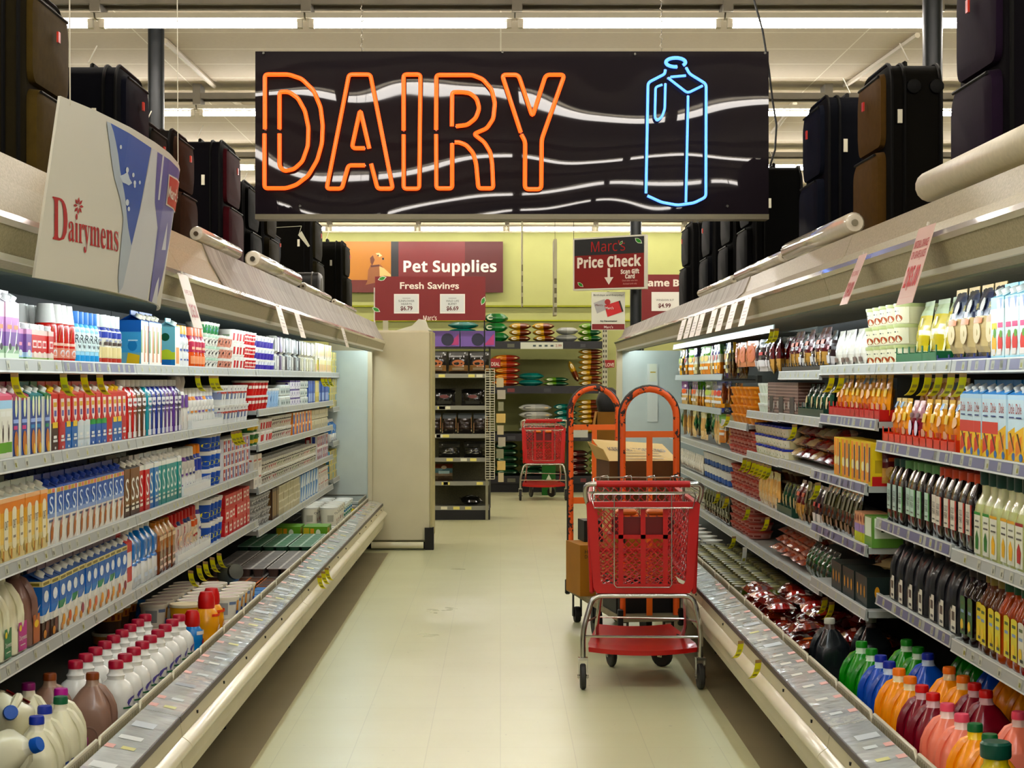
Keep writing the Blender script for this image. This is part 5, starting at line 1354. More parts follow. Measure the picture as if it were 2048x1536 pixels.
row(1, 4, z, 1452, 1492, 'pinkt', 6, 'pink meat tub', stack=4, ht=.047)
row(1, 4, z, 1402, 1450, 'olive', 9, 'dark olive cheese pack', ht=.17)
row(1, 4, z, 1354, 1400, 'cup3', 16, 'white green-dot cup', stack=2)
# hanging bags
for tier, (lv, zt, xa, xb, n, keys) in enumerate(((6, 1.785, 1352, 1555, 26, ['hb0', 'hb4', 'hb1', 'hb3', 'hb2', 'hb0', 'hb3', 'hb5', 'hb1', 'hb3', 'hb2', 'hb4', 'sal', 'sal', 'sal', 'blkb', 'blkb', 'redg']),
                                                  (7, 1.535, 1356, 1450, 16, ['hgreen', 'hb5', 'hb0', 'hb5', 'hb3', 'hb1', 'hb0', 'hb2', 'hb1', 'sal']),
                                                  (8, 1.31, 1356, 1448, 15, ['hgreen', 'hcab', 'hcab', 'hgreen', 'hcab', 'hgreen', 'hcab', 'hb3']))):
    ya, yb = Yx(xb, XS), Yx(xa, XS)
    r_ = thing('hook_rail', 'grey hook rail carrying the %s tier of hanging bags' % ('upper', 'middle', 'lower')[tier], 'rail', (1.6, (ya + yb) / 2, zt), 'hook rails')
    part('bar', MB().box(1.66, ya, zt - .02, 1.69, yb, zt + .03, M('8A9090', .4)), r_)
    part('price_rail', MB().prism([(1.425, zt + .0), (1.43, zt + .04), (1.436, zt + .04), (1.432, zt)], ya, yb, M('A9B0AE', .3)), r_)
    for i in range(n):
        y = ya + (yb - ya) * (i + .5) / n
        key = keys[::-1][i * len(keys) // n]
        k = K[key]
        part('hook', MB().tube([(1.67, y, zt), (1.44, y, zt + .006), (1.432, y, zt + .018)], .003, M('5A5C58', .3, .7), 5), r_)
        ds = {'hb0': 'orange and white', 'hb1': 'blue and orange', 'hb2': 'navy and cream', 'hb3': 'green and orange', 'hb4': 'dark red', 'hb5': 'violet and orange', 'sal': 'round salami', 'hgreen': 'leafy green', 'hcab': 'tan', 'blkb': 'black and white', 'redg': 'red and gold'}[key]
        for j in range(2):
            kz = (1, .9, .78)[tier]
            hh = k.h * kz + .020
            put(k, (1.485 + .075 * j + R.uniform(-.006, .006), y, zt - .001 - hh), Euler((0, 0, -PI / 2 + R.uniform(-.35, .35))), '%s hanging bag, %s from the near end, %s file, %s' % (ds, nth(i + 1), ('front', 'rear')[j], LEVEL[lv]), 'bags on the ' + LEVEL[lv], (min(1, (yb - ya) / n * 1.02 / k.w) if key != 'sal' else 1, .8, kz))
# the well of the deli case
c6 = lambda cx, cy: (1640 + cx * .2643, 1130 + cy * .2643)
JW = (('jdark', (140, 400), 'black tea jug at the fence beside the sausage packs'), ('jdark', (525, 390), 'black tea jug behind the one at the fence'),
      ('jgreen', (430, 575), 'green juice jug, farther one at the fence'), ('jgreen', (500, 630), 'green juice jug, nearer one at the fence'), ('jgreen', (738, 562), 'green juice jug, farther one in the second row'), ('jgreen', (818, 618), 'green juice jug, nearer one in the second row'),
      ('jblue', (573, 680), 'blue juice jug, farther one at the fence'), ('jblue', (650, 727), 'blue juice jug, nearer one at the fence'), ('jblue', (912, 665), 'blue juice jug in the second row'),
      ('jorange', (715, 780), 'orange juice jug, farther one at the fence'), ('jorange', (805, 840), 'orange juice jug, nearer one at the fence'), ('jorange', (1050, 768), 'orange juice jug, farther one in the second row'), ('jorange', (1143, 835), 'orange juice jug, nearer one in the second row'),
      ('jred', (890, 905), 'dark red juice jug, farther one at the fence'), ('jred', (1022, 965), 'dark red juice jug, nearer one at the fence'), ('jred', (1255, 890), 'dark red juice jug, farther one in the second row'), ('jred', (1408, 945), 'dark red juice jug, nearer one in the second row'),
      ('jpink', (1140, 1043), 'pink juice jug, farther one at the fence'), ('jpink', (1195, 1122), 'pink juice jug, nearer one at the fence'), ('jpink', (1535, 1105), 'pink juice jug in the second row'),
      ('joj', (1300, 1195), 'orange jug with dark green cap, farther one'), ('joj', (1422, 1275), 'orange jug with dark green cap, nearer one'))
prev = {}
for key, p, lab in JW:
    x, y = c6(*p)
    Y = .947 * F / (y - VY)
    X = (x - VX) * Y / F
    X = 1.352 if X < 1.45 else 1.525
    put(K[key], (X - .04, Y, .331), -PI / 2 + R.uniform(-.06, .06), lab, 'juice jugs in the deli well', (.98, 1, 1))
third = (('jgreen', 6.55), ('jgreen', 6.38), ('jblue', 6.2), ('jorange', 6.0), ('jorange', 5.82), ('jred', 5.62), ('jred', 5.44), ('jpink', 5.25))
for i, (key, Y) in enumerate(third):
    put(K[key], (1.685, Y, .331), -PI / 2, '%s juice jug in the third row, %s from the far end' % ({'jgreen': 'green', 'jblue': 'blue', 'jorange': 'orange', 'jred': 'dark red', 'jpink': 'pink'}[key], nth(i + 1)), 'juice jugs in the deli well')
put(K['lemb'], (1.285, 4.73, .331), -PI / 2, 'lemonade bottle with broad green cap at the fence', 'juice jugs in the deli well')
i = 0
for l in range(3):
    for a in range(8):
        for b in range(3):
            if l > 1 and R.random() < .45:
                continue
            i += 1
            key = R.choice(['saus', 'saus', 'saus2', 'saus3'])
            lay(key, (1.225 + b * .16 + R.uniform(-.01, .01), 7.48 + (a + .5 * (l % 2)) * .235 + R.uniform(-.015, .015), .362 + l * .060), (-1.47 + R.uniform(-.1, .1), R.uniform(-.09, .09), R.uniform(-.16, .16) - PI / 2), '%s sausage pack, %s along, %s file, %s layer of the heap' % ({'saus': 'dark red', 'saus2': 'brown', 'saus3': 'bright red'}[key], nth(a + 1), ('front', 'middle', 'rear')[b], ('lower', 'middle', 'upper')[l]), 'sausage packs in the deli well', (.86, 1, 1))
for a in range(24):
    for b in range(4):
        for l in range(1):
            k = 'jar2' if (a + b) % 3 == 0 else 'jar'
            put(K[k], (1.255 + b * .088, 9.5 + a * .105, .331 + l * .1348), -PI / 2 + R.uniform(-.5, .5), '%s pickle jar, %s along, %s row, %s layer in the well' % ('grey-lidded' if k == 'jar2' else 'yellow-lidded', nth(a + 1), nth(b + 1), ('lower', 'upper')[l]), 'pickle jars in the deli well')
for a in range(14):
    for b in range(2):
        put(K['chob' if a % 2 else 'whit'], (1.28 + b * .15, 12.1 + a * .16, .331), -PI / 2, '%s tub, %s along, %s row, beyond the pickle jars' % ('cream' if a % 2 else 'white', nth(a + 1), ('front', 'rear')[b]), 'tubs beyond the pickle jars')

# ------------------------------------------------------------------ neon sign
YS = 8.66
BLK = node_mat('black_acrylic', lambda N, L, B: None)


def acrylic(N, L, B):
    B.inputs['Base Color'].default_value = (0.006, 0.004, 0.006, 1)
    B.inputs['Roughness'].default_value = 0.34
    B.inputs['Coat Weight'].default_value = 0.28
    B.inputs['Coat Roughness'].default_value = 0.015
    B.inputs['Specular IOR Level'].default_value = 0.02
    tc = N('TexCoord')
    mp = N('Mapping')
    mp.inputs['Scale'].default_value = (1.0, 1.0, 1.3)
    L(tc.outputs['Object'], mp.inputs[0])
    n = N('TexNoise', Scale=1.25, Detail=0.5)
    L(mp.outputs[0], n.inputs['Vector'])
    bp = N('Bump', Strength=1.0, Distance=0.013)
    L(n.outputs['Fac'], bp.inputs['Height'])
    L(bp.outputs[0], B.inputs['Normal'])
    L(bp.outputs[0], B.inputs['Coat Normal'])


bpy.data.materials.remove(BLK)
BLK = node_mat('black_acrylic', acrylic)
ALU = M('6E6A5C', 0.35, 0.6)
a, b = P(510, 428, YS), P(1538, 102, YS)
sg = thing('neon_sign', 'black hanging sign with red neon dairy lettering and a blue neon milk bottle', 'sign', (0.06, YS, 2.3))
pn = MB()
nx, nz = 40, 14
pn.box(a[0], YS + .012, a[2], b[0], YS + .12, b[2], M('0B0B0E', .3))
pn.add([(a[0] + (b[0] - a[0]) * i / nx, YS + .010, a[2] + (b[2] - a[2]) * j / nz) for j in range(nz + 1) for i in range(nx + 1)],
       [(j * (nx + 1) + i, j * (nx + 1) + i + 1, (j + 1) * (nx + 1) + i + 1, (j + 1) * (nx + 1) + i) for j in range(nz) for i in range(nx)], BLK, True)
part('panel', pn, sg)
fr = MB().box(a[0], YS + .002, a[2] - .024, b[0], YS + .12, a[2], ALU)
part('lower_rail', fr, sg)
for x in (722, 1325):
    q = P(x, 102, YS)
    mb = MB()
    n = 34
    for i in range(n):
        zz = q[2] + (ZC - q[2]) * (i + .5) / n
        hh = (ZC - q[2]) / n * .62
        mb.tube([(q[0] + (.007 if i % 2 else 0), YS + .06 + (0 if i % 2 else .007), zz - hh), (q[0] + (-.007 if i % 2 else 0), YS + .06 - (0 if i % 2 else .007), zz), (q[0] + (.0 if i % 2 else 0), YS + .06, zz + hh)], .0022, M('8A8478', .35, .7), 4)
    part('chain', mb, sg)
pts = [P(x, y, YS + .1) for x, y in ((1508, 0), (1525, 60), (1538, 140), (1545, 200), (1553, 250), (1550, 300), (1540, 332))]
part('power_cord', MB().tube(pts, .005, M('101010', .5), 6), sg)
for i, (x, y) in enumerate(((527, 106), (1530, 106), (1005, 104), (1270, 108), (600, 412), (1455, 412))):
    q = P(x, y, YS)
    part('screw', MB().lathe([(.006, YS - .004), (.006, YS + .011)], M('55544E', .3, .7), 8, (q[0], 0, q[2]), axis='y'), sg)
NR = M((1.0, 0.075, 0.006), 0.3, emit=1.9)
NB = M((0.075, 0.24, 1.0), 0.3, emit=2.2)


def fillet(pts, r, closed=False):
    out = []
    n = len(pts)
    for i, p in enumerate(pts):
        if not closed and i in (0, n - 1):
            out.append(Vector(p))
            continue
        p, q, s = Vector(p), Vector(pts[i - 1]), Vector(pts[(i + 1) % n])
        d1, d2 = (q - p), (s - p)
        rr_ = min(r, d1.length * .45, d2.length * .45)
        u, v = p + d1.normalized() * rr_, p + d2.normalized() * rr_
        for k in range(5):
            t = k / 4
            out.append(u * (1 - t) ** 2 + p * 2 * t * (1 - t) + v * t * t)
    return out


def neon(name, crop, pts, mat, r=.0100, fl=24, closed=False, lab=None):
    ox, sc = crop
    pp = fillet([(x, y, 0) for x, y in pts], fl, closed)
    w = [P(ox + p.x * sc, 90 + p.y * sc, YS - .028) for p in pp]
    mb = MB().tube(w, r, mat, 8, closed)
    o = part(name, mb, sg, label=lab)
    gl = M('B9B2A8', .2)
    for i in range(0, len(w), max(6, len(w) // 5)):
        q = w[i]
        part('tube_clip', MB().lathe([(.0045, YS - .022), (.0045, YS + .011)], gl, 6, (q[0], 0, q[2]), axis='y'), o)
    return o


A_, B_ = (500, .2588), (1000, .2734)
neon('letter_d_tube', A_, [(115, 650), (115, 228), (300, 228), (400, 262), (490, 350), (545, 480), (562, 620), (556, 760), (520, 890), (450, 1010), (360, 1080), (280, 1107), (112, 1107), (112, 685)], NR)
neon('letter_d_tube', A_, [(228, 650), (228, 362), (300, 362), (370, 410), (425, 510), (452, 640), (447, 780), (405, 900), (340, 960), (265, 975), (228, 940), (228, 685)], NR)
neon('letter_a_tube', A_, [(888, 930), (760, 930), (710, 1110), (592, 1110), (685, 640), (765, 228), (930, 228), (1103, 1110), (985, 1110), (936, 918)], NR)
neon('letter_a_tube', A_, [(886, 798), (786, 798), (852, 498), (922, 800)], NR, fl=34)
neon('letter_i_tube', A_, [(1187, 660), (1187, 228), (1317, 228), (1308, 1110), (1187, 1110), (1187, 692)], NR)
neon('letter_r_tube', A_, [(1438, 655), (1440, 232), (1720, 232), (1800, 265), (1868, 345), (1893, 450), (1880, 570), (1830, 645), (1728, 688), (1810, 750), (1858, 830), (1872, 920), (1880, 1108), (1765, 1108), (1748, 920), (1725, 835), (1670, 772), (1615, 752), (1582, 752)], NR)
neon('letter_r_tube', A_, [(1592, 628), (1680, 618), (1745, 565), (1772, 490), (1752, 415), (1700, 372), (1640, 364), (1562, 364), (1560, 628)], NR)
neon('letter_r_tube', A_, [(1562, 760), (1562, 1108), (1440, 1108), (1438, 690)], NR)
neon('letter_y_tube', B_, [(152, 640), (15, 218), (135, 218), (237, 525), (335, 218), (472, 218), (305, 690), (302, 1055), (182, 1055), (184, 705), (156, 655)], NR, fl=30)
neon('bottle_outline_tube', B_, [(1210, 180), (1205, 212), (1083, 275), (1068, 1085)], NB, .0068)
neon('bottle_outline_tube', B_, [(1362, 165), (1385, 210), (1508, 285), (1506, 1112), (1420, 1155), (1300, 1172), (1180, 1150), (1078, 1103)], NB, .0068)
neon('bottle_edge_tube', B_, [(1376, 372), (1360, 1150)], NB, .0062)
neon('bottle_edge_tube', B_, [(1228, 240), (1372, 352), (1482, 298)], NB, .0062)
neon('bottle_edge_tube', B_, [(1248, 234), (1360, 224)], NB, .0062)
neon('bottle_handle_tube', B_, [(1210, 282), (1205, 470), (1185, 525), (1150, 555), (1133, 530), (1138, 308), (1188, 290)], NB, .006, fl=18)
neon('bottle_mouth_tube', B_, [(1275 + 10 + 72 * math.cos(t * PI / 9 - 1.2 * PI / 2 + 3.3), 127 + 33 * math.sin(t * PI / 9 - 1.2 * PI / 2 + 3.3)) for t in range(17)], NB, .0085, fl=6)

# ------------------------------------------------------------------ luggage on top of the cases
ZT = 2.02


def suitcase(s, X, Y0, W, Hh, T, col, pock, label, stud=False, tag=True, lug='luggage'):
    """stands on a case top: local x runs along the aisle, the pocketed front (-y) faces the aisle"""
    r = thing('suitcase', label, 'suitcase', (s * (X + T / 2), Y0 + W / 2, 1.95 if s > 0 else 2.0), 'suitcases standing on the cases', rz=-s * PI / 2)
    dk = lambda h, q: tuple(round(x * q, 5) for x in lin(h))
    m = M(dk(col, .22), .85, noise=.12, scale=40, spec=.08)  # shell colour darkened for the dim light on camera-facing sides
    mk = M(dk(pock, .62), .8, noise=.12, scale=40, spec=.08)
    pipe = M('0A0A09', .6, spec=.1)
    z0 = .045
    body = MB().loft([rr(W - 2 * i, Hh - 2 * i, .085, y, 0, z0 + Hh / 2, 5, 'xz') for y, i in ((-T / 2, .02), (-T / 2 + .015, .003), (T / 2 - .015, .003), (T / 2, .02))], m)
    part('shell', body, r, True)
    for y in (-T / 2 + .012, -T / 2 + .055, T / 2 - .014):
        part('zipper', MB().tube([(x, y, z) for x, _, z in rr(W + .002, Hh + .002, .086, 0, 0, z0 + Hh / 2, 5, 'xz')], .006, pipe, 5, True), r, True)
    for za, zb, d in ((.04, .52, .040), (.54, .95, .024)):
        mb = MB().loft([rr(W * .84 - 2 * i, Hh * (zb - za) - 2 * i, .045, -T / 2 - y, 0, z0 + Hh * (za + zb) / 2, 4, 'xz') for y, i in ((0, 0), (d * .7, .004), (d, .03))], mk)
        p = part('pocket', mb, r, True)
        part('pocket_zipper', MB().tube([(-W * .36, -T / 2 - d * .85, z0 + Hh * zb - .012), (W * .36, -T / 2 - d * .85, z0 + Hh * zb - .012)], .005, pipe, 5), p, True)
    part('handle', MB().tube([(-.07, 0, z0 + Hh), (-.06, 0, z0 + Hh + .022), (.06, 0, z0 + Hh + .022), (.07, 0, z0 + Hh)], .009, pipe, 6), r, True)
    sd = s                                                    # the side that faces the camera, in local x
    sx = sd * W / 2
    for y in ((-T * .18,) if not stud else (-T * .30,)):
        mb = MB().box(sx - .004 * sd, y - .008, z0 + Hh * .66, sx + .006 * sd, y + .008, z0 + Hh * .735, M('B9B5A4', .35, .6))
        part('zipper_pull', mb, r, True)
    if stud:
        for y in (-T * .05, T * .36):
            for z in (.12, .86):
                part('side_stud', MB().lathe([(.026, sx - .004 * sd), (.024, sx + .008 * sd), (.012, sx + .012 * sd)], pipe, 12, (0, y, z0 + Hh * z), axis='x'), r, True)
    for x in (-W * .36, W * .36):
        for y in (-T * .3, T * .3):
            part('wheel', MB().lathe([(.0225, x - .012), (.0225, x + .012)], M('0E0E0E', .5), 12, (0, y, .0226), axis='x'), r, True)
    if tag:
        part('brand_badge', MB().box(-.012, -T / 2 - .042, z0 + Hh * .78, .012, -T / 2 - .036, z0 + Hh * .83, M('C94A36', .4)), r, True)
        part('tag_string', MB().tube([(sx * .5, 0, z0 + Hh + .02), (sx * .5 - .05 * sd, -.02, z0 + Hh + .09)], .0025, M('D2CFC2', .5), 4), r, True)
    return r


OL, OLP = '4A4126', '5E4E2C'
NV, BR = '10142A', '4A3122'
Z = [(-1, 1.35, 5.16, .52, .63, .27, OL, OLP, 'olive suitcase nearest the camera on the dairy case', 0), (-1, 1.35, 6.46, .5, .615, .27, NV, '171A2E', 'navy suitcase behind the bowed dairy sign', 0),
     (-1, 1.37, 7.03, .42, .5, .26, '141812', '1A2018', 'dark green suitcase beside the navy one', 0), (-1, 1.35, 7.5, .48, .53, .27, '2A1E16', '4A3326', 'brown suitcase with an orange badge on the dairy case', 0),
     (-1, 1.35, 8.85, .55, .66, .28, '1A1224', '5A1422', 'dark violet suitcase with wine-red pockets', 0), (-1, 1.35, 9.62, .5, .55, .27, '0F0F10', '141414', 'black suitcase hidden half by the neon sign, dairy side', 0),
     (-1, 1.35, 10.4, .5, .6, .27, '101010', '3E3722', 'black suitcase with olive pockets below the sign', 0), (-1, 1.46, 11.6, .42, .45, .25, '15192A', '1A2030', 'small navy suitcase with a white tag', 0),
     (-1, 1.35, 13.1, .6, .68, .3, '26231A', '35301C', 'tall dark olive suitcase under the first wall lamp', 0), (-1, 1.23, 14.25, .5, .58, .28, '2A281C', '2E2C1E', 'olive suitcase before the dog picture', 0),
     (1, 1.32, 4.75, .5, .70, .27, '1E1226', '2E1B36', 'purple suitcase nearest the camera on the deli case', 0), (1, 1.32, 6.2, .48, .625, .19, '241F14', '6A5030', 'olive brown suitcase with dark side studs', 1),
     (1, 1.32, 7.38, .5, .70, .24, '0E1830', '151C30', 'navy suitcase between the olive one and the sign', 0), (1, 1.32, 9.5, .45, .66, .26, '0E0E10', '121214', 'black suitcase half hidden behind the sign edge', 0),
     (1, 1.32, 10.3, .5, .60, .27, '0F1012', '131418', 'black suitcase below the milk bottle neon', 0), (1, 1.32, 11.3, .5, .6, .28, '10121A', '12151E', 'blue-black suitcase beyond the plain black one', 0), (1, 1.32, 12.6, .52, .64, .3, '101012', '151517', 'black suitcase beside the price check sign', 0)]
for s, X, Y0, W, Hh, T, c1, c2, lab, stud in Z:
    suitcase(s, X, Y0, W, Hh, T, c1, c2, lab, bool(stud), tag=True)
tc_ = thing('beauty_case', 'small black vanity case standing before the taller suitcases', 'case', (-1.285, 12.0, 2.012), rz=PI / 2)
part('shell', MB().loft([rr(.3 - 2 * i, .22 - 2 * i, .06, y, 0, .115, 5, 'xz') for y, i in ((-.11, .015), (-.1, 0), (.1, 0), (.11, .015))], M('131212', .5)), tc_, True)
part('zipper', MB().tube([(x, -.06, z) for x, _, z in rr(.302, .222, .06, 0, 0, .115, 5, 'xz')], .005, M('6A6660', .4), 5, True), tc_, True)
part('strap', MB().box(-.02, -.113, .05, .02, -.105, .19, M('55524A', .4)), tc_, True)
tg = thing('price_ticket', 'white price ticket tied to the small navy suitcase', 'tag', P(600, 470, 11.5))
q = [P(596, 470, 11.5), P(603, 462, 11.5), P(620, 492, 11.5), P(616, 494, 11.5)]
part('card', MB().loft([[(x, y - .001, z) for x, y, z in q], [(x, y + .001, z) for x, y, z in q]], M('C9C7B4', .6)), tg)
part('string', MB().tube([P(598, 468, 11.5), P(603, 452, 11.55), (-1.50, 11.66, 2.505)], .002, M('C9C7B4', .6), 4), tg)

# ------------------------------------------------------------------ rolled plastic curtains on the canopy edges
def roll(s, X, y0, y1, r, zc, mat, core, label):
    t = thing('rolled_curtain', label, 'plastic roll', (s * X, (y0 + y1) / 2, zc), 'rolled curtains on the canopies')
    part('roll', MB().lathe([(.01, y0 - .004), (r * .8, y0 - .003), (r, y0 + .012), (r, y1 - .012), (r * .8, y1)], mat, 16, (s * X, 0, zc), axis='y'), t)
    part('core', MB().lathe([(r * .3, y0 - .012), (r * .3, y0 + .01)], core, 12, (s * X, 0, zc), axis='y'), t)


FILM = M('D6CFC0', .15, coat=.8, noise=.08, scale=14)
FILM2 = M('CFC8B4', .4, noise=.06, scale=60)
roll(1, 1.165, 3.9, 4.95, .042, 2.058, FILM2, M('B58A82', .4), 'stiff beige rolled night curtain at the near end of the deli canopy')
roll(1, 1.165, 6.0, 7.35, .036, 2.052, FILM, M('8A8472', .4), 'clear rolled plastic curtain before the olive brown suitcase')
roll(1, 1.165, 7.5, 8.9, .026, 2.042, FILM, M('8A8472', .4), 'thin clear rolled curtain before the navy suitcase')
roll(1, 1.165, 9.1, 10.6, .022, 2.038, FILM, M('8A8472', .4), 'thin clear rolled curtain below the milk bottle neon')
roll(-1, 1.165, 7.0, 8.05, .030, 2.096, FILM, M('5A4A34', .5), 'clear rolled plastic curtain beside the brown suitcase')
roll(-1, 1.165, 8.6, 10.4, .040, 2.106, FILM, M('3A3222', .5), 'thick rolled curtain with dark core below the sign')
roll(-1, 1.165, 10.8, 12.4, .024, 2.09, FILM, M('5A4A34', .5), 'thin clear rolled curtain before the vanity case')
roll(-1, 1.165, 12.8, 14.6, .020, 2.086, FILM, M('5A4A34', .5), 'thin clear rolled curtain before the tall olive suitcase')

# ------------------------------------------------------------------ the bowed dairy sign on the canopy
pl = [(3.86, -.957), (4.05, -.925), (4.3, -.898), (4.55, -.886), (4.75, -.886), (4.95, -.899), (5.1, -.921), (5.22, -.95)]
bs_ = thing('bowed_sign', 'white bowed dairy sign with red lettering and a milk splash on blue', 'sign', (-.92, 4.5, 1.9))
ln = [0]
for (y0, x0), (y1, x1) in zip(pl, pl[1:]):
    ln.append(ln[-1] + math.hypot(y1 - y0, x1 - x0))
TL = ln[-1]


def bow(u, v, e=0):
    """u along the sign 0..1, v up 0..1"""
    d = min(max(u, 0), 1) * TL
    i = max(j for j in range(len(ln) - 1) if ln[j] <= d + 1e-9)
    t = (d - ln[i]) / (ln[i + 1] - ln[i])
    y = pl[i][0] + (pl[i + 1][0] - pl[i][0]) * t
    x = pl[i][1] + (pl[i + 1][1] - pl[i][1]) * t
    return (x + (v - .5) * .055 + e, y - e * .3, 1.752 + .384 * v - .018 * u)


def bowpoly(mb, pts, c, e):
    """a printed shape, cut into narrow strips so that it follows the bow"""
    us = sorted({p[0] for p in pts})
    lo, hi = us[0], us[-1]
    n = max(2, int((hi - lo) / .02))

    def span(u):
        ys = []
        for (u0, v0), (u1, v1) in zip(pts, pts[1:] + pts[:1]):
            if (u0 - u) * (u1 - u) <= 0 and u0 != u1:
                ys.append(v0 + (v1 - v0) * (u - u0) / (u1 - u0))
        return (min(ys), max(ys)) if ys else None
    for i in range(n):
        ua, ub = lo + (hi - lo) * (i + .0001) / n, lo + (hi - lo) * (i + .9999) / n
        a, b = span(ua), span(ub)
        if a and b:
            mb.poly([bow(ua, a[0], e), bow(ub, b[0], e), bow(ub, b[1], e), bow(ua, a[1], e)], C(c))


mb = MB()
W_ = M('D6D5CC', .35)
n = 28
mb.loft([[bow(i / n, 0), bow(i / n, 1), bow(i / n, 1, -.006), bow(i / n, 0, -.006)] for i in range(n + 1)], W_, sm=True)
part('board', mb, bs_)
def inv(x, y):
    """where on the sign a picture point lies"""
    u, v = .3, .5
    pr = lambda u, v: (lambda p: (VX + p[0] * F / p[1], VY - (p[2] - H) * F / p[1]))(bow(u, v))
    for _ in range(40):
        a = pr(u, v)
        du, dv = pr(min(u + .01, 1), v), pr(u, v + .01)
        hu = min(u + .01, 1) - u or 1e-6
        j11, j21, j12, j22 = (du[0] - a[0]) / hu, (du[1] - a[1]) / hu, (dv[0] - a[0]) / .01, (dv[1] - a[1]) / .01
        det = j11 * j22 - j12 * j21 or 1e-6
        ex, ey = x - a[0], y - a[1]
        u = min(.995, max(0, u + .6 * (ex * j22 - ey * j12) / det))
        v = min(1, max(0, v + .6 * (j11 * ey - j21 * ex) / det))
    return u, v


IV = lambda pts: [inv(x, y) for x, y in pts]
mb = MB()
bowpoly(mb, IV([(220, 246), (230, 290), (237, 330), (243, 390), (252, 440), (262, 493), (272, 450), (284, 400), (292, 350), (302, 296)]), '1F56B4', .0010)
bowpoly(mb, IV([(302, 296), (292, 350), (284, 400), (262, 493), (236, 596), (292, 612), (312, 500), (325, 390), (330, 312)]), 'C9CCD0', .0010)
bowpoly(mb, IV([(314, 304), (308, 400), (316, 470), (308, 540), (296, 612), (310, 612), (340, 470), (364, 345)]), '5A5AA6', .0014)
bowpoly(mb, IV([(330, 314), (318, 400), (314, 400), (324, 310)]), 'C9CCD4', .0018)
bowpoly(mb, IV([(322, 500), (335, 430), (330, 500)]), 'C9CCD4', .0018)
bowpoly(mb, IV([(302, 608), (318, 540), (312, 612)]), 'D2D6DA', .0018)
bowpoly(mb, IV([(212, 243), (222, 247), (234, 300), (240, 350), (250, 400), (254, 450), (262, 493), (250, 560), (238, 594), (231, 590), (241, 500), (246, 440), (240, 400), (226, 350)]), 'AEB9C4', .0016)
for x, y, a in ((240, 294, 2.2), (253, 340, 3), (265, 350, 2.4), (268, 366, 2.6), (253, 405, 3.4), (256, 418, 2.4), (278, 365, 2.0), (268, 372, 2.0)):
    mb.poly([bow(*inv(x + a * math.cos(t * PI / 4), y + 2 * a * math.sin(t * PI / 4)), .0022) for t in range(8)], C('D3DBE2'))
bowpoly(mb, IV([(238, 352), (248, 348), (252, 336), (256, 355), (263, 366), (258, 372), (248, 366), (240, 364)]), 'BFCBD8', .0020)
part('splash_print', mb, bs_)
mb = MB()
RD = C('B5232C')
SERIF = lambda t: ''.join(chr(0x1D400 + ord(c) - 65) if c.isupper() else chr(0x1D41A + ord(c) - 97) for c in t)
px_ = lambda x, y: bow(*inv(x, y), .0014)
mb.text(SERIF('D'), RD, lambda u, v: px_(u, 437 - v + .22 * (u - 118)), h=88, w=30, cx=119, cy=0)
mb.text(SERIF('airymens'), RD, lambda u, v: px_(u, 463 - v + .22 * (u - 186)), h=58, w=100, cx=186, cy=0)
for k in range(8):
    t = k * PI / 4 + .1
    cu, cv = 156 + 6 * math.cos(t), 412 + 11 * math.sin(t)
    ca, sa = math.cos(t), math.sin(t)
    mb.poly([px_(cu + a * ca - b * sa, cv + 1.7 * (a * sa + b * ca)) for a, b in ((-4.4, 0), (0, -1.8), (4.4, 0), (0, 1.8))], RD)
part('lettering', mb, bs_, label='red lettering')
mb = MB()
bowpoly(mb, IV([(336, 348), (328, 408), (350, 428), (360, 366)]), 'D8D2CC', .0024)
bowpoly(mb, IV([(337.5, 352), (330, 406), (349, 424), (358, 368)]), 'C24030', .0030)
mb.text("Marc's", C('E4DCD2'), lambda u, v: bow(*inv(u, 388 - v + .7 * (u - 344)), .0040), h=24, w=20, cx=344, cy=0, bold=.02)
part('store_badge', mb, bs_, label='red badge')
for u in (.04, .96):
    p = bow(u, 1)
    part('wire', MB().tube([bow(u, .97), (p[0] - .01, p[1], ZC - .01)], .0016, M('C9C4B4', .4), 4), bs_)

# ------------------------------------------------------------------ price cards and shelf talkers
def card(s, x0, x1, zt, zb, label, txt=None, tilt=.035, big=False):
    X = 1.017
    ya, yb = sorted((Yx(x0, s * X), Yx(x1, s * X)))
    o = thing('price_card', label, 'price card', (s * X, (ya + yb) / 2, zt), 'price cards hanging on the canopies')
    f = lambda u, v, e: (s * (X - .004 - tilt * (1 - v) - e), ya + (yb - ya) * (u if s < 0 else 1 - u), zb + (zt - zb) * v)
    mb = MB().loft([[f(0, 0, 0), f(1, 0, 0), f(1, 1, 0), f(0, 1, 0)], [f(0, 0, .0015), f(1, 0, .0015), f(1, 1, .0015), f(0, 1, .0015)]], M('D3CDC0' if not big else 'E0C9C0', .35), sm=False)
    part('sheet', mb, o)
    if txt:
        mb = MB()
        for t, cy, h, w, c, b in txt:
            mb.text(t, C(c), lambda u, v: f(u, v, .0024), h=h, w=w, cx=.5, cy=cy, bold=b)
        part('lettering', mb, o)
    else:
        mb = MB()
        for i in range(4):
            mb.poly([f(.2, .25 + .13 * i, .0022), f(.8, .25 + .13 * i, .0022), f(.8, .29 + .13 * i, .0022), f(.2, .29 + .13 * i, .0022)], C('A9A298'))
        part('print', mb, o)
    part('clip', MB().tube([f(.5, 1, 0), f(.5, 1.05, 0)], .004, M('C9C6BC', .3), 5), o)


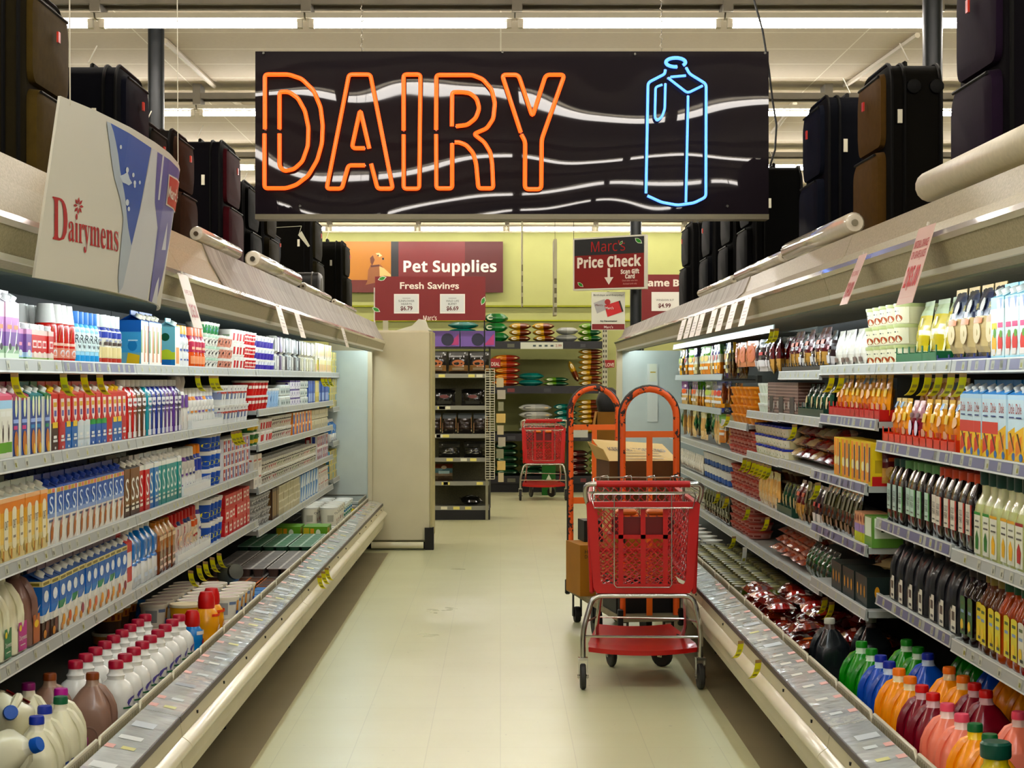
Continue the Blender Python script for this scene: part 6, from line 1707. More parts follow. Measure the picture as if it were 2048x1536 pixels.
card(-1, 352, 372, 1.872, 1.70, 'white price card beside the bowed dairy sign', [('WHIPPED CREAM', .66, .09, .8, 'B04A4A', .0), ('2/$5.00', .32, .24, .7, 'B8323A', .02)], .05)
for x0, x1, w in ((549, 560, 'first'), (586, 596, 'second'), (680, 686, 'third')):
    card(-1, x0, x1, 1.868, 1.745, 'plain narrow price card on the dairy canopy, %s beyond the sign edge' % w)
card(1, 1722, 1738, 1.885, 1.745, 'white price card with red price, farther of two on the deli canopy', [('FRUIT DRINKS', .62, .1, .8, 'C25A52', 0), ('2/$4.00', .3, .3, .8, 'C9262A', .02)], .055, True)
card(1, 1842, 1876, 1.90, 1.715, 'pink price card for orange or grape juice on the deli canopy', [('NATURAL ORANGE', .78, .10, .84, 'C23A3A', .01), ('OR GRAPE JUICE', .64, .10, .84, 'C23A3A', .01), ('2/$5.00', .36, .26, .8, 'D81E28', .025), ('_______', .1, .02, .8, 'D84A4A', 0)], .055, True)
for i, x in enumerate((1366, 1379, 1391, 1403, 1427, 1445, 1466, 1493)):
    card(1, x, x + 9 + (x - 1360) * .03, 1.866, 1.755, 'plain narrow price card on the deli canopy, %s of eight from the far end' % nth(i + 1), None, .03)


def talker(s, x, zt, X, label, wh=False, n=8, L_=.075):
    """a curved paper tongue below a price rail"""
    Y = Yx(x, s * X)
    mb, bd = MB(), .0135
    ring = []
    for i in range(n + 1):
        t = i / n
        ring.append((s * (X - .030 - .03 * t * t), zt - L_ * math.sin(t * 1.35)))
    for lo, hi, c in ((0, 1, 'A98A66' if not wh else 'D6D2C4'), (1, n, 'D6CF58' if not wh else 'DAD8CC')):
        seg = ring[lo:hi + 1]
        mb.loft([[(x_ - s * bd, Y - bd * .6, z_), (x_ + s * bd, Y + bd * .6, z_), (x_ + s * bd, Y + bd * .6 + .001, z_ + .0004), (x_ - s * bd, Y - bd * .6 + .001, z_ + .0004)] for x_, z_ in seg], M(c, .5), sm=True)
    for i in (3, 5):
        (xa, za), (xb, zb) = ring[i], ring[i + 1]
        mb.poly([(xa - s * .009, Y - .0066, za), (xa + s * .009, Y + .0042, za), (xb + s * .009, Y + .0042, zb), (xb - s * .009, Y - .0066, zb)], C('8A8230' if i == 5 and not wh else 'A8A260'))
    solo('shelf_talker', mb, label, 'shelf tag', 'yellow shelf tags')


q = {}
for s, lv, xs, zz, X in ((-1, 'top shelf', (8, 108, 150, 182, 382, 410, 420), 1.556, XS), (-1, 'far top shelf', (637, 644, 652), 1.556, XS), (-1, 'second shelf', (455, 462, 468), 1.26, XS), (-1, 'fourth shelf', (368, 385, 398, 412, 426), .66, XS),
                         (1, 'top shelf', (1678, 1698, 1850, 1875, 1897, 1922, 1946), 1.556, XS), (1, 'second shelf', (1602, 1466), 1.32, XS), (1, 'third shelf', (1500, 1509, 1519, 1527, 1535, 1543, 1550), 1.083, XS),
                         (1, 'third shelf above the snack boxes', (1650,), 1.09, X2), (1, 'fourth shelf', (1446, 1464, 1507, 1546), .806, XS), (1, 'fifth shelf', (1478, 1664, 1678), .556 + .03, XS), (1, 'middle hooks', (1556, 1565), 1.80, XS)):
    for i, x in enumerate(xs):
        talker(s, x, zz, X, 'yellow shelf tag, %s from the near end, %s %s' % (nth((i if s < 0 else len(xs) - 1 - i) + 1), CASE[s], lv), L_=.075)
for i, x in enumerate((1496, 1532)):
    talker(1, x, .425, 1.055, 'yellow tag stuck on the deli case front, %s one' % ('farther', 'nearer')[i])
for i, x in enumerate((628, 636, 643)):
    talker(-1, x, .425, 1.055, 'yellow tag stuck on the dairy case front, %s of three' % nth(i + 1))
talker(1, 1500, .565, XS, 'long white paper tag below the bacon packs', True, L_=.13)

# ------------------------------------------------------------------ shopping carts
REDP = M('BE1216', .4, coat=.2)
CHR = M('B9B7B0', .18, .95)
RUB = M('3A3936', .6)


def lattice(mb, f, nu, nv, mat, t=.0034):
    """crossed diagonal ribs over a panel f(u, v)"""
    for i in range(-nv, nu):
        for sgn in (1, -1):
            pts = []
            for j in range(nv + 1):
                u = (i + j) / nu if sgn > 0 else (i + nv - j) / nu
                if -1e-6 <= u <= 1 + 1e-6:
                    pts.append(f(u, j / nv))
            for p, q in zip(pts, pts[1:]):
                mb.tube([p, q], t, mat, 4)


def cart(loc, rz, label):
    r = thing('shopping_cart', label, 'shopping cart', loc, 'red shopping carts', rz)
    B = [(-.283, .05, .93), (.283, .05, .93), (.262, .05, .475), (-.262, .05, .475)]      # rear panel corners, looking along +y
    Fq = [(-.215, .84, .98), (.215, .84, .98), (.19, .80, .62), (-.19, .80, .62)]
    lp = lambda a, b, t: tuple(a[i] + (b[i] - a[i]) * t for i in range(3))
    quad = lambda q: (lambda u, v: lp(lp(q[3], q[2], u), lp(q[0], q[1], u), v))
    rear = quad(B)
    mb = MB()
    rim = [rear(.03, .06), rear(.06, .0), rear(.94, .0), rear(.97, .06), rear(1, .97), rear(.97, 1), rear(.03, 1), rear(0, .97)]
    inner = [rear(.10, .14), rear(.12, .10), rear(.88, .10), rear(.90, .14), rear(.905, .91), rear(.90, .925), rear(.10, .925), rear(.095, .91)]
    mv = lambda P_, d: [(x, y + d, z) for x, y, z in P_]
    mb.loft([mv(rim, -.012), mv(rim, .016), mv(inner, .016), mv(inner, -.012)], REDP, closed=True, sm=False)
    for u in (.29, .5, .71):
        a, b = rear(u, .1), rear(u, .92)
        mb.box(a[0] - .012, a[1] - .004, a[2], a[0] + .012, a[1] + .006, b[2], REDP)
    mb.box(-.16, .046, .745, .16, .056, .765, REDP)
    lattice(mb, lambda u, v: rear(.10 + .80 * u, .10 + .47 * v), 12, 6, REDP)
    lattice(mb, lambda u, v: rear(.10 + .19 * u, .57 + .33 * v), 3, 4, REDP)
    lattice(mb, lambda u, v: rear(.71 + .19 * u, .57 + .33 * v), 3, 4, REDP)
    part('rear_panel', mb, r, True)
    for s in (-1, 1):
        mb = MB()
        q = [(s * .27, .06, .92), (s * .215, .84, .97), (s * .19, .80, .62), (s * .255, .06, .48)]
        g = quad(q)
        lattice(mb, g, 14, 7, REDP)
        for a, b in zip(q, q[1:] + q[:1]):
            mb.tube([a, b], .012, REDP, 6)
        mb.tube([g(0, .55), g(1, .55)], .009, REDP, 5)
        part('side_panel', mb, r, True)
    mb = MB()
    g = quad(Fq)
    lattice(mb, g, 9, 7, REDP)
    for a, b in zip(Fq, Fq[1:] + Fq[:1]):
        mb.tube([a, b], .012, REDP, 6)
    part('nose_panel', mb, r, True)
    mb = MB()
    g = quad([(-.19, .80, .62), (.19, .80, .62), (.255, .06, .48), (-.255, .06, .48)])
    lattice(mb, g, 10, 12, REDP)
    part('basket_floor', mb, r, True)
    # child seat
    seat = MB().box(-.155, .075, .765, -.01, .09, .852, M('7A0C14', .4)).box(.01, .075, .765, .155, .09, .852, M('7A0C14', .4))
    seat.box(-.17, .10, .755, .17, .24, .765, REDP)
    so = part('child_seat', seat, r, True)
    for s in (-1, 1):
        part('seat_flap', MB().box(s * .0775 - .052, .10, .856, s * .0775 + .052, .20, .888, M('E5862A', .4), .012), so, True, 'orange flap')
    mb = MB()
    for i in range(11):
        x = -.225 + .045 * i
        mb.tube([(x, .30, .80), (x, .33, 1.02)], .0025, CHR, 5)
    for z_ in (.88, .95):
        mb.tube([(-.23, .30 + (z_ - .8) * .13, z_), (.23, .30 + (z_ - .8) * .13, z_)], .003, CHR, 5)
    for i in range(4):
        x = -.2 + .12 * i
        mb.tube([(x, .33, 1.015), (x + .005, .33, 1.04), (x + .04, .33, 1.045), (x + .045, .33, 1.015)], .003, CHR, 5)
    mb.tube([(-.23, .30, .80), (-.232, .33, 1.03), (-.215, .335, 1.035), (.215, .335, 1.035), (.232, .33, 1.03), (.23, .30, .80)], .0045, CHR, 6)
    part('wire_back', mb, r, True)
    mb = MB()
    for x in (-.145, .14):
        mb.tube([(x, .026, .965), (x, .024, .52), (x + (.012 if x < 0 else -.012), .024, .506)], .0035, CHR, 5)
    mb.tube([(-.133, .024, .506), (.128, .024, .506)], .0035, CHR, 5)
    mb.tube([(-.245, .028, .985), (-.26, .03, .96), (-.245, .026, .90), (.245, .026, .90), (.26, .03, .96), (.245, .028, .985)], .004, CHR, 5)
    part('wire_gate', mb, r, True)
    hb = fillet([(-.275, .06, .92), (-.29, .03, .97), (-.286, 0, 1.02), (.286, 0, 1.02), (.29, .03, .97), (.275, .06, .92)], .035)
    ho = part('handle', MB().tube(hb, .0125, CHR, 10).tube([(-.27, .035, .975), (.27, .035, .975)], .006, CHR, 6), r, True)
    part('grip', MB().tube([(-.235, 0, 1.02), (.228, 0, 1.02)], .0165, M('B81018', .45), 12), ho, True)
    # frame
    mb = MB()
    mb.tube(fillet([(-.30, .03, .155), (-.30, .03, .29), (-.25, .05, .462), (.25, .05, .462), (.285, .03, .29), (.283, .03, .155)], .05), .0135, CHR, 10)
    for s in (-1, 1):
        mb.tube(fillet([(s * .21, .08, .462), (s * .225, .16, .30), (s * .215, .30, .22), (s * .17, .70, .19)], .05), .011, CHR, 8)
        mb.tube([(s * .22, .12, .46), (s * .20, .72, .60)], .010, CHR, 8)
    mb.tube([(-.285, .03, .335), (-.225, .14, .345), (.225, .14, .335), (.285, .03, .33)], .005, CHR, 6)
    mb.tube([(-.295, .03, .262), (.283, .03, .258)], .007, CHR, 6)
    part('frame', mb, r, True)
    mb = MB()
    ns = 10
    prof = lambda i: (-.27 + .54 * i / ns)
    rows_ = [(.06, -.004), (.055, .02), (.12, .03), (.70, .05), (.71, .035), (.12, .005)]
    mb.loft([[((prof(i) * (1 if y < .3 else .72)), y - (.05 * (1 - (2 * i / ns - 1) ** 2) if y < .1 else 0), .185 + z_ - .012 * (1 - (2 * i / ns - 1) ** 2)) for y, z_ in rows_] for i in range(ns + 1)], REDP, sm=False)
    part('lower_tray', mb, r, True)
    for x, y, rot, R_ in ((-.30, .03, .0, .064), (.283, .03, .08, .064), (-.115, .75, .25, .064), (.155, .75, .9, .064)):
        w = MB()
        w.T = Matrix.Translation((x, y, 0)) @ Matrix.Rotation(rot, 4, 'Z')
        w.lathe([(.02, -.014), (R_ * .9, -.014), (R_, -.008), (R_, .008), (R_ * .9, .014), (.02, .014)], RUB, 18, (0, 0, R_), axis='x')
        wo = part('wheel', w, r, True)
        k = MB()
        k.T = w.T
        for sx in (-1, 1):
            k.add([(sx * .02, -.02, .15), (sx * .02, .02, .15), (sx * .02, .014, R_ - .012), (sx * .02, -.014, R_ - .012), (sx * .023, -.02, .15), (sx * .023, .02, .15), (sx * .023, .014, R_ - .012), (sx * .023, -.014, R_ - .012)],
                  [(0, 1, 2, 3), (4, 7, 6, 5), (0, 3, 7, 4), (1, 5, 6, 2), (0, 4, 5, 1), (2, 6, 7, 3)], CHR)
        k.box(-.024, -.022, .145, .024, .022, .158, CHR).lathe([(.009, -.028), (.009, .028)], CHR, 8, (0, 0, R_), axis='x')
        part('caster_fork', k, wo, True)
    return r


cart((.712, 9.03, 0), 0, 'red plastic shopping cart with chrome legs standing before the orange stock cart')
cart((.56, 23.2, 0), .05, 'red shopping cart far back before the dog food shelves')
tk = MB()
tq = [(.872, 9.07, .560), (.938, 9.07, .522), (.930, 9.075, .508), (.888, 9.075, .530)]
tk.loft([[(x, y, z_) for x, y, z_ in tq], [(x, y + .002, z_) for x, y, z_ in tq]], M('D8D4C4', .5), sm=False)
solo('paper_scrap', tk, 'scrap of white paper in the lower corner of the near shopping cart', 'paper')

# ------------------------------------------------------------------ orange stock cart with its load


def worn(c, thr):
    def b(N, L, B):
        tc = N('TexCoord')
        n = N('TexNoise', Scale=15.0, Detail=8.0, Roughness=0.65)
        L(tc.outputs['Object'], n.inputs['Vector'])
        g = mth(N, L, 'GREATER_THAN', n.outputs['Fac'], thr)
        mx = N('Mix', data_type='RGBA')
        mx.inputs[6].default_value = (*lin(c), 1)
        mx.inputs[7].default_value = (*lin('3A1A12'), 1)
        L(g, mx.inputs[0])
        L(mx.outputs[2], B.inputs['Base Color'])
        B.inputs['Roughness'].default_value = 0.5
    return node_mat('worn_paint', b)


ORW, ORW2 = worn('EE7434', .56), worn('F07E38', .62)
CARD = M('A9783F', .75, noise=.06, scale=6)
CARDL = M('CFB17F', .75, noise=.05, scale=6)
CARDD = M('6E4A2C', .8, noise=.08, scale=6)
RZ = math.atan2(.24, 1.57)
ub = thing('stock_cart', 'narrow orange stock cart with tall hoop handles and a wooden deck, loaded with boxes', 'stock cart', (.838, 10.15, 0), rz=RZ)
part('deck', MB().box(-.18, 0, .19, .18, 1.58, .222, M('8A8068', .7, noise=.15, scale=12)), ub, True)
mb = MB()
for x0 in (-.185, .16):
    for y0 in (-.005, 1.555):
        mb.box(x0, y0, .165, x0 + .03, y0 + .035, .262, DARK, .006)
part('corner_guard', mb, ub, True)
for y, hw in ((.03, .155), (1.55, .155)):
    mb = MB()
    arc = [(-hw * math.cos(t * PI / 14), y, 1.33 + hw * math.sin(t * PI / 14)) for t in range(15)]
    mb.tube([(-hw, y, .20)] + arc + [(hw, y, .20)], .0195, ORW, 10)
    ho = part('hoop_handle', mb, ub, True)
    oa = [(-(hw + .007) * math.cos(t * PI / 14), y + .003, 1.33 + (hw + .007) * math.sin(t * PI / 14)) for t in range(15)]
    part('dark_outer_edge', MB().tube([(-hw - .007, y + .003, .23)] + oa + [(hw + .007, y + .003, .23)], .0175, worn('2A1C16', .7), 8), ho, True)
    part('crossbar', MB().box(-hw, y - .008, 1.215, hw, y + .008, 1.25, ORW2), ho, True)
    part('crossbar', MB().box(-hw, y - .008, .745, hw, y + .008, .785, ORW2), ho, True)
    part('upright_bar', MB().box(-.016, y - .006, .20, .016, y + .006, 1.215, ORW2), ho, True)
for x, y, R_ in ((-.13, .12, .05), (.13, .12, .05), (-.13, 1.46, .05), (.13, 1.46, .05), (-.15, .76, .1), (.15, .76, .1)):
    w = MB().lathe([(.02, x - .018), (R_ * .94, x - .018), (R_, x - .01), (R_, x + .01), (R_ * .94, x + .018), (.02, x + .018)], M('151514', .6), 18, (0, y, R_), axis='x')
    wo = part('wheel', w, ub, True)
    part('caster_fork', MB().box(x - .028, y - .02, R_ - .012, x - .022, y + .02, .19, DARK).box(x + .022, y - .02, R_ - .012, x + .028, y + .02, .19, DARK).box(x - .028, y - .022, .172, x + .028, y + .022, .19, DARK), wo, True)


def cbox(name, label, lx, ly, z0, w, d, h, m, rz=0, flaps=False, words_=(), cat='box', tape=True, tm=None):
    """a carton on the stock cart, placed in the cart's own directions"""
    c, s_ = math.cos(RZ), math.sin(RZ)
    r = thing(name, label, cat, (.838 + lx * c - ly * s_, 10.15 + lx * s_ + ly * c, z0), rz=RZ + rz)
    mb = MB().box(-w / 2, -d / 2, 0, w / 2, d / 2, h, m)
    if tape:
        mb.box(-.025, -d / 2 - .001, h - .06, .025, d / 2 + .001, h + .001, M('C09A66', .3))
    for t, cx, cz, hh, ww in words_:
        mb.text(t, C('3A2A1A'), lambda u, v: (u, -d / 2 - .0015, v), h=hh, w=ww, cx=cx, cy=cz)
    part('carton_body', mb, r, True)
    return r


cbox('dark_crate', 'dark plastic crate at the bottom of the stock cart load', 0, .30, .223, .34, .36, .20, M('1E1A16', .6), tape=False, cat='crate')
cbox('cardboard_box', 'brown cardboard box on the dark crate', .0, .30, .424, .34, .36, .24, CARD)
cbox('cardboard_box', 'tan cardboard box under the keep-refrigerated box', .01, .31, .665, .36, .38, .15, CARDL, words_=(('PRODUCT', .02, .07, .03, .2),))
kb = cbox('cardboard_box', 'open cardboard box marked keep refrigerated, topmost on the stock cart', 0, .34, .816, .40, .36, .262, CARDD, tape=False)
fl_ = MB()
q = [(-.2, -.18, .262), (.2, -.18, .262), (.19, .17, .345), (-.225, .17, .375)]
fl_.loft([q, [(x, y + .004, z_ - .004) for x, y, z_ in q]], M('D2B98A', .75), sm=False)
f0 = lambda u, v: tuple((q[0][i] * (.5 - u) + q[1][i] * (.5 + u)) * (1 - v) + (q[3][i] * (.5 - u) + q[2][i] * (.5 + u)) * v + (0, -.002, .006)[i] for i in range(3))
fl_.text('KEEP REFRIGERATED', C('4A3A2A'), lambda a, b: f0(a, b), h=.17, w=.82, cx=.02, cy=.52, bold=.01)
for i in range(3):
    fl_.poly([f0(-.28, .34 - .14 * i), f0(.30, .34 - .14 * i), f0(.30, .365 - .14 * i), f0(-.28, .365 - .14 * i)], C('8A744E'))
part('flap', fl_, kb, True)
part('flap', MB().loft([[(-.2, -.18, .262), (-.2, .18, .262), (-.25, .18, .36), (-.235, -.18, .33)], [(-.204, -.18, .262), (-.204, .18, .262), (-.254, .18, .36), (-.239, -.18, .33)]], CARDL, sm=False), kb, True)
cbox('cardboard_box', 'brown cardboard box with handhold at the far corner of the stock cart', -.10, 1.14, .223, .24, .36, .31, CARD, .05, words_=(('HEAVY BOX', -.01, .27, .022, .16), ('DO NOT DROP', -.01, .24, .022, .16)))
cbox('dark_crate', 'black open crate on the far brown box', -.06, 1.26, .535, .17, .2, .13, M('101214', .5), tape=False, cat='crate')
wb2 = cbox('white_carton', 'white carton with green print wrapped in clear film', .07, .82, .4995, .15, .24, .17, M('C9C6B4', .3), tape=False)
part('print_panel', MB().box(-.05, -.122, .09, .05, -.1205, .15, C('4A8A5A')), wb2, True)
cbox('cardboard_box', 'tan cardboard box behind the stack on the stock cart', .04, .76, .223, .26, .34, .275, CARDL)

# ------------------------------------------------------------------ signs of the pet department
def board(name, label, x0, y0, x1, y1, Y, col, cat='sign', th=.02):
    a, b = P(x0, y1, Y), P(x1, y0, Y)
    r = thing(name, label, cat, ((a[0] + b[0]) / 2, Y, a[2]))
    part('board', MB().box(a[0], Y, a[2], b[0], Y + th, b[2], M(col, .5)), r)
    f = lambda x, y, e=.002: (lambda p: (p[0], Y - e, p[2]))(P(x, y, Y))
    return r, f


def words(mb, f, t, x, y, hpx, wpx, col, bold=0.0, e=.004):
    """lettering centred at picture point (x, y) on a board"""
    mb.text(t, C(col), lambda u, v: f(x + u, y - v, e), h=hpx, w=wpx, bold=bold)


def sans(t, up=0x1D5D4, lo=0x1D5EE):
    """the grotesque letters of the shop's signs"""
    return ''.join(chr(up + ord(c) - 65) if 'A' <= c <= 'Z' else chr(lo + ord(c) - 97) if 'a' <= c <= 'z' else c for c in t)


def rect(mb, f, x0, y0, x1, y1, col, e=.002):
    mb.poly([f(x0, y1, e), f(x1, y1, e), f(x1, y0, e), f(x0, y0, e)], C(col))


def leaf(mb, f, x, y, r, ang, e=.004):
    for k, c, kk in ((0, 'D8DCCB', 1.25), (1, '3E8A3A', 1.0)):
        pts = [(-1, 0), (-.4, .45), (.3, .5), (1.1, 0), (.4, -.45), (-.4, -.4)]
        ca, sa = math.cos(ang), math.sin(ang)
        mb.poly([f(x + r * kk * (px * ca - py * sa), y + r * kk * (px * sa + py * ca), e + .001 * k) for px, py in pts], C(c))


YW = 26.2
ps, f = board('wall_sign', 'red pet department wall sign with a dog picture at its end', 677, 483, 1006, 585, YW, '5E0410')
mb = MB()
rect(mb, f, 797, 483, 930, 585, '780410')
rect(mb, f, 782, 483, 797, 585, '16181E')
part('colour_bands', mb, ps)
mb = MB()
words(mb, f, sans('Pet Supplies'), 900, 533, 22, 186, 'DCD2C4', .006)
part('lettering', mb, ps, label='white lettering')
mb = MB()
rect(mb, f, 677, 483, 782, 585, 'A8742A')
rect(mb, f, 677, 560, 782, 585, '6E2A1E', .003)
c1 = lambda pts: [(640 + x * .1855, 440 + y * .1855) for x, y in pts]
for pts, col in (([(510, 660), (520, 540), (560, 460), (640, 470), (690, 520), (720, 570), (765, 600), (765, 640), (490, 700)], '8A5A3A'), ([(640, 500), (690, 520), (765, 590), (765, 612), (690, 600), (645, 610)], 'CFA97A'),
                 ([(540, 420), (560, 375), (620, 352), (660, 370), (690, 410), (690, 430), (665, 450), (640, 490), (570, 500)], 'A87648'), ([(600, 360), (640, 355), (670, 385), (640, 400)], 'CDB48E'), ([(540, 410), (570, 380), (590, 430), (565, 490), (545, 460)], '6A3A22'),
                 ([(668, 408), (690, 408), (690, 430), (672, 430)], '1E1614'), ([(620, 375), (635, 375), (635, 390), (620, 390)], '2A1C16'), ([(545, 490), (640, 480), (642, 500), (550, 510)], '5A2A20')):
    mb.poly([f(x, y, .004 + .0006 * len(mb.f)) for x, y in c1(pts)], C(col))
part('dog_picture', mb, ps, label='brown dog on orange ground')

fs, f = board('savings_sign', 'red fresh savings sign on posts above the bird food shelves', 750, 553, 971, 641, 19.9, '820612')
mb = MB()
words(mb, f, 'Fresh Savings', 859, 571, 13, 118, 'E2D9CC', .02)
words(mb, f, sans("Marc's", 0x1D5A0, 0x1D5BA), 860, 636, 9, 27, 'DCD0C4', .01)
for x, y, a in ((764, 557, -.3), (752, 619, .5), (966, 602, -1.2)):
    leaf(mb, f, x, y, 7, a)
part('lettering', mb, fs)
for x0, x1, l1, l2, pr, ww in ((788, 838, 'SUNFLOWER', 'HEARTS', '$6.79', 32), (880, 930, 'WILD LIFE', 'BUFFET', '$6.69', 26)):
    mb = MB()
    rect(mb, f, x0, 588, x1, 627, 'DCD9D0', .003)
    rect(mb, f, x0 + 2, 590, x1 - 2, 624.5, 'C9CCC8', .005)
    words(mb, f, l1, (x0 + x1) / 2, 602, 4, ww, '4A4A48', 0, .007)
    words(mb, f, l2, (x0 + x1) / 2, 608, 4, ww * .66, '4A4A48', 0, .007)
    words(mb, f, pr, (x0 + x1) / 2, 616.5, 8, 24, '6A1418', .025, .007)
    rect(mb, f, (x0 + x1) / 2 - 8, 596, (x0 + x1) / 2 + 8, 597.2, '9A9A96', .007)
    part('price_panel', mb, fs)
a = P(969, 740, 19.92)
part('post', MB().box(a[0] - .008, 19.92, a[2], a[0] + .008, 19.935, P(969, 641, 19.9)[2] + .3, DARK), fs)
a = P(749, 640, 19.92)
part('post', MB().box(a[0] - .008, 19.92, 1.9, a[0] + .008, 19.935, P(969, 575, 19.9)[2], M('CFCBC0', .4)), fs)

ns, f = board('savings_sign', 'red savings sign half hidden behind the price check sign', 1262, 549, 1420, 640, 19.9, '820612')
mb = MB()
words(mb, f, sans('Name Brands'), 1348, 566, 13, 136, 'DCD2C6', .02)
part('lettering', mb, ns)
mb = MB()
rect(mb, f, 1303, 584, 1362, 622, 'D9D6CE', .003)
words(mb, f, 'WINDOW KIT', 1330, 600, 4, 36, '6A6A68', 0, .006)
words(mb, f, '$4.99', 1329, 611, 8, 25, '6A1418', .025, .006)
part('price_panel', mb, ns)
part('post', MB().box(1.55, 19.92, 0, 1.57, 19.935, 2.3, DARK), ns)

# price check sign, slightly turned, on the black column
pc = thing('price_check_sign', 'red and black price check sign with an arrow, hung on the black column', 'sign', (1.02, 16.8, 2.3))
Q = [P(1146, 581, 17.15), P(1291, 577, 16.55), P(1291, 468.5, 16.55), P(1146, 477, 17.15)]
g = lambda u, v, e=0: tuple((Q[0][i] * (1 - u) + Q[1][i] * u) * (1 - v) + (Q[3][i] * (1 - u) + Q[2][i] * u) * v - (e if i == 1 else 0) for i in range(3))
mb = MB().loft([[g(0, 0), g(1, 0), g(1, 1), g(0, 1)], [tuple(a + b for a, b in zip(g(*q), (.03, .10, 0))) for q in ((0, 0), (1, 0), (1, 1), (0, 1))]], M('CFCCC0', .5), sm=False)
part('panel', mb, pc)
pq = lambda mb, u0, v0, u1, v1, c, e: mb.poly([g(u0, v0, e), g(u1, v0, e), g(u1, v1, e), g(u0, v1, e)], C(c))
mb = MB()
pq(mb, .02, .03, .98, .97, '8A0812', .003)
pq(mb, .02, .66, .98, .97, '2A2C30', .005)
mb.text(sans("Marc's", 0x1D5A0, 0x1D5BA), C('A8262C'), lambda u, v: g(u, v, .008), h=.19, w=.47, cx=.49, cy=.815, bold=.0)
mb.text(sans('Price Check'), C('DCD4C8'), lambda u, v: g(u, v, .008), h=.19, w=.88, cx=.5, cy=.52, bold=.02)
mb.text(sans('Scan Gift'), C('DCD4C8'), lambda u, v: g(u, v, .008), h=.075, w=.25, cx=.79, cy=.325, bold=.03)
mb.text(sans('Card'), C('DCD4C8'), lambda u, v: g(u, v, .008), h=.075, w=.13, cx=.79, cy=.235, bold=.03)
mb.text('Check dollar value here.', C('C9A39A'), lambda u, v: g(u, v, .008), h=.03, w=.21, cx=.79, cy=.16)
mb.text('Activated cards only.', C('C9A39A'), lambda u, v: g(u, v, .008), h=.03, w=.19, cx=.79, cy=.10)
pq(mb, .485, .22, .52, .40, 'DCD4C8', .008)
mb.poly([g(.44, .23, .008), g(.502, .09, .008), g(.565, .23, .008)], C('DCD4C8'))
gg = lambda x, y, e=.0: g((x - 1146) / 145, 1 - (y - 470) / 109, e + .006)
leaf(mb, gg, 1277, 482, 7, .7)
leaf(mb, gg, 1243, 485, 4, -.9)
leaf(mb, gg, 1161, 567, 6, .7)
part('print', mb, pc)
part('wire', MB().tube([g(.01, .98), (g(.01, 1)[0], 17.15, ZC)], .003, DARK, 4), pc)
part('bracket', MB().box(1.19, 16.75, 2.45, 1.25, 16.95, 2.55, DARK), pc)

gp, f = board('gift_card_poster', 'white gift card poster with red foot below the price check sign', 1183, 584, 1250, 660, 16.9, 'D2D2C4')
mb = MB()
rect(mb, f, 1184, 648, 1249, 659, '8A0812')
words(mb, f, 'Birthdays and Everyday!', 1217, 590, 3.6, 60, '3A3A3A', .0)
words(mb, f, 'Any Denomination!', 1217, 642, 3.4, 34, '2A2A2A', .03)
mb.poly([f(*p, .003) for p in ((1187, 606), (1209, 598), (1215, 618), (1194, 627))], C('A9A8A6'))
mb.poly([f(*p, .005) for p in ((1209, 611), (1240, 601), (1247, 623), (1215, 634))], C('C4141E'))
mb.poly([f(*p, .007) for p in ((1237, 602), (1240, 601), (1247, 623), (1244, 624))], C('2A1A1A'))
mb.poly([f(1215 + 6 * math.cos(t * PI / 5), 604 + 6 * math.sin(t * PI / 5), .006) for t in range(10)], C('A81420'))
words(mb, f, "Marc's", 1219, 616, 5, 16, 'E2D2CC', .01, .008)
words(mb, f, "Marc's", 1198, 610, 4, 14, '8A3A40', 0, .006)
words(mb, f, "Marc's", 1217, 654, 5, 18, 'DCC8C0', .01, .006)
part('print', mb, gp)
part('hanger', MB().box(gp.location[0] - .01, 16.905, P(1217, 585, 16.9)[2], gp.location[0] + .01, 16.915, P(1217, 583.2, 16.9)[2], DARK), gp)
for x0, x1, ya, yb, lab, c in ((1108, 1114, 478, 630, 'narrow aisle sign seen edge-on, wider of two', '8A8668'), (1043, 1046, 440, 612, 'narrow aisle sign seen edge-on, slimmer of two', '6E6A50')):
    q = P((x0 + x1) / 2, yb, 21.0)
    q2 = P((x0 + x1) / 2, ya, 21.0)
    w_ = (x1 - x0) * 21 / F
    t = thing('aisle_sign', lab, 'sign', q, 'edge-on aisle signs')
    mb = MB().box(q[0] - w_ / 2, 21, q[2], q[0] + w_ / 2, 21.5, q2[2], M('A9A68C', .6))
    for i in range(4):
        h_ = (q2[2] - q[2]) / 8
        mb.box(q[0] - w_ * .4, 20.998, q[2] + .03 + i * h_, q[0] + w_ * .4, 21, q[2] + i * h_ + h_ * .85, M('6A6648', .6))
    part('board', mb, t)
    part('wire', MB().tube([(q[0], 21.2, q2[2]), (q[0], 21.2, ZC)], .003, DARK, 4), t)

# ------------------------------------------------------------------ bird food shelves
GR = M('6A6A5E', .5)
gd = thing('bird_food_shelves', 'grey shelving of bird food bags beyond the beige cabinet', 'shelving', (-.43, 20.3, 0))
part('back_board', MB().box(-.80, 20.55, .12, -.115, 20.58, 1.86, M('5E5C46', .6, noise=.2, scale=60)), gd)
part('base', MB().box(-.80, 20.02, 0, -.11, 20.58, .13, M('16181C', .5)), gd)
for x in (-.80, -.125):
    part('upright', MB().box(x, 20.5, .1, x + .02, 20.6, 1.9, GR), gd)
SHZ = (1.60, 1.25, .94, .68, .42, .15)
for z_ in SHZ:
    o = part('shelf', MB().box(-.79, 20.03, z_ - .04, -.12, 20.55, z_ - .012, GR), gd)
    mb = MB().box(-.79, 20.015, z_ - .042, -.12, 20.03, z_ + .004, M('8E8E84', .4))
    for i in range(3):
        x = -.75 + R.uniform(0, .5)
        mb.box(x, 20.012, z_ - .035, x + .07, 20.015, z_ - .004, C(R.choice(['D2D0BC', 'D6CE8A'])))
    part('price_rail', mb, o)
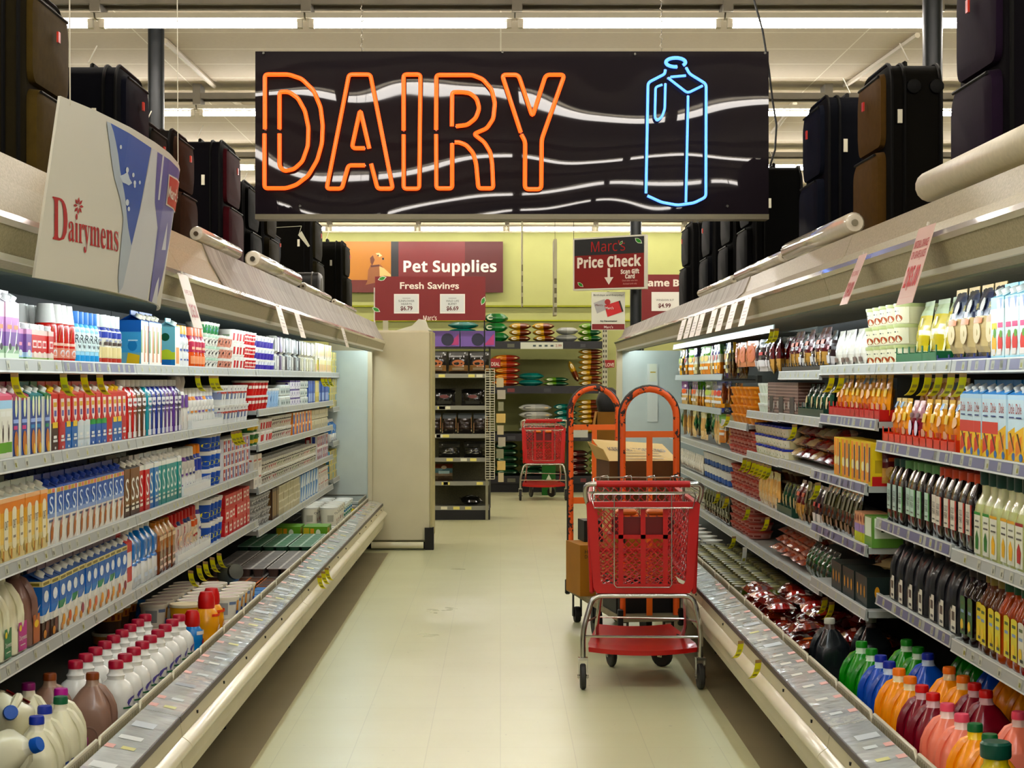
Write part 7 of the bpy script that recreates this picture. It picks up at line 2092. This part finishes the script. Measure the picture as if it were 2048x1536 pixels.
bag('bird1', 'bird_food_bag', .22, .26, .1, [(0, '3A3026'), (.2, '8A6A48'), (.4, '2A2826'), (.8, '6A6A66')], [('e', 0, .5, .32, .14, 'A8642E'), ('r', -.3, .2, .3, .3, '9A8A72'), ('r', -.4, .75, .2, .82, '9A9A98')], seed=40, rough=.12)
bag('bird2', 'bird_food_bag', .26, .2, .1, [(0, '2A2822'), (.3, '1C1A18'), (.7, '141312')], [('e', 0, .55, .2, .1, '6A2A22'), ('r', -.3, .15, .3, .3, '4A4A42')], seed=41, rough=.12)
bag('bird3', 'bird_food_bag', .155, .24, .09, [(0, '2A2420'), (.25, '3A2A22'), (.75, '7A8086'), (.9, '5A6066')], [('p', [(-.5, .18), (.5, .3), (.5, .82), (-.5, .55)], 'B58A62'), ('p', [(-.5, .1), (.5, .16), (.5, .24), (-.5, .16)], 'C9B890'), ('t', 'Safflower', 0, .45, .12, .9, '2A1A14')], seed=42)
bag('bird4', 'bird_food_bag', .24, .19, .1, [(0, '1A1A18'), (.4, '2E2E2A'), (.7, '3E3E3A')], [('p', [(-.3, .3), (0, .5), (.3, .35), (.1, .25)], '8A8A80')], seed=43, rough=.08)
bag('bird5', 'bird_food_bag', .2, .2, .09, [(0, '4A3A2A'), (.3, '7A6A5A'), (.5, '4A6A70'), (.75, '6A3A2A')], [('r', -.3, .45, .3, .6, '8AA0A0'), ('e', 0, .8, .15, .1, 'B0A088')], seed=44)
for key, sh, xs, ds in (('bird1', 0, (-.70, -.46, -.23), 'black silver bird food bag'), ('bird2', 1, (-.62, -.30), 'dark bird food bag'), ('bird3', 2, (-.73, -.56, -.39, -.215), 'brown safflower bag'), ('bird4', 3, (-.56, -.28), 'clear dark seed bag'), ('bird5', 4, (-.62,), 'small blue brown seed bag')):
    for i, x in enumerate(xs):
        put(K[key], (x, 20.16, SHZ[sh] - .011), Euler((-.08, 0, R.uniform(-.1, .1))), '%s, %s along shelf %d from the top' % (ds, nth(i + 1), sh + 1), 'bird food bags', (1, 1, 1))
put(K['bird4'], (-.30, 20.1, SHZ[5] + .04), Euler((-1.35, 0, .2)), 'dark seed bag lying on the lowest bird food shelf', 'bird food bags')
for i, (x0, x1) in enumerate(((862, 920), (922, 990))):
    a = P(x0, 708, 20.3)
    b = P(x1, 668, 20.3)
    bx = thing('purple_box', 'purple carton lying on top of the bird food shelves, %s one' % ('first', 'second')[i], 'box', ((a[0] + b[0]) / 2, 20.3, a[2]), 'purple cartons')
    mb = MB().box(a[0], 20.1, 1.905, b[0], 20.5, b[2] + .03, M('7A62A8', .5))
    mb.poly([(b[0] - .12, 20.098, 1.92), (b[0] - .01, 20.098, 1.92), (b[0] - .01, 20.098, b[2])], C('B04A7A'))
    part('carton_body', mb, bx)
    part('print', MB().lathe([(.07, 20.096), (.07, 20.0985)], C('2A2A4A'), 16, (a[0] + .19, 0, 1.98), axis='y'), bx)
rk = thing('wire_rack', 'white wire side rack hung with small packets at the end of the bird food shelves', 'rack', (-.1, 20.2, 0))
mb = MB()
a0, a1, z0, z1 = P(971, 0, 19.98)[0], P(989, 0, 19.98)[0], P(0, 958, 19.98)[2], P(0, 738, 19.98)[2]
for x in (a0, (a0 + a1) / 2, a1):
    mb.box(x - .004, 19.98, z0, x + .004, 19.99, z1, M('BDBAA6', .4))
n = 44
for i in range(n + 1):
    zz = z0 + (z1 - z0) * i / n
    mb.box(a0, 19.978, zz - .004, a1, 19.985, zz + .004, M('BDBAA6', .4))
part('wires', mb, rk)
part('foot', MB().box(a0, 19.98, 0, a0 + .03, 20.0, z0, M('8A8874', .4)), rk)
for i in range(9):
    zz = z1 - .1 - i * .13
    part('packet', MB().box(a1 + .02 + .01 * (i % 3), 20.02, zz - .1, a1 + .10 + .02 * (i % 2), 20.08, zz, M(('B9AE92', 'A8A294', '8A8A72', 'C9B07A')[i % 4], .4)), rk)

# ------------------------------------------------------------------ dog food shelves along the yellow wall
ds_ = thing('dog_food_shelves', 'dark wall shelving stacked with dog food bags below the yellow wall', 'shelving', (.65, 25.5, 0))
part('base', MB().box(-1.6, 24.95, 0, 1.5, 26.2, .12, M('0E0F10', .6)), ds_)
for x in (-1.6, 1.40):
    part('upright', MB().box(x, 24.93, .1, x + .07, 24.99, 2.45, M('B4B29E', .5)), ds_)
mbp = MB()
for i in range(30):
    for k in (0, 1):
        mbp.box(1.41 + .032 * k, 24.926, .3 + i * .07, 1.423 + .032 * k, 24.93, .335 + i * .07, DARK)
part('slots', mbp, ds_)
DZ = (2.06, 1.45, .80, .22)
for i, z_ in enumerate(DZ):
    o = part('shelf', MB().box(-1.55, 24.96, z_ - .04, 1.40, 26.2, z_, M('2A2B26', .6)), ds_)
    mb = MB().box(-1.55, 24.93, z_ - .10, 1.40, 24.96, z_ + .005, M('26262A', .4))
    for k in range(5):
        x = -.9 + k * .5
        mb.box(x, 24.927, z_ - .08, x + R.uniform(.06, .12), 24.93, z_ - .03, C(R.choice(['5A2A2A', '6A6A5A', '7A3A3A', '4A4A4E'])))
    if i == 0:
        mb.box(.28, 24.925, z_ - .10, .86, 24.93, z_ - .01, C('C9CCBE'))
        for k in range(4):
            mb.box(.45 + .08 * k, 24.922, z_ - .07, .49 + .08 * k, 24.925, z_ - .045, C('4A5A5A'))
        mb.text('2.99', C('A8382E'), lambda u, v: (u, 24.921, v), h=.035, w=.08, cx=.80, cy=z_ - .055)
    if i == 2:
        mb.box(.95, 24.925, z_ - .05, 1.2, 24.93, z_ + .06, C('B4B6AC'))
    part('price_rail', mb, o)


def sack(key, c1, c2, lab, t=.075, w=.3):
    mb = MB()
    d = .5
    m1, m2 = M(c1, .3, coat=.2), M(c2, .3, coat=.2)
    for xa, xb, m in ((-w / 2, 0, m1), (0, w / 2, m2)):
        sec = []
        for i in range(5):
            x = xa + (xb - xa) * i / 4
            k = (1 - abs(2 * x / w) ** 4) * .86 + .14
            sec.append([(x, y * d / 2 * (.9 + .1 * k), t / 2 + zz * t / 2 * k) for y, zz in ((-1, -.15), (-.85, -.9), (0, -1), (.85, -.9), (1, 0), (.85, .9), (0, 1), (-.85, .9), (-1, .15))])
        mb.loft(sec, m)
    if lab:
        mb.poly([(-w * .24 + w * .14 * math.cos(k * PI / 6), -d / 2 * .985, t / 2 + t * .24 * math.sin(k * PI / 6)) for k in range(12)], C(lab))
        mb.poly([(w * .1, -d / 2 * .985, t * .4), (w * .4, -d / 2 * .985, t * .4), (w * .4, -d / 2 * .985, t * .6), (w * .1, -d / 2 * .985, t * .6)], C('C9B48A' if c2 > '5' else '8AA68A'))
    K[key] = Kind('pet_food_bag', 'pet food bag', mb, (), w, d, t)


sack('syel', 'C09A1E', '7A3A1A', 'D9D6C4')
sack('sgrn', '1E6A34', '2A7A40', 'C9D2B8', .1)
sack('steal_', '1A7066', '1F7A70', None, .09)
sack('ssil', '8E918C', 'A4A6A0', None, .085)
sack('sgb', '6E9A3A', '1E5A34', 'D6D4C0')
sack('sorg', 'C97A22', '9A3A1E', 'D9B46A', .09)
sack('swht', 'B9BAB2', 'A9AAA4', '6A6A68', .1)
sack('stq', '2A7A6E', '1E5A4A', 'B9CAC0')
sack('sred', '5A1E1C', '4A2A22', 'A9A090', .09)
sack('sdgr', '1A4A2A', '123A22', '8AA08A', .1)
sack('sblu', '1A2E6A', '22306A', 'B9BAC0', .09)
STK = (('sgrn', 0, 968, 1015, 3, .13, 'green dog food bag'), ('steal_', 0, 895, 955, 3, .09, 'teal dog food bag'), ('syel', 0, 1018, 1062, 3, .085, 'yellow and brown dog food bag'), ('syel', 0, 1066, 1110, 3, .085, 'golden brown dog food bag'), ('ssil', 0, 1113, 1157, 2, .10, 'silver dog food bag'), ('sgb', 0, 1160, 1204, 3, .085, 'green and brown dog food bag'), ('sblu', 0, 778, 830, 1, .1, 'dark blue litter bag'),
       ('sorg', 1, 985, 1040, 5, .085, 'orange dog food bag'), ('steal_', 1, 1036, 1086, 2, .09, 'teal dog food bag'), ('sgb', 1, 1088, 1138, 2, .06, 'green dog food bag'), ('syel', 1, 1158, 1205, 8, .072, 'yellow and brown dog food bag'),
       ('swht', 2, 1040, 1105, 4, .1, 'white dog food bag'), ('stq', 2, 1108, 1154, 5, .08, 'turquoise dog food bag'), ('syel', 2, 1157, 1206, 7, .065, 'yellow and brown dog food bag'),
       ('sred', 3, 1140, 1178, 4, .085, 'dark red dog food bag'), ('sdgr', 3, 1040, 1090, 4, .09, 'dark green dog food bag'), ('sgb', 3, 1180, 1210, 5, .085, 'green dog food bag'), ('sdgr', 3, 990, 1036, 5, .09, 'dark green dog food bag'))
sn = ('top', 'second', 'third', 'lowest')
for key, sh, x0, x1, n, t, ds in STK:
    a, b = P(x0, 0, 25.0)[0], P(x1, 0, 25.0)[0]
    k = K[key]
    for i in range(n):
        put(k, ((a + b) / 2 + R.uniform(-.012, .012), 25.26, DZ[sh] + .002 + i * (t + .001)), R.uniform(-.04, .04), '%s, %s from below, stack %d on the %s shelf' % (ds, nth(i + 1), round((x0 - 740) / 48), sn[sh]), ds + 's', ((b - a) / k.w, 1, t / k.h))
put(K['syel'], (.98, 25.22, 1.64), Euler((0, 1.15, 0)), 'yellow and brown dog food bag leaning upright against the stack', 'leaning bags')
for x0, y0, x1, y1, t, lab in ((981, 717, 1001, 735, 'DEAL', 'red deal tag'), (1210, 720, 1229, 735, 'LOVE', 'red love tag')):
    r, f = board('shelf_tag', lab + ' on the dog food shelving', x0, y0, x1, y1, 24.88, 'A01420', 'tag')
    mb = MB()
    words(mb, f, t, (x0 + x1) / 2, (y0 + y1) / 2 + 2, 7, 17, 'D6C8BC', .02)
    part('lettering', mb, r)
    part('holder', MB().box(r.location[0] - .01, 24.9, r.location[2] - .0, r.location[0] + .01, 24.935, r.location[2] + .06, DARK), r)
struct('trim_9', MB().box(-12, 26.24, 2.585, 12, 26.3, 2.61, M('8E9230', .7)).box(-12, 26.24, 2.38, 12, 26.3, 2.40, M('A4A838', .7)))
gb = thing('green_box', 'green box with a white tree mark under the far shopping cart', 'box', (.62, 24.4, 0))
part('carton_body', MB().box(.56, 24.3, 0, .74, 24.5, .45, M('1E6A2A', .6)), gb)
part('mark', MB().add([(.60, 24.298, .18), (.70, 24.298, .18), (.65, 24.298, .28)], [(0, 1, 2)], C('C9D2C0')), gb)
tb = thing('tall_carton', 'tall brown cardboard carton standing beyond the stock cart', 'box', (1.06, 18.2, 0))
part('carton_body', MB().box(.96, 18.0, 0, 1.17, 18.4, 1.22, M('8A6236', .8, noise=.08, scale=5)), tb)
part('flap', MB().loft([[(.96, 18.0, 1.22), (.96, 18.4, 1.22), (.93, 18.4, 1.05), (.93, 18.0, 1.05)], [(.957, 18.0, 1.22), (.957, 18.4, 1.22), (.927, 18.4, 1.05), (.927, 18.0, 1.05)]], M('A5793F', .8), sm=False), tb)
db = thing('dark_bag', 'dark blue bag on top of the tall brown carton', 'bag', (1.08, 18.2, 1.22))
part('bag_body', MB().loft([rr(.2, .3, .06, 1.222, 1.08, 18.2), rr(.24, .34, .08, 1.32, 1.08, 18.2), rr(.18, .26, .08, 1.42, 1.08, 18.2), rr(.08, .14, .04, 1.46, 1.08, 18.2)], M('10141C', .5)), db)
